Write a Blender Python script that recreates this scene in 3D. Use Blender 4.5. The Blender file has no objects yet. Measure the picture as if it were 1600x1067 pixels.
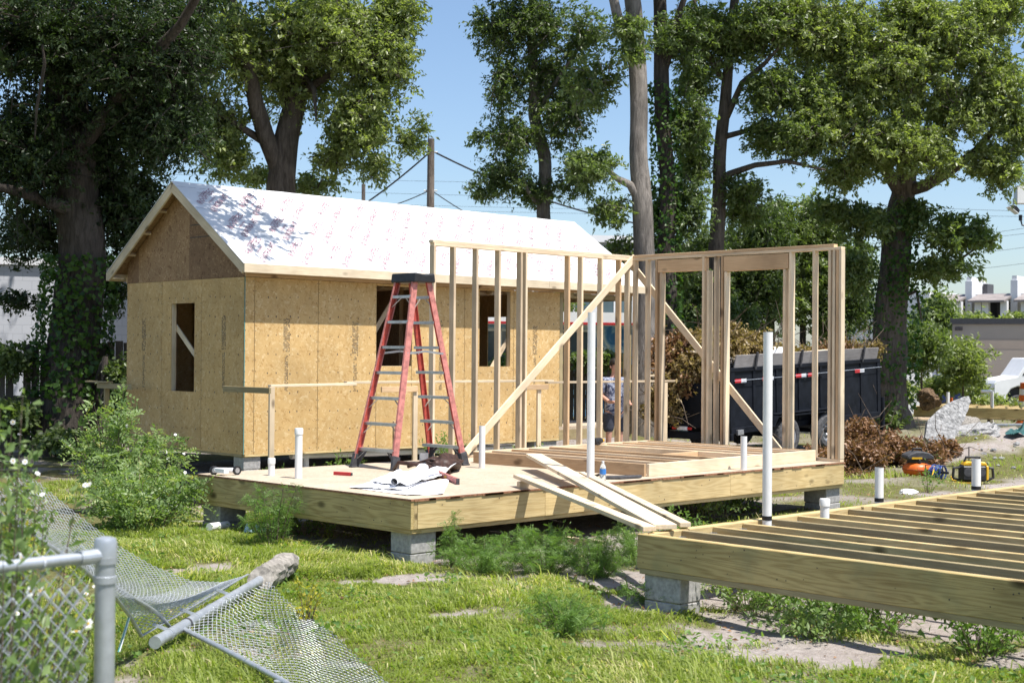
import bpy, bmesh, math, random
import numpy as np
from mathutils import Matrix, Vector, noise as mnoise
R = math.radians
random.seed(7)
rng = np.random.default_rng(7)
scene = bpy.context.scene
COL = scene.collection

# ------------------------------------------------------------------ camera
CAM = np.array([0.0, 0.0, 2.025])
RV = np.array([0.71405, -0.70005, 0.00752]); UV = np.array([-0.01151, -0.00100, 0.99993]); FV = np.array([0.70000, 0.71409, 0.00877])
FPX = 2231.59
cd = bpy.data.cameras.new('camera'); cam = bpy.data.objects.new('camera', cd); COL.objects.link(cam)
cam.matrix_world = Matrix(((RV[0], UV[0], -FV[0], 0), (RV[1], UV[1], -FV[1], 0), (RV[2], UV[2], -FV[2], 2.025), (0, 0, 0, 1)))
cd.sensor_width = 36; cd.lens = FPX / 1600 * 36; cd.clip_start = .1; cd.clip_end = 3000
cd.dof.use_dof = True; cd.dof.focus_distance = 17; cd.dof.aperture_fstop = 4.0
scene.camera = cam

# ------------------------------------------------------------------ sky, sun, exposure
w = bpy.data.worlds.new('World'); scene.world = w; w.use_nodes = True
nt = w.node_tree; nt.nodes.clear()
sky = nt.nodes.new('ShaderNodeTexSky'); sky.sky_type = 'NISHITA'; sky.sun_disc = False
sky.sun_elevation = R(66.5); sky.sun_rotation = R(173); sky.air_density = 1.0; sky.dust_density = 1.0; sky.ozone_density = 5.0
bg = nt.nodes.new('ShaderNodeBackground'); bg.inputs['Strength'].default_value = .116
wo = nt.nodes.new('ShaderNodeOutputWorld')
tn_ = nt.nodes.new('ShaderNodeMix'); tn_.data_type = 'RGBA'; tn_.blend_type = 'MULTIPLY'; tn_.inputs[0].default_value = 1; tn_.inputs[7].default_value = (1.0, .965, .935, 1)
nt.links.new(sky.outputs[0], tn_.inputs[6]); nt.links.new(tn_.outputs[2], bg.inputs[0]); nt.links.new(bg.outputs[0], wo.inputs[0])
sd = bpy.data.lights.new('sun', 'SUN'); sun = bpy.data.objects.new('sun', sd); COL.objects.link(sun)
sd.energy = 4.8; sd.angle = R(.53); sd.color = (1, .96, .90)
sun.location = (0, 0, 30)
sun.rotation_euler = Vector((-.048, .395, -.917)).to_track_quat('-Z', 'Y').to_euler()
scene.view_settings.view_transform = 'Standard'; scene.view_settings.look = 'None'
scene.view_settings.exposure = 0.68; scene.view_settings.gamma = 1
scene.view_settings.use_curve_mapping = False
try:
    scene.cycles.max_bounces = 8; scene.cycles.transparent_max_bounces = 8
    scene.cycles.use_denoising = True
except Exception:
    pass

# ------------------------------------------------------------------ helpers
def ray(u, v):
    return FV + RV * (u - 800) / FPX - UV * (v - 533.5) / FPX
def pt(u, v, D):            # a far point seen at that bearing, D metres out
    return CAM + ray(u, v) * D
def pz(u, v, z=.04):        # the ground point (height z) at that bearing
    d = ray(u, v); return CAM + d * ((z - CAM[2]) / d[2])
def infront(x, y, tan=.42, near=1.0):
    d = x * .70014 + y * .71424; s = x * .71424 - y * .70014
    return (d > near) & (np.abs(s) < tan * d + .6)

WM = {}
def setw(o, M, parent=None):
    WM[o.name] = M.copy()
    if parent is not None:
        o.parent = parent; o.matrix_basis = WM[parent.name].inverted() @ M
    else:
        o.matrix_basis = M
    return o
def tag(o, label=None, cat=None, group=None, kind=None):
    if label: o['label'] = label
    if cat: o['category'] = cat
    if group: o['group'] = group
    if kind: o['kind'] = kind
    return o
def thing(name, loc, label, cat, group=None, rz=0.0):
    o = bpy.data.objects.new(name, None); o.empty_display_size = .1; COL.objects.link(o)
    setw(o, Matrix.Translation(Vector(loc)) @ Matrix.Rotation(rz, 4, 'Z'))
    return tag(o, label, cat, group)
def link(name, me, mats, parent=None, M=None):
    o = bpy.data.objects.new(name, me); COL.objects.link(o)
    if mats is not None and len(me.materials) == 0:
        for m in (mats if isinstance(mats, (list, tuple)) else [mats]): me.materials.append(m)
    setw(o, M if M is not None else Matrix.Identity(4), parent)
    return o

class MB:
    """collects polygons and links them as one mesh object"""
    def __init__(s): s.v = []; s.f = []; s.m = []
    def poly(s, pts, mi=0):
        n = len(s.v); s.v += [tuple(p) for p in pts]; s.f.append(tuple(range(n, n + len(pts)))); s.m.append(mi)
    def add(s, vs, fs, mi=0):
        n = len(s.v); s.v += [tuple(p) for p in vs]
        for f in fs: s.f.append(tuple(i + n for i in f)); s.m.append(mi)
    def box(s, a, b, mi=0):
        x0, y0, z0 = a; x1, y1, z1 = b
        s.add([(x0, y0, z0), (x1, y0, z0), (x1, y1, z0), (x0, y1, z0), (x0, y0, z1), (x1, y0, z1), (x1, y1, z1), (x0, y1, z1)],
              [(0, 3, 2, 1), (4, 5, 6, 7), (0, 1, 5, 4), (1, 2, 6, 5), (2, 3, 7, 6), (3, 0, 4, 7)], mi)
    def beam(s, A, B, w, h, mi=0, up=(0, 0, 1)):
        A = Vector(A); B = Vector(B); x = (B - A).normalized(); z = Vector(up); z = (z - x * z.dot(x))
        if z.length < 1e-4: z = Vector((1, 0, 0)) - x * x.x
        z.normalize(); y = z.cross(x); vs = []
        for P in (A, B):
            for sy, sz in ((-1, -1), (1, -1), (1, 1), (-1, 1)): vs.append(P + y * sy * w / 2 + z * sz * h / 2)
        s.add(vs, [(3, 2, 1, 0), (4, 5, 6, 7), (0, 1, 5, 4), (1, 2, 6, 5), (2, 3, 7, 6), (3, 0, 4, 7)], mi)
    def tube(s, pts, rad, n=8, mi=0, caps=True):
        pts = [Vector(p) for p in pts]; rad = rad if isinstance(rad, (list, tuple)) else [rad] * len(pts)
        base = len(s.v); ref = None
        for i, p in enumerate(pts):
            d = (pts[min(i + 1, len(pts) - 1)] - pts[max(i - 1, 0)])
            if d.length < 1e-9: d = Vector((0, 0, 1))
            d.normalize()
            if ref is None: ref = d.orthogonal().normalized()
            ref = (ref - d * ref.dot(d)).normalized(); b = d.cross(ref)
            for k in range(n):
                a = 2 * math.pi * k / n; s.v.append(tuple(p + (ref * math.cos(a) + b * math.sin(a)) * rad[i]))
        for i in range(len(pts) - 1):
            for k in range(n):
                a = base + i * n + k; b_ = base + i * n + (k + 1) % n
                s.f.append((a, b_, b_ + n, a + n)); s.m.append(mi)
        if caps:
            s.f.append(tuple(base + k for k in reversed(range(n)))); s.m.append(mi)
            e = base + (len(pts) - 1) * n; s.f.append(tuple(e + k for k in range(n))); s.m.append(mi)
    def lathe(s, prof, c=(0, 0, 0), n=16, mi=0, axis='z'):
        base = len(s.v)
        for r, z in prof:
            for k in range(n):
                a = 2 * math.pi * k / n; p = (r * math.cos(a), r * math.sin(a), z)
                if axis == 'y': p = (p[0], p[2], p[1])
                if axis == 'x': p = (p[2], p[0], p[1])
                s.v.append((p[0] + c[0], p[1] + c[1], p[2] + c[2]))
        for i in range(len(prof) - 1):
            for k in range(n):
                a = base + i * n + k; b = base + i * n + (k + 1) % n; s.f.append((a, b, b + n, a + n)); s.m.append(mi)
    def prism(s, poly, a, b, axis='y', mi=0):
        def P(p, t):
            return {'y': (p[0], t, p[1]), 'x': (t, p[0], p[1]), 'z': (p[0], p[1], t)}[axis]
        n = len(poly); vs = [P(p, a) for p in poly] + [P(p, b) for p in poly]
        fs = [tuple(range(n)), tuple(reversed(range(n, 2 * n)))] + [(i, i + n, (i + 1) % n + n, (i + 1) % n) for i in range(n)]
        s.add(vs, fs, mi)
    def build(s, name, mats, parent=None, smooth=False, bevel=0, M=None, origin=None):
        vs = s.v
        if origin is not None:
            o_ = origin; vs = [(p[0] - o_[0], p[1] - o_[1], p[2] - o_[2]) for p in vs]; M = Matrix.Translation(Vector(origin))
        me = bpy.data.meshes.new(name); me.from_pydata(vs, [], s.f)
        mats = mats if isinstance(mats, (list, tuple)) else [mats]
        for m in mats: me.materials.append(m)
        me.polygons.foreach_set('material_index', s.m)
        bm = bmesh.new(); bm.from_mesh(me); bmesh.ops.recalc_face_normals(bm, faces=bm.faces)
        if bevel: bmesh.ops.bevel(bm, geom=bm.edges[:], offset=bevel, segments=1, affect='EDGES', clamp_overlap=True)
        bm.to_mesh(me); bm.free()
        if smooth: me.shade_smooth()
        if smooth == 'auto': me.set_sharp_from_angle(angle=R(40))
        return link(name, me, None, parent, M)

def npmesh(name, V, F, mats, tint=None, parent=None, smooth=False, mi=None, M=None):
    """big mesh from numpy arrays; F is (n,3) or (n,4)"""
    me = bpy.data.meshes.new(name); k = F.shape[1]
    me.vertices.add(len(V)); me.vertices.foreach_set('co', np.ascontiguousarray(V, np.float32).ravel())
    me.loops.add(F.size); me.loops.foreach_set('vertex_index', np.ascontiguousarray(F, np.int32).ravel())
    me.polygons.add(len(F)); me.polygons.foreach_set('loop_start', np.arange(0, F.size, k, dtype=np.int32))
    me.update(calc_edges=True)
    for m in (mats if isinstance(mats, (list, tuple)) else [mats]): me.materials.append(m)
    if mi is not None: me.polygons.foreach_set('material_index', np.ascontiguousarray(mi, np.int32))
    if smooth: me.polygons.foreach_set('use_smooth', np.ones(len(F), dtype=bool))
    if tint is not None:
        a = me.attributes.new('tint', 'FLOAT', 'POINT'); a.data.foreach_set('value', np.ascontiguousarray(tint, np.float32))
    me.validate(); 
    return link(name, me, None, parent, M)

# lumber: a board with its own length axis, eased edges, shared meshes
LUM = {}
def lum(name, A, B, w, h, mat, parent=None, up=(0, 0, 1), bev=.003):
    A = Vector(A); B = Vector(B); L = (B - A).length; x = (B - A).normalized(); z = Vector(up); z = z - x * z.dot(x)
    if z.length < 1e-4: z = Vector((0, 1, 0)) - x * x.y
    z.normalize(); y = z.cross(x)
    key = (round(L, 3), round(w, 4), round(h, 4), mat.name)
    if key not in LUM:
        b = MB(); b.box((-L / 2, -w / 2, -h / 2), (L / 2, w / 2, h / 2))
        me = bpy.data.meshes.new(name); me.from_pydata(b.v, [], b.f); me.materials.append(mat)
        bm = bmesh.new(); bm.from_mesh(me); bmesh.ops.recalc_face_normals(bm, faces=bm.faces)
        if bev: bmesh.ops.bevel(bm, geom=bm.edges[:], offset=bev, segments=1, affect='EDGES')
        bm.to_mesh(me); bm.free(); LUM[key] = me
    C = (A + B) / 2
    M = Matrix(((x.x, y.x, z.x, C.x), (x.y, y.y, z.y, C.y), (x.z, y.z, z.z, C.z), (0, 0, 0, 1)))
    return link(name, LUM[key], None, parent, M)

# ------------------------------------------------------------------ materials
def mk(name):
    m = bpy.data.materials.new(name); m.use_nodes = True; n = m.node_tree; b = n.nodes['Principled BSDF']
    return m, n, b
def N(n, t, **k):
    x = n.nodes.new(t)
    for a, v in k.items():
        if a.startswith('i_'):
            x.inputs[int(a[2:]) if a[2:].isdigit() else a[2:].replace('_', ' ')].default_value = v
        else: setattr(x, a, v)
    return x
def ramp(n, stops, fac=None, interp='LINEAR'):
    r = n.nodes.new('ShaderNodeValToRGB'); e = r.color_ramp.elements; r.color_ramp.interpolation = interp
    while len(e) < len(stops): e.new(.5)
    for i, (p, c) in enumerate(stops):
        e[i].position = p; e[i].color = (c[0], c[1], c[2], 1) if not isinstance(c, (int, float)) else (c, c, c, 1)
    if fac is not None: n.links.new(fac, r.inputs[0])
    return r
def mixc(n, fac, a, b, mode='MIX'):
    m = n.nodes.new('ShaderNodeMix'); m.data_type = 'RGBA'; m.blend_type = mode
    for s, v in ((m.inputs[0], fac), (m.inputs[6], a), (m.inputs[7], b)):
        if hasattr(v, 'is_linked'): n.links.new(v, s)
        elif isinstance(v, (int, float)): s.default_value = v
        else: s.default_value = (v[0], v[1], v[2], 1)
    return m.outputs[2]
def bump(n, b, h, strength=.3, dist=.01):
    u = n.nodes.new('ShaderNodeBump'); u.inputs['Strength'].default_value = strength; u.inputs['Distance'].default_value = dist
    n.links.new(h, u.inputs['Height']); n.links.new(u.outputs[0], b.inputs['Normal'])
def obco(n, scale=(1, 1, 1), rand=True, rot=(0, 0, 0)):
    t = n.nodes.new('ShaderNodeTexCoord'); mp = n.nodes.new('ShaderNodeMapping'); mp.inputs['Scale'].default_value = scale; mp.inputs['Rotation'].default_value = rot
    if rand:
        oi = n.nodes.new('ShaderNodeObjectInfo'); mu = N(n, 'ShaderNodeMath', operation='MULTIPLY'); mu.inputs[1].default_value = 37.0
        n.links.new(oi.outputs['Random'], mu.inputs[0])
        ad = n.nodes.new('ShaderNodeVectorMath'); ad.operation = 'ADD'
        n.links.new(t.outputs['Object'], ad.inputs[0]); n.links.new(mu.outputs[0], ad.inputs[1]); n.links.new(ad.outputs[0], mp.inputs[0])
    else: n.links.new(t.outputs['Object'], mp.inputs[0])
    return mp.outputs[0]
def noise(n, vec, scale, detail=4, rough=.6, dist=0.0):
    x = N(n, 'ShaderNodeTexNoise'); x.inputs['Scale'].default_value = scale; x.inputs['Detail'].default_value = detail
    x.inputs['Roughness'].default_value = rough; x.inputs['Distortion'].default_value = dist
    n.links.new(vec, x.inputs['Vector']); return x.outputs['Fac']

def plain(name, c, rough=.6, metal=0, var=.08, scale=9, spec=.4, bumpk=0):
    m, n, b = mk(name); v = obco(n, (1, 1, 1)); f = noise(n, v, scale)
    lo = [x * (1 - var * 2) for x in c]; hi = [min(1, x * (1 + var)) for x in c]
    r = ramp(n, [(.3, lo), (.7, hi)], f); n.links.new(r.outputs[0], b.inputs['Base Color'])
    b.inputs['Roughness'].default_value = rough; b.inputs['Metallic'].default_value = metal; b.inputs['Specular IOR Level'].default_value = spec
    if bumpk: bump(n, b, f, bumpk, .02)
    return m
def wood(name, base, dark, vary=.25, knot=.6, kth=1.0, rough=.75, grain=.5, blot=None):
    m, n, b = mk(name)
    v = obco(n, (1, 1, 1))
    st = n.nodes.new('ShaderNodeMapping'); st.inputs['Scale'].default_value = (.42, 5.5, 5.5); n.links.new(v, st.inputs[0])
    wob = noise(n, st.outputs[0], 1.5, 2, .45, .5)
    wv = N(n, 'ShaderNodeMath', operation='MULTIPLY'); wv.inputs[1].default_value = 75; n.links.new(wob, wv.inputs[0])
    sn = N(n, 'ShaderNodeMath', operation='SINE'); n.links.new(wv.outputs[0], sn.inputs[0])
    fine = n.nodes.new('ShaderNodeMapping'); fine.inputs['Scale'].default_value = (2.5, 70, 70); n.links.new(v, fine.inputs[0])
    ff = noise(n, fine.outputs[0], 2, 3)
    g = N(n, 'ShaderNodeMath', operation='MULTIPLY_ADD'); g.inputs[1].default_value = .17; n.links.new(sn.outputs[0], g.inputs[0]); n.links.new(ff, g.inputs[2])
    r = ramp(n, [(.18, dark), (.62, base)], g.outputs[0])
    col = mixc(n, 1 - grain, r.outputs[0], base) if grain < 1 else r.outputs[0]
    kn = n.nodes.new('ShaderNodeMapping'); kn.inputs['Scale'].default_value = (2.0, 4.0, 4.0); n.links.new(v, kn.inputs[0])
    vo = N(n, 'ShaderNodeTexVoronoi'); vo.inputs['Scale'].default_value = 1.0; n.links.new(kn.outputs[0], vo.inputs['Vector'])
    kr = ramp(n, [(.05 * kth, 1.0), (.10 * kth, .7), (.17 * kth, .0)], vo.outputs['Distance'])
    km = N(n, 'ShaderNodeMath', operation='MULTIPLY'); km.inputs[1].default_value = knot; n.links.new(kr.outputs[0], km.inputs[0])
    col = mixc(n, km.outputs[0], col, [x * .28 for x in dark])
    big = noise(n, v, 1.3, 3); br = ramp(n, [(.3, .72), (.7, 1.08)], big); col = mixc(n, 1.0, col, br.outputs[0], 'MULTIPLY')
    if blot:
        bn = noise(n, v, 2.2, 4); bf = ramp(n, [(.5, 0.), (.72, .65)], bn); col = mixc(n, bf.outputs[0], col, blot)
    oi = n.nodes.new('ShaderNodeObjectInfo'); rv = ramp(n, [(0, 1 - vary), (.5, 1.0), (1, 1 + vary * .25)], oi.outputs['Random']); col = mixc(n, 1.0, col, rv.outputs[0], 'MULTIPLY')
    n.links.new(col, b.inputs['Base Color']); b.inputs['Roughness'].default_value = rough; b.inputs['Specular IOR Level'].default_value = .25
    bump(n, b, g.outputs[0], .25, .004)
    return m
def osb(name, lo, mid, hi, flake=1.0):
    m, n, b = mk(name); v = obco(n, (1, 1, 1))
    cols = []
    for i, (rot, sc) in enumerate((((0, .25, 0), (26, 26, 8)), ((0, -.5, 0), (30, 30, 10)), ((0, 1.2, 0), (34, 34, 12)))):
        mp = n.nodes.new('ShaderNodeMapping'); mp.inputs['Rotation'].default_value = rot; n.links.new(v, mp.inputs[0])
        ms = n.nodes.new('ShaderNodeMapping'); ms.inputs['Scale'].default_value = sc; ms.inputs['Location'].default_value = (i * 7, 0, i * 3); n.links.new(mp.outputs[0], ms.inputs[0])
        vo = N(n, 'ShaderNodeTexVoronoi'); vo.inputs['Scale'].default_value = 1; n.links.new(ms.outputs[0], vo.inputs['Vector'])
        sp = n.nodes.new('ShaderNodeSeparateColor'); n.links.new(vo.outputs['Color'], sp.inputs[0]); cols.append((sp.outputs[0], sp.outputs[1]))
    f1 = noise(n, v, 34, 2); s1 = ramp(n, [(.45, 0.), (.52, 1.)], f1)
    f2 = noise(n, v, 21, 2); s2 = ramp(n, [(.5, 0.), (.56, 1.)], f2)
    a = mixc(n, s1.outputs[0], cols[0][0], cols[1][0]); a = mixc(n, s2.outputs[0], a, cols[2][0])
    r = ramp(n, [(.0, lo), (.22, mid), (.72, mid), (1., hi)], a)
    big = noise(n, v, 1.4, 4); br = ramp(n, [(.3, .82), (.7, 1.08)], big); col = mixc(n, 1.0, r.outputs[0], br.outputs[0], 'MULTIPLY')
    n.links.new(col, b.inputs['Base Color']); b.inputs['Roughness'].default_value = .7; b.inputs['Specular IOR Level'].default_value = .3
    bump(n, b, a, .2 * flake, .003)
    return m
def leafm(name, c0, c1, trans=.35, gloss=.35, c2=None):
    m, n, b = mk(name); at = n.nodes.new('ShaderNodeAttribute'); at.attribute_name = 'tint'
    st = [(0, c0), (1, c1)] if c2 is None else [(0, c0), (.8, c1), (1, c2)]
    r = ramp(n, st, at.outputs['Fac'])
    n.links.new(r.outputs[0], b.inputs['Base Color']); b.inputs['Roughness'].default_value = .42; b.inputs['Specular IOR Level'].default_value = gloss
    tr = n.nodes.new('ShaderNodeBsdfTranslucent'); tc = mixc(n, 1.0, r.outputs[0], (1.5, 1.7, .6), 'MULTIPLY'); n.links.new(tc, tr.inputs[0])
    mx = n.nodes.new('ShaderNodeMixShader'); mx.inputs[0].default_value = trans
    n.links.new(b.outputs[0], mx.inputs[1]); n.links.new(tr.outputs[0], mx.inputs[2]); n.links.new(mx.outputs[0], n.nodes['Material Output'].inputs[0])
    return m
def barkm(name, lo, hi, moss=None):
    m, n, b = mk(name); v = obco(n, (7, 7, 1.3), rand=True); f = noise(n, v, 2.2, 6, .65, .6)
    r = ramp(n, [(.32, lo), (.62, hi)], f); col = r.outputs[0]
    v2 = obco(n, (1, 1, 1)); f2 = noise(n, v2, .9, 3)
    rr = ramp(n, [(.35, .7), (.65, 1.15)], f2); col = mixc(n, 1., col, rr.outputs[0], 'MULTIPLY')
    if moss:
        f3 = noise(n, v2, 2.5, 4); mr = ramp(n, [(.55, 0.), (.7, .7)], f3); col = mixc(n, mr.outputs[0], col, moss)
    n.links.new(col, b.inputs['Base Color']); b.inputs['Roughness'].default_value = .9; b.inputs['Specular IOR Level'].default_value = .15
    bump(n, b, f, .9, .05)
    return m

M = {}
M['spf'] = wood('spruce_lumber', (.77, .62, .43), (.58, .40, .24), vary=.3, knot=.75)
M['spf_red'] = wood('fir_lumber', (.68, .47, .275), (.50, .30, .155), vary=.25, knot=.8)
M['spf_pale'] = wood('pale_lumber', (.79, .66, .47), (.62, .46, .29), vary=.15, knot=.7)
M['pt'] = wood('treated_lumber', (.69, .53, .265), (.45, .30, .115), vary=.16, knot=.85, grain=.7)
M['pt_green'] = wood('green_treated_lumber', (.57, .43, .19), (.33, .225, .085), vary=.10, knot=.95, kth=1.1, grain=.9, blot=(.29, .27, .14))
M['pt_old'] = wood('weathered_treated_lumber', (.42, .34, .19), (.24, .17, .085), vary=.2, knot=.7)
M['oldwood'] = wood('old_fence_wood', (.13, .11, .09), (.06, .05, .04), vary=.35, knot=.4)
M['osb'] = osb('strand_board', (.47, .28, .10), (.605, .40, .17), (.71, .53, .285))
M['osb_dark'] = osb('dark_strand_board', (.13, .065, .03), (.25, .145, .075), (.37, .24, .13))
M['ply'] = osb('deck_strand_board', (.42, .32, .225), (.50, .405, .30), (.58, .49, .38), .6)
M['ply_edge'] = plain('panel_edge', (.32, .15, .08), .85, var=.25, scale=30)
M['roofwrap'] = plain('white_roof_wrap', (.76, .755, .75), .5, var=.03, scale=3, bumpk=.06)
M['print'] = plain('red_print', (.40, .23, .27), .6, var=.1)
M['greyprint'] = plain('grey_print', (.34, .36, .38), .6, var=.1)
M['ink'] = plain('black_ink', (.10, .08, .06), .7, var=.2)
M['seam'] = plain('green_edge_paint', (.10, .27, .25), .7, var=.1)
M['block'] = plain('concrete_block', (.38, .37, .36), .95, var=.16, scale=26, spec=.1, bumpk=.25)
M['pvc'] = plain('white_plastic_pipe', (.78, .78, .76), .35, var=.05, scale=5)
M['pvc_in'] = plain('pipe_inside', (.25, .25, .25), .5)
M['strap'] = plain('black_strap', (.012, .012, .014), .5)
M['fibre'] = plain('red_fibreglass', (.47, .075, .055), .5, var=.22, scale=14)
M['fibre_pink'] = plain('faded_red_fibreglass', (.53, .20, .17), .62, var=.22, scale=16)
M['alu'] = plain('aluminium', (.55, .55, .56), .42, .85, var=.12, scale=12)
M['galv'] = plain('galvanised_steel', (.50, .53, .56), .45, .6, var=.10, scale=14)
M['wire'] = plain('galvanised_wire', (.56, .59, .63), .5, .3, var=.08)
M['blackp'] = plain('black_plastic', (.022, .022, .024), .45, var=.25, scale=20)
M['darkgrey'] = plain('dark_grey_rubber', (.06, .06, .065), .7, var=.25, scale=20)
M['paper'] = plain('white_paper', (.83, .83, .85), .7, var=.02, scale=5)
M['leather'] = plain('brown_leather', (.055, .026, .018), .55, var=.35, scale=12, bumpk=.3)
M['red'] = plain('red_paint', (.48, .03, .035), .4, var=.1)
M['orange'] = plain('orange_paint', (.68, .14, .02), .4, var=.12)
M['yellow'] = plain('yellow_plastic', (.72, .42, .02), .4, var=.1)
M['blue'] = plain('blue_hose', (.02, .06, .26), .45, var=.15)
M['white'] = plain('white_paint', (.78, .79, .80), .4, var=.04, scale=3)
M['truckblue'] = plain('blue_stripe', (.03, .10, .38), .4)
M['teal'] = plain('dark_teal_cloth', (.02, .10, .10), .7, var=.3)
M['trailer'] = plain('black_trailer_paint', (.010, .012, .017), .55, var=.25, scale=5, spec=.12)
M['tyre'] = plain('tyre_rubber', (.085, .085, .088), .85, var=.3, scale=20)
M['rim'] = plain('grey_wheel', (.30, .31, .33), .4, .4, var=.15)
M['greywood'] = wood('grey_sideboard_wood', (.34, .32, .31), (.20, .18, .17), vary=.2, knot=.4)
M['redlight'] = plain('red_lens', (.6, .03, .03), .25)
M['decal'] = plain('red_reflector', (.75, .03, .04), .3); M['decalw'] = plain('white_reflector', (.82, .82, .84), .3)
M['concrete'] = plain('broken_concrete', (.40, .395, .385), .95, var=.28, scale=22, spec=.1, bumpk=.8)
M['footing'] = plain('concrete_footing', (.31, .285, .25), .95, var=.3, scale=16, spec=.1, bumpk=.5)
M['stucco'] = plain('tan_stucco', (.47, .385, .31), .9, var=.04, scale=1)
M['stucco2'] = plain('tan_patch', (.43, .345, .275), .9, var=.05, scale=1)
M['darkbrick'] = plain('dark_brick', (.15, .12, .11), .9, var=.3, scale=6)
M['condo'] = plain('white_render', (.72, .72, .73), .8, var=.04, scale=.5)
M['condoroof'] = plain('grey_brown_roof', (.28, .245, .23), .9, var=.15, scale=2)
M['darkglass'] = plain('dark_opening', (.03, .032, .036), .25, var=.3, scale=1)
M['glass'] = plain('window_glass', (.10, .16, .19), .08, var=.2, scale=.6, spec=.8)
M['shopglass'] = plain('shop_window', (.10, .14, .18), .08, var=.3, scale=.7, spec=.8)
M['cmu'] = None
M['bluewall'] = None
M['pole'] = barkm('weathered_pole', (.11, .09, .075), (.22, .18, .15))
M['cable'] = plain('black_cable', (.02, .02, .022), .6)
M['skin'] = plain('skin', (.52, .28, .20), .55, var=.05)
M['hair'] = plain('dark_hair', (.02, .015, .012), .6)
M['shorts'] = plain('dark_shorts', (.05, .055, .075), .85, var=.2, scale=20)
M['bark_grey'] = barkm('grey_bark', (.13, .115, .10), (.27, .24, .21))
M['bark_dark'] = barkm('dark_bark', (.035, .030, .026), (.095, .08, .068))
M['bark_mid'] = barkm('brown_bark', (.075, .06, .05), (.17, .14, .115))
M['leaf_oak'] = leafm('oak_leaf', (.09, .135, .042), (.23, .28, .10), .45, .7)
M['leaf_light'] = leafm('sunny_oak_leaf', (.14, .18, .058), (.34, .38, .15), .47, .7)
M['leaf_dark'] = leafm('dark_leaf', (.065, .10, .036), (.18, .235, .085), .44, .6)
M['leaf_shade'] = leafm('shaded_leaf', (.018, .035, .013), (.062, .095, .034), .32, .35)  # shade of the big dark tree put into a darker leaf colour
M['leaf_ivy'] = leafm('ivy_leaf', (.02, .06, .012), (.09, .17, .03), .35, .35)
M['leaf_bush'] = leafm('bush_leaf', (.11, .18, .06), (.25, .33, .13), .42, .4, (.40, .38, .10))
M['leaf_fern'] = leafm('feathery_weed', (.09, .17, .04), (.20, .30, .085), .42, .25)
M['leaf_yel'] = leafm('yellow_leaf', (.25, .26, .04), (.48, .40, .05), .4, .2)
M['dead'] = leafm('dead_leaf', (.11, .05, .022), (.36, .20, .10), .2, .4)
M['tan_dead'] = leafm('tan_dead_leaf', (.16, .105, .04), (.42, .32, .15), .25, .35)
M['grass'] = leafm('grass_blade', (.165, .22, .042), (.37, .42, .105), .42, .3, (.60, .53, .29))
M['twig'] = barkm('twig', (.10, .075, .055), (.22, .17, .13))
M['petal'] = plain('white_petal', (.82, .82, .80), .6, var=.02)
M['flower_c'] = plain('yellow_flower_centre', (.62, .36, .03), .7)
# ------------------------------------------------------------------ ground
def vnoise(x, y, s, seed=0):
    """smooth value noise on arrays"""
    x = np.asarray(x, float) * s + seed * 17.3; y = np.asarray(y, float) * s + seed * 9.7
    xi = np.floor(x); yi = np.floor(y); fx = x - xi; fy = y - yi; fx = fx * fx * (3 - 2 * fx); fy = fy * fy * (3 - 2 * fy)
    def h(a, b):
        t = np.sin(a * 127.1 + b * 311.7) * 43758.5453; return t - np.floor(t)
    return (h(xi, yi) * (1 - fx) + h(xi + 1, yi) * fx) * (1 - fy) + (h(xi, yi + 1) * (1 - fx) + h(xi + 1, yi + 1) * fx) * fy
MOUNDS = [(27.2, 14.3, 2.4, .40), (25.4, 13.3, 1.4, .16), (23.6, 20.6, 1.5, .32), (24.0, 12.2, 1.4, .14), (28.5, 13.2, 2.0, .25), (13.5, 24.0, 1.6, .15),
          (11.2, 9.9, .7, .05), (15.4, 17.2, .8, .16), (20.2, 11.6, .8, .10), (34, 21, 3, .35), (7.0, 12.6, 1.6, .06)]
def gh(x, y):
    x = np.asarray(x, float); y = np.asarray(y, float)
    d = np.hypot(x, y); k = np.clip((60 - d) / 40, 0, 1)
    z = .012 + k * (.05 * (vnoise(x, y, .55, 1) - .5) + .035 * (vnoise(x, y, 1.9, 2) - .5) + .016 * (vnoise(x, y, 6, 3) - .5)) + .03
    for mx, my, r, h in MOUNDS:
        q = ((x - mx) ** 2 + (y - my) ** 2) / r ** 2; z = z + h * np.exp(-q * 1.6) * (1 + .5 * (vnoise(x, y, 3.1, 5) - .5))
    return z
BARE = [(8.0, 9.65, .55, .30), (10.0, 10.35, 1.1, .42), (10.75, 9.85, .8, .45), (11.3, 9.2, 1.1, .6), (9.7, 8.35, .8, .5), (8.55, 6.15, .75, .42), (8.1, 5.5, .5, .3), (8.25, 5.1, .6, .2),
        (9.9, 5.2, .7, .4), (10.6, 6.2, 1.5, .8), (7.0, 11.2, .45, .35), (5.95, 7.75, .15, .12), (7.35, 8.0, .3, .2), (8.8, 7.2, .5, .5), (6.4, 10.3, .3, .2), (8.9, 4.3, .5, .2), (9.3, 9.0, .35, .3)]
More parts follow.
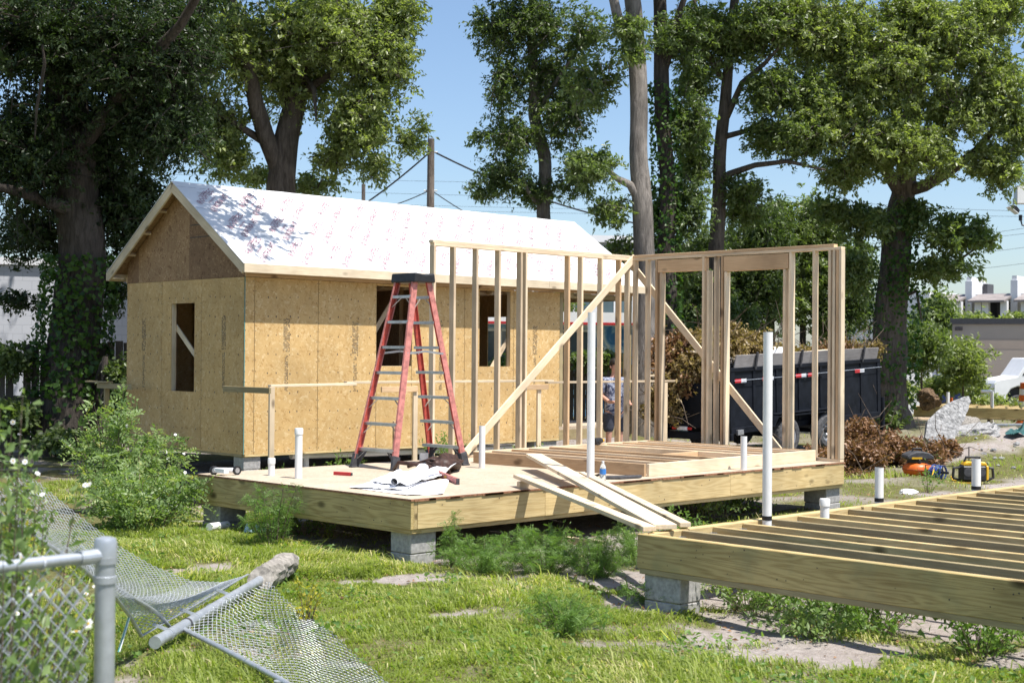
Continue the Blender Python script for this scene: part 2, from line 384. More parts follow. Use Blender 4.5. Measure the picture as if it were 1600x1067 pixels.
def grassmask(x, y):
    """0 bare earth .. 1 lawn"""
    x = np.asarray(x, float); y = np.asarray(y, float)
    n1 = vnoise(x, y, 1.1, 11); n2 = vnoise(x, y, 3.3, 12); n3 = vnoise(x, y, 9.0, 14)
    g = np.full(x.shape, .55); front = np.clip((8.9 - x) / .5, 0, 1) ; g = np.maximum(g * .0, front * 1.0)
    g = np.maximum(g, .55 * np.clip((y - 10.0) / 1.0, 0, 1) * (x < 12.4))         # left of the platforms
    mid = (x > 8.6) & (x < 12.5) & (y > 7.4) & (y < 10.2); g = np.where(mid, .42 + .5 * (n1 - .5), g)
    g = np.where((x > 8.6) & (y <= 7.4), np.clip(n1 * 1.3 - .25, 0, 1) * .75, g)
    g = np.where((x > 12.4) & (y > 5) & (x < 40), np.clip((n1 - .45) * 2.2, 0, .6), g)
    patch = np.exp(-(((x - 21.0) / 1.0) ** 2 + ((y - 13.0) / .7) ** 2)) + 1.5 * np.exp(-(((x - 24.8) / 2.4) ** 2 + ((y - 11.6) / .9) ** 2)) + np.exp(-(((x - 15) / 2) ** 2 + ((y - 10.6) / .9) ** 2))
    g = np.clip(g + patch * .8, 0, 1)
    under = (x > 8.75) & (x < 16) & (y > 10.5) & (y < 13.9); g = np.where(under, g * .15, g)
    underh = (x > 12.5) & (y > 18.7) & (x < 21.8) & (y < 22.3); g = np.where(underh, 0, g)
    far = np.hypot(x, y) > 33; g = np.where(far, .35, g)
    for bx, by, rx, ry in BARE:
        q = ((x - bx) / rx) ** 2 + ((y - by) / ry) ** 2; g = g * np.clip(q * 1.0 - .45 + 1.3 * (n2 - .5) + .9 * (n3 - .5), 0, 1) if True else g
    thinp = np.clip((vnoise(x, y, 1.7, 21) - .22) * 4.5, .45, 1) * np.clip((vnoise(x, y, 5.1, 22) - .12) * 4, .45, 1); thinp = np.where(x > 12.4, 1.0, thinp); return np.clip(g * (.75 + .5 * n2) * thinp, 0, 1)
def mk_ground():
    ax = np.unique(np.concatenate([-np.geomspace(6, 900, 26)[::-1] + 4, np.arange(-2, 14, .16), np.arange(14, 46, .42), np.geomspace(46, 1500, 34)]))
    ay = np.unique(np.concatenate([-np.geomspace(6, 900, 26)[::-1] + 4, np.arange(-2, 16, .16), np.arange(16, 42, .42), np.geomspace(42, 1500, 34)]))
    X, Y = np.meshgrid(ax, ay, indexing='ij'); Z = gh(X, Y); nx, ny = X.shape
    V = np.stack([X.ravel(), Y.ravel(), Z.ravel()], 1); i = np.arange(nx * ny).reshape(nx, ny)
    F = np.stack([i[:-1, :-1].ravel(), i[1:, :-1].ravel(), i[1:, 1:].ravel(), i[:-1, 1:].ravel()], 1)
    m, n, b = mk('sandy_soil')
    at = n.nodes.new('ShaderNodeAttribute'); at.attribute_name = 'tint'
    co = n.nodes.new('ShaderNodeTexCoord').outputs['Object']
    f1 = noise(n, co, 1.1, 6, .65); f2 = noise(n, co, 14, 5, .7); f3 = noise(n, co, 60, 3, .7)
    sand = ramp(n, [(.3, (.27, .235, .21)), (.55, (.385, .345, .315)), (.75, (.50, .46, .43))], f2)
    col = mixc(n, ramp(n, [(.35, 0), (.7, .55)], f1).outputs[0], sand.outputs[0], (.27, .225, .20))
    lit = ramp(n, [(.62, 0), (.7, .8)], f3); col = mixc(n, lit.outputs[0], col, (.13, .095, .06))
    gcol = ramp(n, [(.3, (.09, .085, .035)), (.6, (.17, .165, .065)), (.8, (.29, .25, .13))], f2)
    gm = ramp(n, [(.12, 0), (.45, 1)], at.outputs['Fac'])
    col = mixc(n, gm.outputs[0], col, gcol.outputs[0])
    n.links.new(col, b.inputs['Base Color']); b.inputs['Roughness'].default_value = 1; b.inputs['Specular IOR Level'].default_value = .1
    ad = N(n, 'ShaderNodeMath', operation='MULTIPLY_ADD'); ad.inputs[1].default_value = .35; n.links.new(f3, ad.inputs[0]); n.links.new(f2, ad.inputs[2])
    bump(n, b, ad.outputs[0], .8, .05)
    o = npmesh('ground', V, F, m, grassmask(X, Y).ravel(), smooth=True); tag(o, kind='structure')
mk_ground()
def g1(x, y): return float(gh(np.array([x]), np.array([y]))[0])
# ------------------------------------------------------------------ block piers, pipes
def block_pier(x0, x1, y0, y1, ztop, label, group='concrete block piers under the floor frames'):
    cx, cy = (x0 + x1) / 2, (y0 + y1) / 2; zb = g1(cx, cy) - .07
    t = thing('block_pier', (cx, cy, zb), label, 'block pier', group)
    z = ztop; first = True; k = 0
    while z > zb + .03:
        zl = max(zb, z - .192); j = (random.random() - .5) * .012
        b = MB(); b.box((x0 + j, y0 - j, zl), (x1 + j, y1 - j, z)); b.build('concrete_block', M['block'], t, bevel=.006)
        z = zl - .008
        if z > zb + .03:
            b = MB(); b.box((x0 + .01, y0 + .01, zl - .008), (x1 - .01, y1 - .01, zl)); b.build('mortar_joint', M['footing'], t)
        k += 1
    return t
def pipe(x, y, z0, z1, r, label, group='white plastic drain pipes standing out of the floors', cap=False, tape=None, lean=(0, 0)):
    t = thing('drain_pipe', (x, y, z0), label, 'pipe', group)
    b = MB(); A = (x, y, z0); B = (x + lean[0], y + lean[1], z1)
    if cap:
        b.tube([A, B], r, 18, caps=True); b.build('pipe_wall', M['pvc'], t, smooth=False)
        c = MB(); c.lathe([(0, .012), (r * 1.05, .010), (r * 1.16, 0), (r * 1.16, -.055), (r * 1.0, -.056)], (B[0], B[1], z1), 18); c.build('pipe_cap', M['pvc'], t)
    else:
        b.tube([A, B], r, 18, caps=False)
        i = MB(); i.tube([(B[0], B[1], z1 - .3), (B[0], B[1], z1 - .001)], r * .88, 18, caps=False)
        b.lathe([(r, 0), (r * .88, 0)], (B[0], B[1], z1), 18); b.build('pipe_wall', M['pvc'], t); i.build('pipe_bore', M['pvc_in'], t)
    if tape:
        c = MB(); c.tube([(x, y, tape - .018), (x, y, tape + .018)], r * 1.06, 18); c.build('strap', M['strap'], t)
    for o in t.children:
        if o.type == 'MESH': o.data.shade_smooth(); o.data.set_sharp_from_angle(angle=R(40))
    return t

# ------------------------------------------------------------------ first platform (with the framed walls)
X1, Y1, DZ = 8.65, 10.149, .668
XB, YB = 15.96, 13.80
PT, RT = .040, .265
P1 = thing('floor_platform', (X1, Y1, .04), 'decked timber floor platform carrying the open stud walls', 'platform', 'timber floor platforms')
zt = DZ - .02; zm = zt - RT / 2
# rims: left face boards, right face boards in pieces
lum('rim_board', (X1 + PT / 2, Y1, zm), (X1 + PT / 2, YB, zm), PT, RT, M['pt_green'], P1)
lum('rim_board', (X1 + PT * 1.5 + .002, Y1 + .004, zm), (X1 + PT * 1.5 + .002, YB - .05, zm), PT, RT, M['pt'], P1)
for a, b in ((X1 + .084, 10.44), (10.442, 13.55), (13.552, XB)):
    lum('rim_board', (a, Y1 + PT / 2, zm), (b, Y1 + PT / 2, zm), PT, RT, M['pt'], P1)
lum('rim_board', (X1 + .084, YB - PT / 2, zm), (XB, YB - PT / 2, zm), PT, RT, M['pt'], P1)
lum('rim_board', (XB - PT / 2, Y1 + PT + .002, zm), (XB - PT / 2, YB - PT - .002, zm), PT, RT, M['pt'], P1)
x = X1 + .48
while x < XB - .1:
    lum('joist', (x, Y1 + PT + .002, zm - .001), (x, YB - PT - .002, zm - .001), PT, RT - .004, M['pt'], P1); x += .406
zs = zt - RT - .022
lum('sill_plate', (X1 + .075, Y1 + .02, zs), (X1 + .075, YB, zs), .14, .042, M['pt_green'], P1)
for a, b in ((X1 + .147, 12.2), (12.202, XB)):
    lum('sill_plate', (a, Y1 + .09, zs), (b, Y1 + .09, zs), .14, .042, M['pt'], P1)
lum('sill_plate', (X1 + .147, YB - .09, zs), (XB, YB - .09, zs), .14, .042, M['pt'], P1)
# deck sheets (1.22 x 2.44) with a ragged sun-reddened edge
def deck_sheet(x0, x1, y0, y1, parent):
    b = MB(); b.box((x0, y0, DZ - .0195), (x1, y1, DZ))
    o = b.build('deck_sheet', [M['ply'], M['ply_edge']], parent)
    for p in o.data.polygons:
        if abs(p.normal.z) < .5: p.material_index = 1
yy = [Y1 - .008, 11.36, 12.58, YB + .004]; 
for j in range(3):
    xs = [X1 - .008, 11.08, 13.52, XB + .004] if j != 1 else [X1 - .008, 9.86, 12.30, 14.74, XB + .004]
    for i in range(len(xs) - 1): deck_sheet(xs[i] + (.0015 if i else 0), xs[i + 1] - (.0015 if i < len(xs) - 2 else 0), yy[j] + (.0015 if j else 0), yy[j + 1] - (.0015 if j < 2 else 0), P1)
nb = MB(); nb2 = MB()
for i in range(26):
    x = X1 + .12 + rng.random() * 7; z = zm + (rng.choice([-1, 1]) * .09 if i % 2 else (rng.random() - .5) * .2); r_ = .0045 + .004 * rng.random(); nb.poly([(x + r_ * math.cos(a), Y1 - .0015, z + r_ * math.sin(a)) for a in [k * math.pi / 3 for k in range(6)]])
    y = Y1 + .1 + rng.random() * 3.4; nb.poly([(X1 - .0015, y + r_ * math.cos(a), z + r_ * math.sin(a)) for a in [k * math.pi / 3 for k in range(6)]])
tag(nb.build('nail_heads', M['ink'], P1), kind='stuff')
# thin splinters of raw edge over the rim
b = MB()
for i in range(40):
    a = X1 + rng.random() * 7; l = .05 + rng.random() * .3; b.box((a, Y1 - .0125, DZ - .02 - rng.random() * .006), (a + l, Y1 - .0082, DZ - .004 - rng.random() * .006))
tag(b.build('edge_splinters', M['ply_edge'], P1), kind='stuff')
block_pier(8.71, 9.02, 10.21, 10.51, .338, 'block pier at the near corner of the decked platform')
block_pier(8.71, 9.05, 13.45, 13.79, .338, 'fully shaded block pier of the decked platform beside the white tube in the grass')
block_pier(12.10, 12.42, 10.21, 10.51, .338, 'block pier mid-way under the lit side of the decked platform, behind the leaning boards')
block_pier(15.66, 15.97, 10.21, 10.55, .338, 'block pier under the end of the decked platform below the stud wall with openings')
block_pier(12.10, 12.42, 13.4, 13.72, .338, 'block pier at the back of the decked platform in its shade')

# ------------------------------------------------------------------ second platform (bare joists, front right)
X2, Y2, Z2 = 8.508, 7.27, .634
X2B, Y2B = 15.85, 3.55
P2 = thing('floor_platform', (X2, Y2B, .04), 'bare joist floor frame without decking, strapped white pipe at its rim', 'platform', 'timber floor platforms')
zm2 = Z2 - RT / 2
lum('rim_board', (X2 + PT / 2, Y2B, zm2), (X2 + PT / 2, Y2, zm2), PT, RT, M['pt_green'], P2, bev=.005)
lum('rim_board', (X2 + PT * 1.5 + .001, Y2B, zm2 - .001), (X2 + PT * 1.5 + .001, Y2 - .08, zm2 - .001), PT, RT, M['pt'], P2, bev=.005)
for a, b in ((X2 + PT + .001, 11.6), (11.602, X2B)):
    lum('rim_board', (a, Y2 - PT / 2, zm2), (b, Y2 - PT / 2, zm2), PT, RT, M['pt'], P2, bev=.004)
    lum('rim_board', (a + .042, Y2 - PT * 1.5 - .001, zm2 - .002), (b, Y2 - PT * 1.5 - .001, zm2 - .002), PT, RT, M['pt'], P2, bev=.004)
lum('rim_board', (X2B - PT / 2, Y2B, zm2), (X2B - PT / 2, Y2 - .085, zm2), PT, RT, M['pt'], P2)
lum('rim_board', (X2 + .085, Y2B + PT / 2, zm2), (X2B - .045, Y2B + PT / 2, zm2), PT, RT, M['pt'], P2)
for i in range(17):
    x = 8.975 + .403 * i
    if x > X2B - .1: break
    lum('joist', (x, Y2B + PT + .003, zm2 - .003 * (i % 3)), (x, Y2 - PT * 2 - .004, zm2 - .003 * (i % 3)), PT, RT - .006, M['pt'] if i % 3 else M['pt_old'], P2, bev=.004)
    if i < 6:
        h = MB(); h.box((x - .026, Y2 - PT * 2 - .05, Z2 - .20), (x - .0215, Y2 - PT * 2 - .005, Z2 - .05)); h.box((x - .06, Y2 - PT * 2 - .0065, Z2 - .20), (x - .0265, Y2 - PT * 2 - .003, Z2 - .05)); h.build('joist_hanger', M['galv'], P2)
zs2 = Z2 - RT - .022
nb = MB()
for i in range(24):
    y = Y2B + .1 + rng.random() * 3.6; z = zm2 + (rng.random() - .5) * .22; r_ = .004 + .003 * rng.random(); nb.poly([(X2 - .0015, y + r_ * math.cos(a), z + r_ * math.sin(a)) for a in [k * math.pi / 3 for k in range(6)]])
tag(nb.build('nail_heads', M['ink'], P2), kind='stuff')
lum('sill_plate', (X2 + .075, Y2B, zs2), (X2 + .075, Y2 - .02, zs2), .14, .042, M['pt_old'], P2)
lum('sill_plate', (X2 + .147, Y2 - .09, zs2), (X2B, Y2 - .09, zs2), .14, .042, M['pt'], P2)
block_pier(8.545, 8.80, 6.86, 7.215, Z2 - RT - .045, 'grey block pier under the near corner of the bare joist frame')
block_pier(15.5, 15.8, 6.86, 7.215, Z2 - RT - .045, 'block pier under the far back corner of the bare joist frame')
block_pier(12.0, 12.3, 6.86, 7.215, Z2 - RT - .045, 'block pier mid-way under the back rim of the bare joist frame')

# pipes: (x, y, top)
pipe(9.144, 13.10, .50, .851, .036, 'short white capped pipe on the deck just in front of the batter post', cap=True)
pipe(9.16, 12.62, .50, 1.199, .040, 'knee-high white pipe standing alone between batter post and paper plans', cap=True)
pipe(11.57, 13.34, .50, .802, .055, 'stubby white pipe behind the brown tool bag on the deck', cap=False)
pipe(11.654, 12.384, .50, 1.17, .038, 'white pipe on the deck at the foot of the diagonal brace', cap=False)
pipe(11.285, 10.30, .50, 2.476, .042, 'tall white pipe rising from the deck edge in front of the stud walls')
pipe(13.872, 10.20, .50, 1.069, .038, 'white pipe standing on the deck rim against the lying wall frame')
pipe(10.03, 7.13, .10, 2.227, .040, 'tallest white pipe, strapped to the back rim of the bare joist frame', tape=.655)
pipe(10.78, 7.05, .10, .765, .040, 'short capped white pipe between the bare joists', cap=True)
pipe(12.156, 7.34, .10, .96, .042, 'white pipe with a black strap outside the back rim of the joist frame', tape=.652)
pipe(14.074, 7.34, .10, .957, .048, 'white pipe in front of the yellow and black radio', tape=.652)

# ------------------------------------------------------------------ the sheathed house
XH, YH, ZB = 12.479, 18.634, .442
XE, YL = 19.53, 22.204
WT = 3.187                     # seam at the top of the wall sheets
RY, RZ = 20.42, 4.81; SL = .675
XR0, XR1 = 12.254, 21.80       # roof ends
H = thing('house', (XH, YH, .04), 'small gabled house in raw strand board with white roof wrap on block piers', 'house')
def panel(x0, x1, z0, z1, face, mat, hole=None, nails=True, stamp=None, t=.014, name='wall_panel'):
    """sheet standing in the plane of a wall; local x runs along the wall, y is its outward normal (negated), z up"""
    x0 += .0045; x1 -= .0045; z1 -= .0025
    if face == 'long': MW = Matrix.Translation(Vector(((x0 + x1) / 2, YH, (z0 + z1) / 2)))
    elif face == 'back': MW = Matrix.Translation(Vector(((x0 + x1) / 2, YL, (z0 + z1) / 2))) @ Matrix.Rotation(math.pi, 4, 'Z')
    elif face == 'end': MW = Matrix.Translation(Vector((XE, (x0 + x1) / 2, (z0 + z1) / 2))) @ Matrix.Rotation(math.pi / 2, 4, 'Z')
    else: MW = Matrix.Translation(Vector((XH, (x0 + x1) / 2, (z0 + z1) / 2))) @ Matrix.Rotation(-math.pi / 2, 4, 'Z')
    hw, hh = (x1 - x0) / 2, (z1 - z0) / 2; b = MB()
    flip = -1 if face in ('gable', 'back') else 1
    if hole:
        a0, a1, c0, c1 = hole; a0 -= (x0 + x1) / 2; a1 -= (x0 + x1) / 2; c0 -= (z0 + z1) / 2; c1 -= (z0 + z1) / 2
        if flip < 0: a0, a1 = -a1, -a0
        a0 = max(a0, -hw); a1 = min(a1, hw)
        if a0 > -hw + .01: b.box((-hw, 0, -hh), (a0, t, hh))
        if a1 < hw - .01: b.box((a1, 0, -hh), (hw, t, hh))
        b.box((a0, 0, -hh), (a1, t, c0)); b.box((a0, 0, c1), (a1, t, hh))
    else: b.box((-hw, 0, -hh), (hw, t, hh))
    o = b.build(name, mat, H, M=MW)
    def inhole(x, z): return hole and a0 - .03 < x < a1 + .03 and c0 - .03 < z < c1 + .03
    if nails:
        nb = MB()
        xs = [-hw + .02, hw - .02]; k = -.203
        cols = [q for q in (-.36, -.20, .06, .21, .45) if abs(q) < hw - .06]
        for ci, cx in enumerate([-hw + .018] + cols + [hw - .018]):
            edge = ci in (0, len(cols) + 1); z = -hh + .05; st = .155 if edge else .30
            while z < hh - .02:
                if (edge or rng.random() < .92) and not inhole(cx, z):
                    px, pz_ = cx + (rng.random() - .5) * .02, z + (rng.random() - .5) * .03; r = (.0068 if edge else .0115) * (.8 + .5 * rng.random())
                    nb.poly([(px + r * math.cos(a) * .8, -.0012, pz_ + r * 1.25 * math.sin(a)) for a in [i * math.pi / 3 for i in range(6)]])
                z += st
        if nb.v: tag(nb.build('nail_heads', M['ink'], o, M=MW), kind='stuff')
    if stamp is not None:
        sb = MB(); sx, sz = stamp
        for (zz0, zz1, wd, ln) in ((.10, .62, .10, 6), (-.52, .04, .055, 3)):
            for l in range(ln):
                z = zz0
                while z < zz1:
                    h_ = .006 + rng.random() * .02
                    if rng.random() < .72 and not inhole(sx, sz + z): sb.poly([(sx + (l - ln / 2) * wd / ln * 1.25, -.001, sz + z), (sx + (l - ln / 2 + .62) * wd / ln * 1.25, -.001, sz + z), (sx + (l - ln / 2 + .62) * wd / ln * 1.25, -.001, sz + z + h_), (sx + (l - ln / 2) * wd / ln * 1.25, -.001, sz + z + h_)])
                    z += h_ + .006
        if sb.v: tag(sb.build('grade_stamp', M['ink'], o, M=MW), kind='stuff')
    return o
# long side, windows at 15.094-15.866 and 17.449-18.222
W1_ = (15.094, 15.866, 1.807, 3.15); W2_ = (17.449, 18.222, 1.798, 3.16)
for a, b, hl, st in ((XH, 12.666, None, None), (12.666, 13.886, None, (.0, .12)), (13.886, 15.092, None, (.16, .10)), (15.868, 17.088, None, (.05, .1)), (17.088, 18.308, W2_, None), (18.308, XE, None, (-.05, .1))):
    panel(a, b, ZB, WT, 'long', M['osb'], hl, stamp=st)
panel(15.092, 15.868, ZB, 1.807, 'long', M['osb'], nails=False); panel(15.092, 15.868, 3.15, WT, 'long', M['osb'], nails=False)
# gable side (x = XH), window y 20.055-20.77
for a, b, hl, st in ((YH + .014, 19.847, None, (.05, .15)), (19.847, 21.059, (20.055, 20.77, 1.378, 2.812), None), (21.059, YL, None, (.0, .12))):
    panel(a, b, ZB, WT, 'gable', M['osb'], hl, stamp=st)
# back and end walls
for a, b, hl in ((XH + .014, 14.0, None), (14.0, 16.4, None), (16.4, 18.3, (17.93, 18.18, 1.75, 2.65)), (18.3, XE, None)): panel(a, b, ZB, WT, 'back', M['osb'], hl, nails=False)
panel(YH + .014, 19.6, ZB, WT, 'end', M['osb'], nails=False); panel(20.6, YL - .014, ZB, WT, 'end', M['osb'], nails=False); panel(19.6, 20.6, 2.75, WT, 'end', M['osb'], nails=False)
# green painted edge down the corner
b = MB(); b.box((XH - .002, YH - .0025, ZB), (XH + .0125, YH - .0002, WT)); b.build('painted_edge', M['seam'], H)
# gable triangle in three darker pieces
def tri(y0, y1, mat):
    zz = lambda y: RZ - .10 - abs(y - RY) * SL
    p = [(y0, WT + .002), (y1, WT + .002), (y1, zz(y1))]
    if y0 < RY < y1: p.append((RY, zz(RY)))
    p.append((y0, zz(y0))); b = MB(); b.prism([q for q in p], XH - .001, XH + .013, 'x')
    o = b.build('gable_panel', mat, H, origin=(XH, (y0 + y1) / 2, 3.7)); o.data.transform(Matrix.Rotation(math.pi / 2, 4, 'Z'))
    o.matrix_basis = WM[H.name].inverted() @ WM[o.name] @ Matrix.Rotation(-math.pi / 2, 4, 'Z')
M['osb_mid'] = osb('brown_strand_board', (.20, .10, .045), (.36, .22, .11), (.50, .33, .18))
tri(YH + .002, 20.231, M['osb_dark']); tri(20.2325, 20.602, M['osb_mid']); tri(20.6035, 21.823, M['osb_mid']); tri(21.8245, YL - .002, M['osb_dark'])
b = MB()
for z in (4.06, 3.86): b.box((XH - .004, 19.62 if z > 4 else 19.5, z), (XH - .0015, 20.2, z + .018))
b.build('saw_slit', M['ink'], H)
# roof: decking, wrap, rakes, fascia, lookouts, rafters
th = .03; nz = math.sqrt(1 + SL * SL)
eY0, eY1 = 18.345, 22.495
def roof_side(sgn, name, mat, z0, z1, x0, x1, over=0.0, seg=1):
    ye = (eY0 if sgn < 0 else eY1) + sgn * over; b = MB(); nx = 60 if seg > 1 else 1; ny = seg
    P = [[None] * (nx + 1) for _ in range(ny + 1)]
    for j in range(ny + 1):
        for i in range(nx + 1):
            y = RY + (ye - RY) * j / ny; x = x0 + (x1 - x0) * i / nx; z = RZ - abs(y - RY) * SL + z1
            if seg > 1: z += .010 * (mnoise.noise(Vector((x * 1.3, y * 2.2, 3.1)))) + .004 * mnoise.noise(Vector((x * 5, y * 4, 1)))
            P[j][i] = (x, y, z)
    for j in range(ny):
        for i in range(nx): b.poly([P[j][i], P[j][i + 1], P[j + 1][i + 1], P[j + 1][i]])
    def lo(p): return (p[0], p[1], RZ - abs(p[1] - RY) * SL + z0)
    for i in range(nx):
        b.poly([P[ny][i], P[ny][i + 1], lo(P[ny][i + 1]), lo(P[ny][i])])
    for j in range(ny):
        for e in (0, nx): b.poly([P[j][e], P[j + 1][e], lo(P[j + 1][e]), lo(P[j][e])])
    b.poly([lo(P[0][0]), lo(P[0][nx]), lo(P[ny][nx]), lo(P[ny][0])])
    return b.build(name, mat, H, smooth=False)
for s in (-1, 1): roof_side(s, 'roof_sheathing', M['osb_mid'], -.055, -.030, XR0 + .04, XR1 - .04)
wrapS = roof_side(-1, 'roof_wrap', M['roofwrap'], -.029, -.018, XR0 - .006, XR1 + .006, .012, 14)
wrapN = roof_side(1, 'roof_wrap', M['roofwrap'], -.029, -.018, XR0 - .006, XR1 + .006, .012, 14)
for s in (-1, 1):
    ye = eY0 if s < 0 else eY1
    for xx in (XR0 + .019, XR1 - .019):
        dz = -.058 - .07
        lum('rake_board', (xx, RY + s * .001, RZ + dz + .004), (xx, ye - s * .0, RZ - abs(ye - RY) * SL + dz), .038, .138, M['spf_pale'] if xx < 13 else M['spf'], H)
    zf = RZ - abs(ye - RY) * SL - .105
    for a, b_ in ((XR0, 15.6), (15.602, 18.9), (18.902, XR1)): lum('fascia', (a, ye + s * .02, zf), (b_, ye + s * .02, zf), .038, .14, M['spf_pale'], H)
    # frieze board on top of the wall
    yw_ = YH - .019 if s < 0 else YL + .019
    for a, b_ in ((XH, 15.8), (15.802, 19.2), (19.202, 21.64)): lum('frieze_board', (a, yw_, WT + .055), (b_, yw_, WT + .055), .036, .10, M['spf_red'], H)
    x = XH + .25
    while x < XR1 - .1:
        ye_ = ye - s * .02; lum('rafter', (x, RY + s * .02, RZ - .13), (x, ye_, RZ - abs(ye_ - RY) * SL - .118), .038, .12, M['spf'], H); x += .61
    for q in (.55, 1.05, 1.55):
        y = RY + s * q; lum('lookout', (XR0 + .04, y, RZ - q * SL - .085), (XH + .3, y, RZ - q * SL - .085), .089, .038, M['spf'], H, up=(0, -s * SL, 1))
    lum('barge_return', (XR0 + .04, ye - s * .10, WT + .09), (XH, ye - s * .10, WT + .09), .16, .036, M['spf'], H)
lum('ridge_board', (XH + .02, RY, RZ - .14), (XR1 - .1, RY, RZ - .14), .038, .14, M['spf'], H)
# porch end: posts and beam
for (x, y) in ((21.58, 18.70), (21.58, 22.12), (19.60, 18.70)):
    lum('porch_post', (x, y, .45), (x, y, 3.10), .089, .089, M['pt_old'], H, up=(0, 1, 0))
lum('porch_post', (21.58, 18.78, .45), (21.58, 18.78, 2.05), .05, .089, M['pt'], H, up=(0, 1, 0))
lum('porch_beam', (19.56, 18.70, 3.145), (21.64, 18.70, 3.145), .085, .09, M['pt_old'], H)
lum('porch_beam', (19.56, 22.12, 3.145), (21.64, 22.12, 3.145), .085, .09, M['pt_old'], H)
lum('porch_beam', (21.58, 18.75, 3.145), (21.58, 22.07, 3.145), .085, .09, M['pt_old'], H)
# floor and studs inside
b = MB(); b.box((XH + .02, YH + .02, .60), (21.62, YL - .02, .66)); b.build('floor_deck', M['ply'], H)
for y in (YH + .05, 20.4, YL - .05): lum('floor_beam', (XH + .02, y, .50), (21.6, y, .50), .08, .19, M['pt_old'], H)
for (x) in (12.6, 13.0, 13.4, 13.8, 14.2, 14.6, 15.04, 15.92, 16.3, 16.7, 17.1, 17.42, 18.27, 18.7, 19.1, 19.45):
    for y in (YH + .06, YL - .06): lum('wall_stud', (x, y, .66), (x, y, 3.15), .038, .089, M['spf_red'], H, up=(0, 1, 0))
for y in (19.0, 19.4, 19.8, 20.03, 20.79, 21.2, 21.6, 22.0): lum('wall_stud', (XH + .06, y, .66), (XH + .06, y, 3.15), .038, .089, M['spf_red'], H, up=(1, 0, 0))
for y in (18.8, 19.2, 19.6, 20.6, 21.1, 21.6): lum('wall_stud', (16.45, y, .66), (16.45, y, 3.15), .038, .089, M['spf_red'], H, up=(1, 0, 0))
b = MB(); b.box((16.47, 19.0, .66), (16.485, 22.1, 3.15)); b.build('inner_partition', M['osb_dark'], H)
lum('window_sill', (15.09, YH + .055, 1.79), (15.87, YH + .055, 1.79), .08, .034, M['spf'], H); lum('window_sill', (17.445, YH + .055, 1.78), (18.226, YH + .055, 1.78), .08, .034, M['spf'], H)
lum('window_jamb', (XH + .055, 20.785, 1.37), (XH + .055, 20.785, 2.82), .08, .034, M['spf_pale'], H, up=(0, 1, 0))
lum('window_jamb', (18.24, YH + .055, 1.8), (18.24, YH + .055, 3.15), .08, .034, M['spf'], H, up=(1, 0, 0))
lum('brace', (XH + .115, 21.5, 2.98), (XH + .115, 19.0, 1.03), .024, .089, M['spf_pale'], H, up=(0, 1, 1))
lum('brace', (17.2, YH + .12, .9), (18.9, YH + .12, 3.1), .024, .089, M['spf'], H, up=(-1, 0, 1))
lum('brace', (14.2, YH + .5, .7), (15.9, YH + .5, 3.0), .024, .089, M['spf'], H, up=(-1, 0, 1))
lum('bottom_trim', (XH + .03, YH + .02, ZB - .02), (XE, YH + .02, ZB - .02), .04, .036, M['pt'], H); lum('bottom_trim', (XH + .02, YH + .05, ZB - .02), (XH + .02, YL, ZB - .02), .04, .036, M['pt_old'], H)
# printed marks on the wrap
def text_mesh(name, body, size, shear=.25):
    c = bpy.data.curves.new(name, 'FONT'); c.body = body; c.size = size; c.shear = shear; c.align_x = 'CENTER'; c.space_line = .9
    c.resolution_u = 1; c.offset = size * .012
    o = bpy.data.objects.new(name, c); COL.objects.link(o)
    dg = bpy.context.evaluated_depsgraph_get(); me = bpy.data.meshes.new_from_object(o.evaluated_get(dg)); bpy.data.objects.remove(o); bpy.data.curves.remove(c); return me
tA = text_mesh('print_a', 'ROOFTEC', .155); tB = text_mesh('print_b', 'QUATRA HT', .145); tC = text_mesh('print_c', 'roofing wrap', .06)
for t_ in (tA, tB, tC): t_.materials.clear(); t_.materials.append(M['print'])
ex = Vector((1, 0, 0)); eu = Vector((0, 1, SL)).normalized(); en = ex.cross(eu)
for row in range(3):
    s0 = .46 + row * .76; x = XR0 + .50 + (.12 if row == 1 else 0) - row * .04
    while x < XR1 - .4:
        for me, ox, os_ in ((tA, 0, .02), (tC, .045, -.055), (tB, .155, -.17), (tC, -.06, .12)):
            base = Vector((x + ox, eY0, RZ - (RY - eY0) * SL - .016)) + eu * (s0 + os_) + en * .012
            a = R(46); d1 = ex * math.cos(a) + eu * math.sin(a); d2 = -ex * math.sin(a) + eu * math.cos(a)
            MW = Matrix(((d1.x, d2.x, en.x, base.x), (d1.y, d2.y, en.y, base.y), (d1.z, d2.z, en.z, base.z), (0, 0, 0, 1)))
            link('printed_mark', me, None, wrapS, MW)
        x += .80
b = MB()
for i in range(90):
    s_ = .12 + rng.integers(0, 9) * .29; x = XR0 + .2 + rng.random() * 9; base = Vector((x, eY0, RZ - (RY - eY0) * SL - .016)) + eu * s_ + en * .012; l = .1 + rng.random() * .14
    b.poly([base, base + ex * l, base + ex * l + eu * .012, base + eu * .012])
for ss in (.86, 1.62, 2.3):
    for k in range(46):
        x0 = XR0 + k * (XR1 - XR0) / 46; x1 = x0 + (XR1 - XR0) / 46 * (.55 + .45 * rng.random()); o_ = eu * (.004 * rng.random()); base = Vector((x0, eY0, RZ - (RY - eY0) * SL - .016)) + eu * ss + en * .012 + o_
        b.poly([base, base + ex * (x1 - x0), base + ex * (x1 - x0) + eu * .007, base + eu * .007])
tag(b.build('printed_dashes', M['greyprint'], wrapS), kind='stuff')
block_pier(12.51, 12.82, 18.67, 18.95, ZB - .042, 'block pier under the near corner of the strand board house', 'concrete block piers under the house')
block_pier(18.9, 19.5, 18.67, 18.95, ZB - .042, 'block pier under the porch end of the house, seen through the studs', 'concrete block piers under the house')
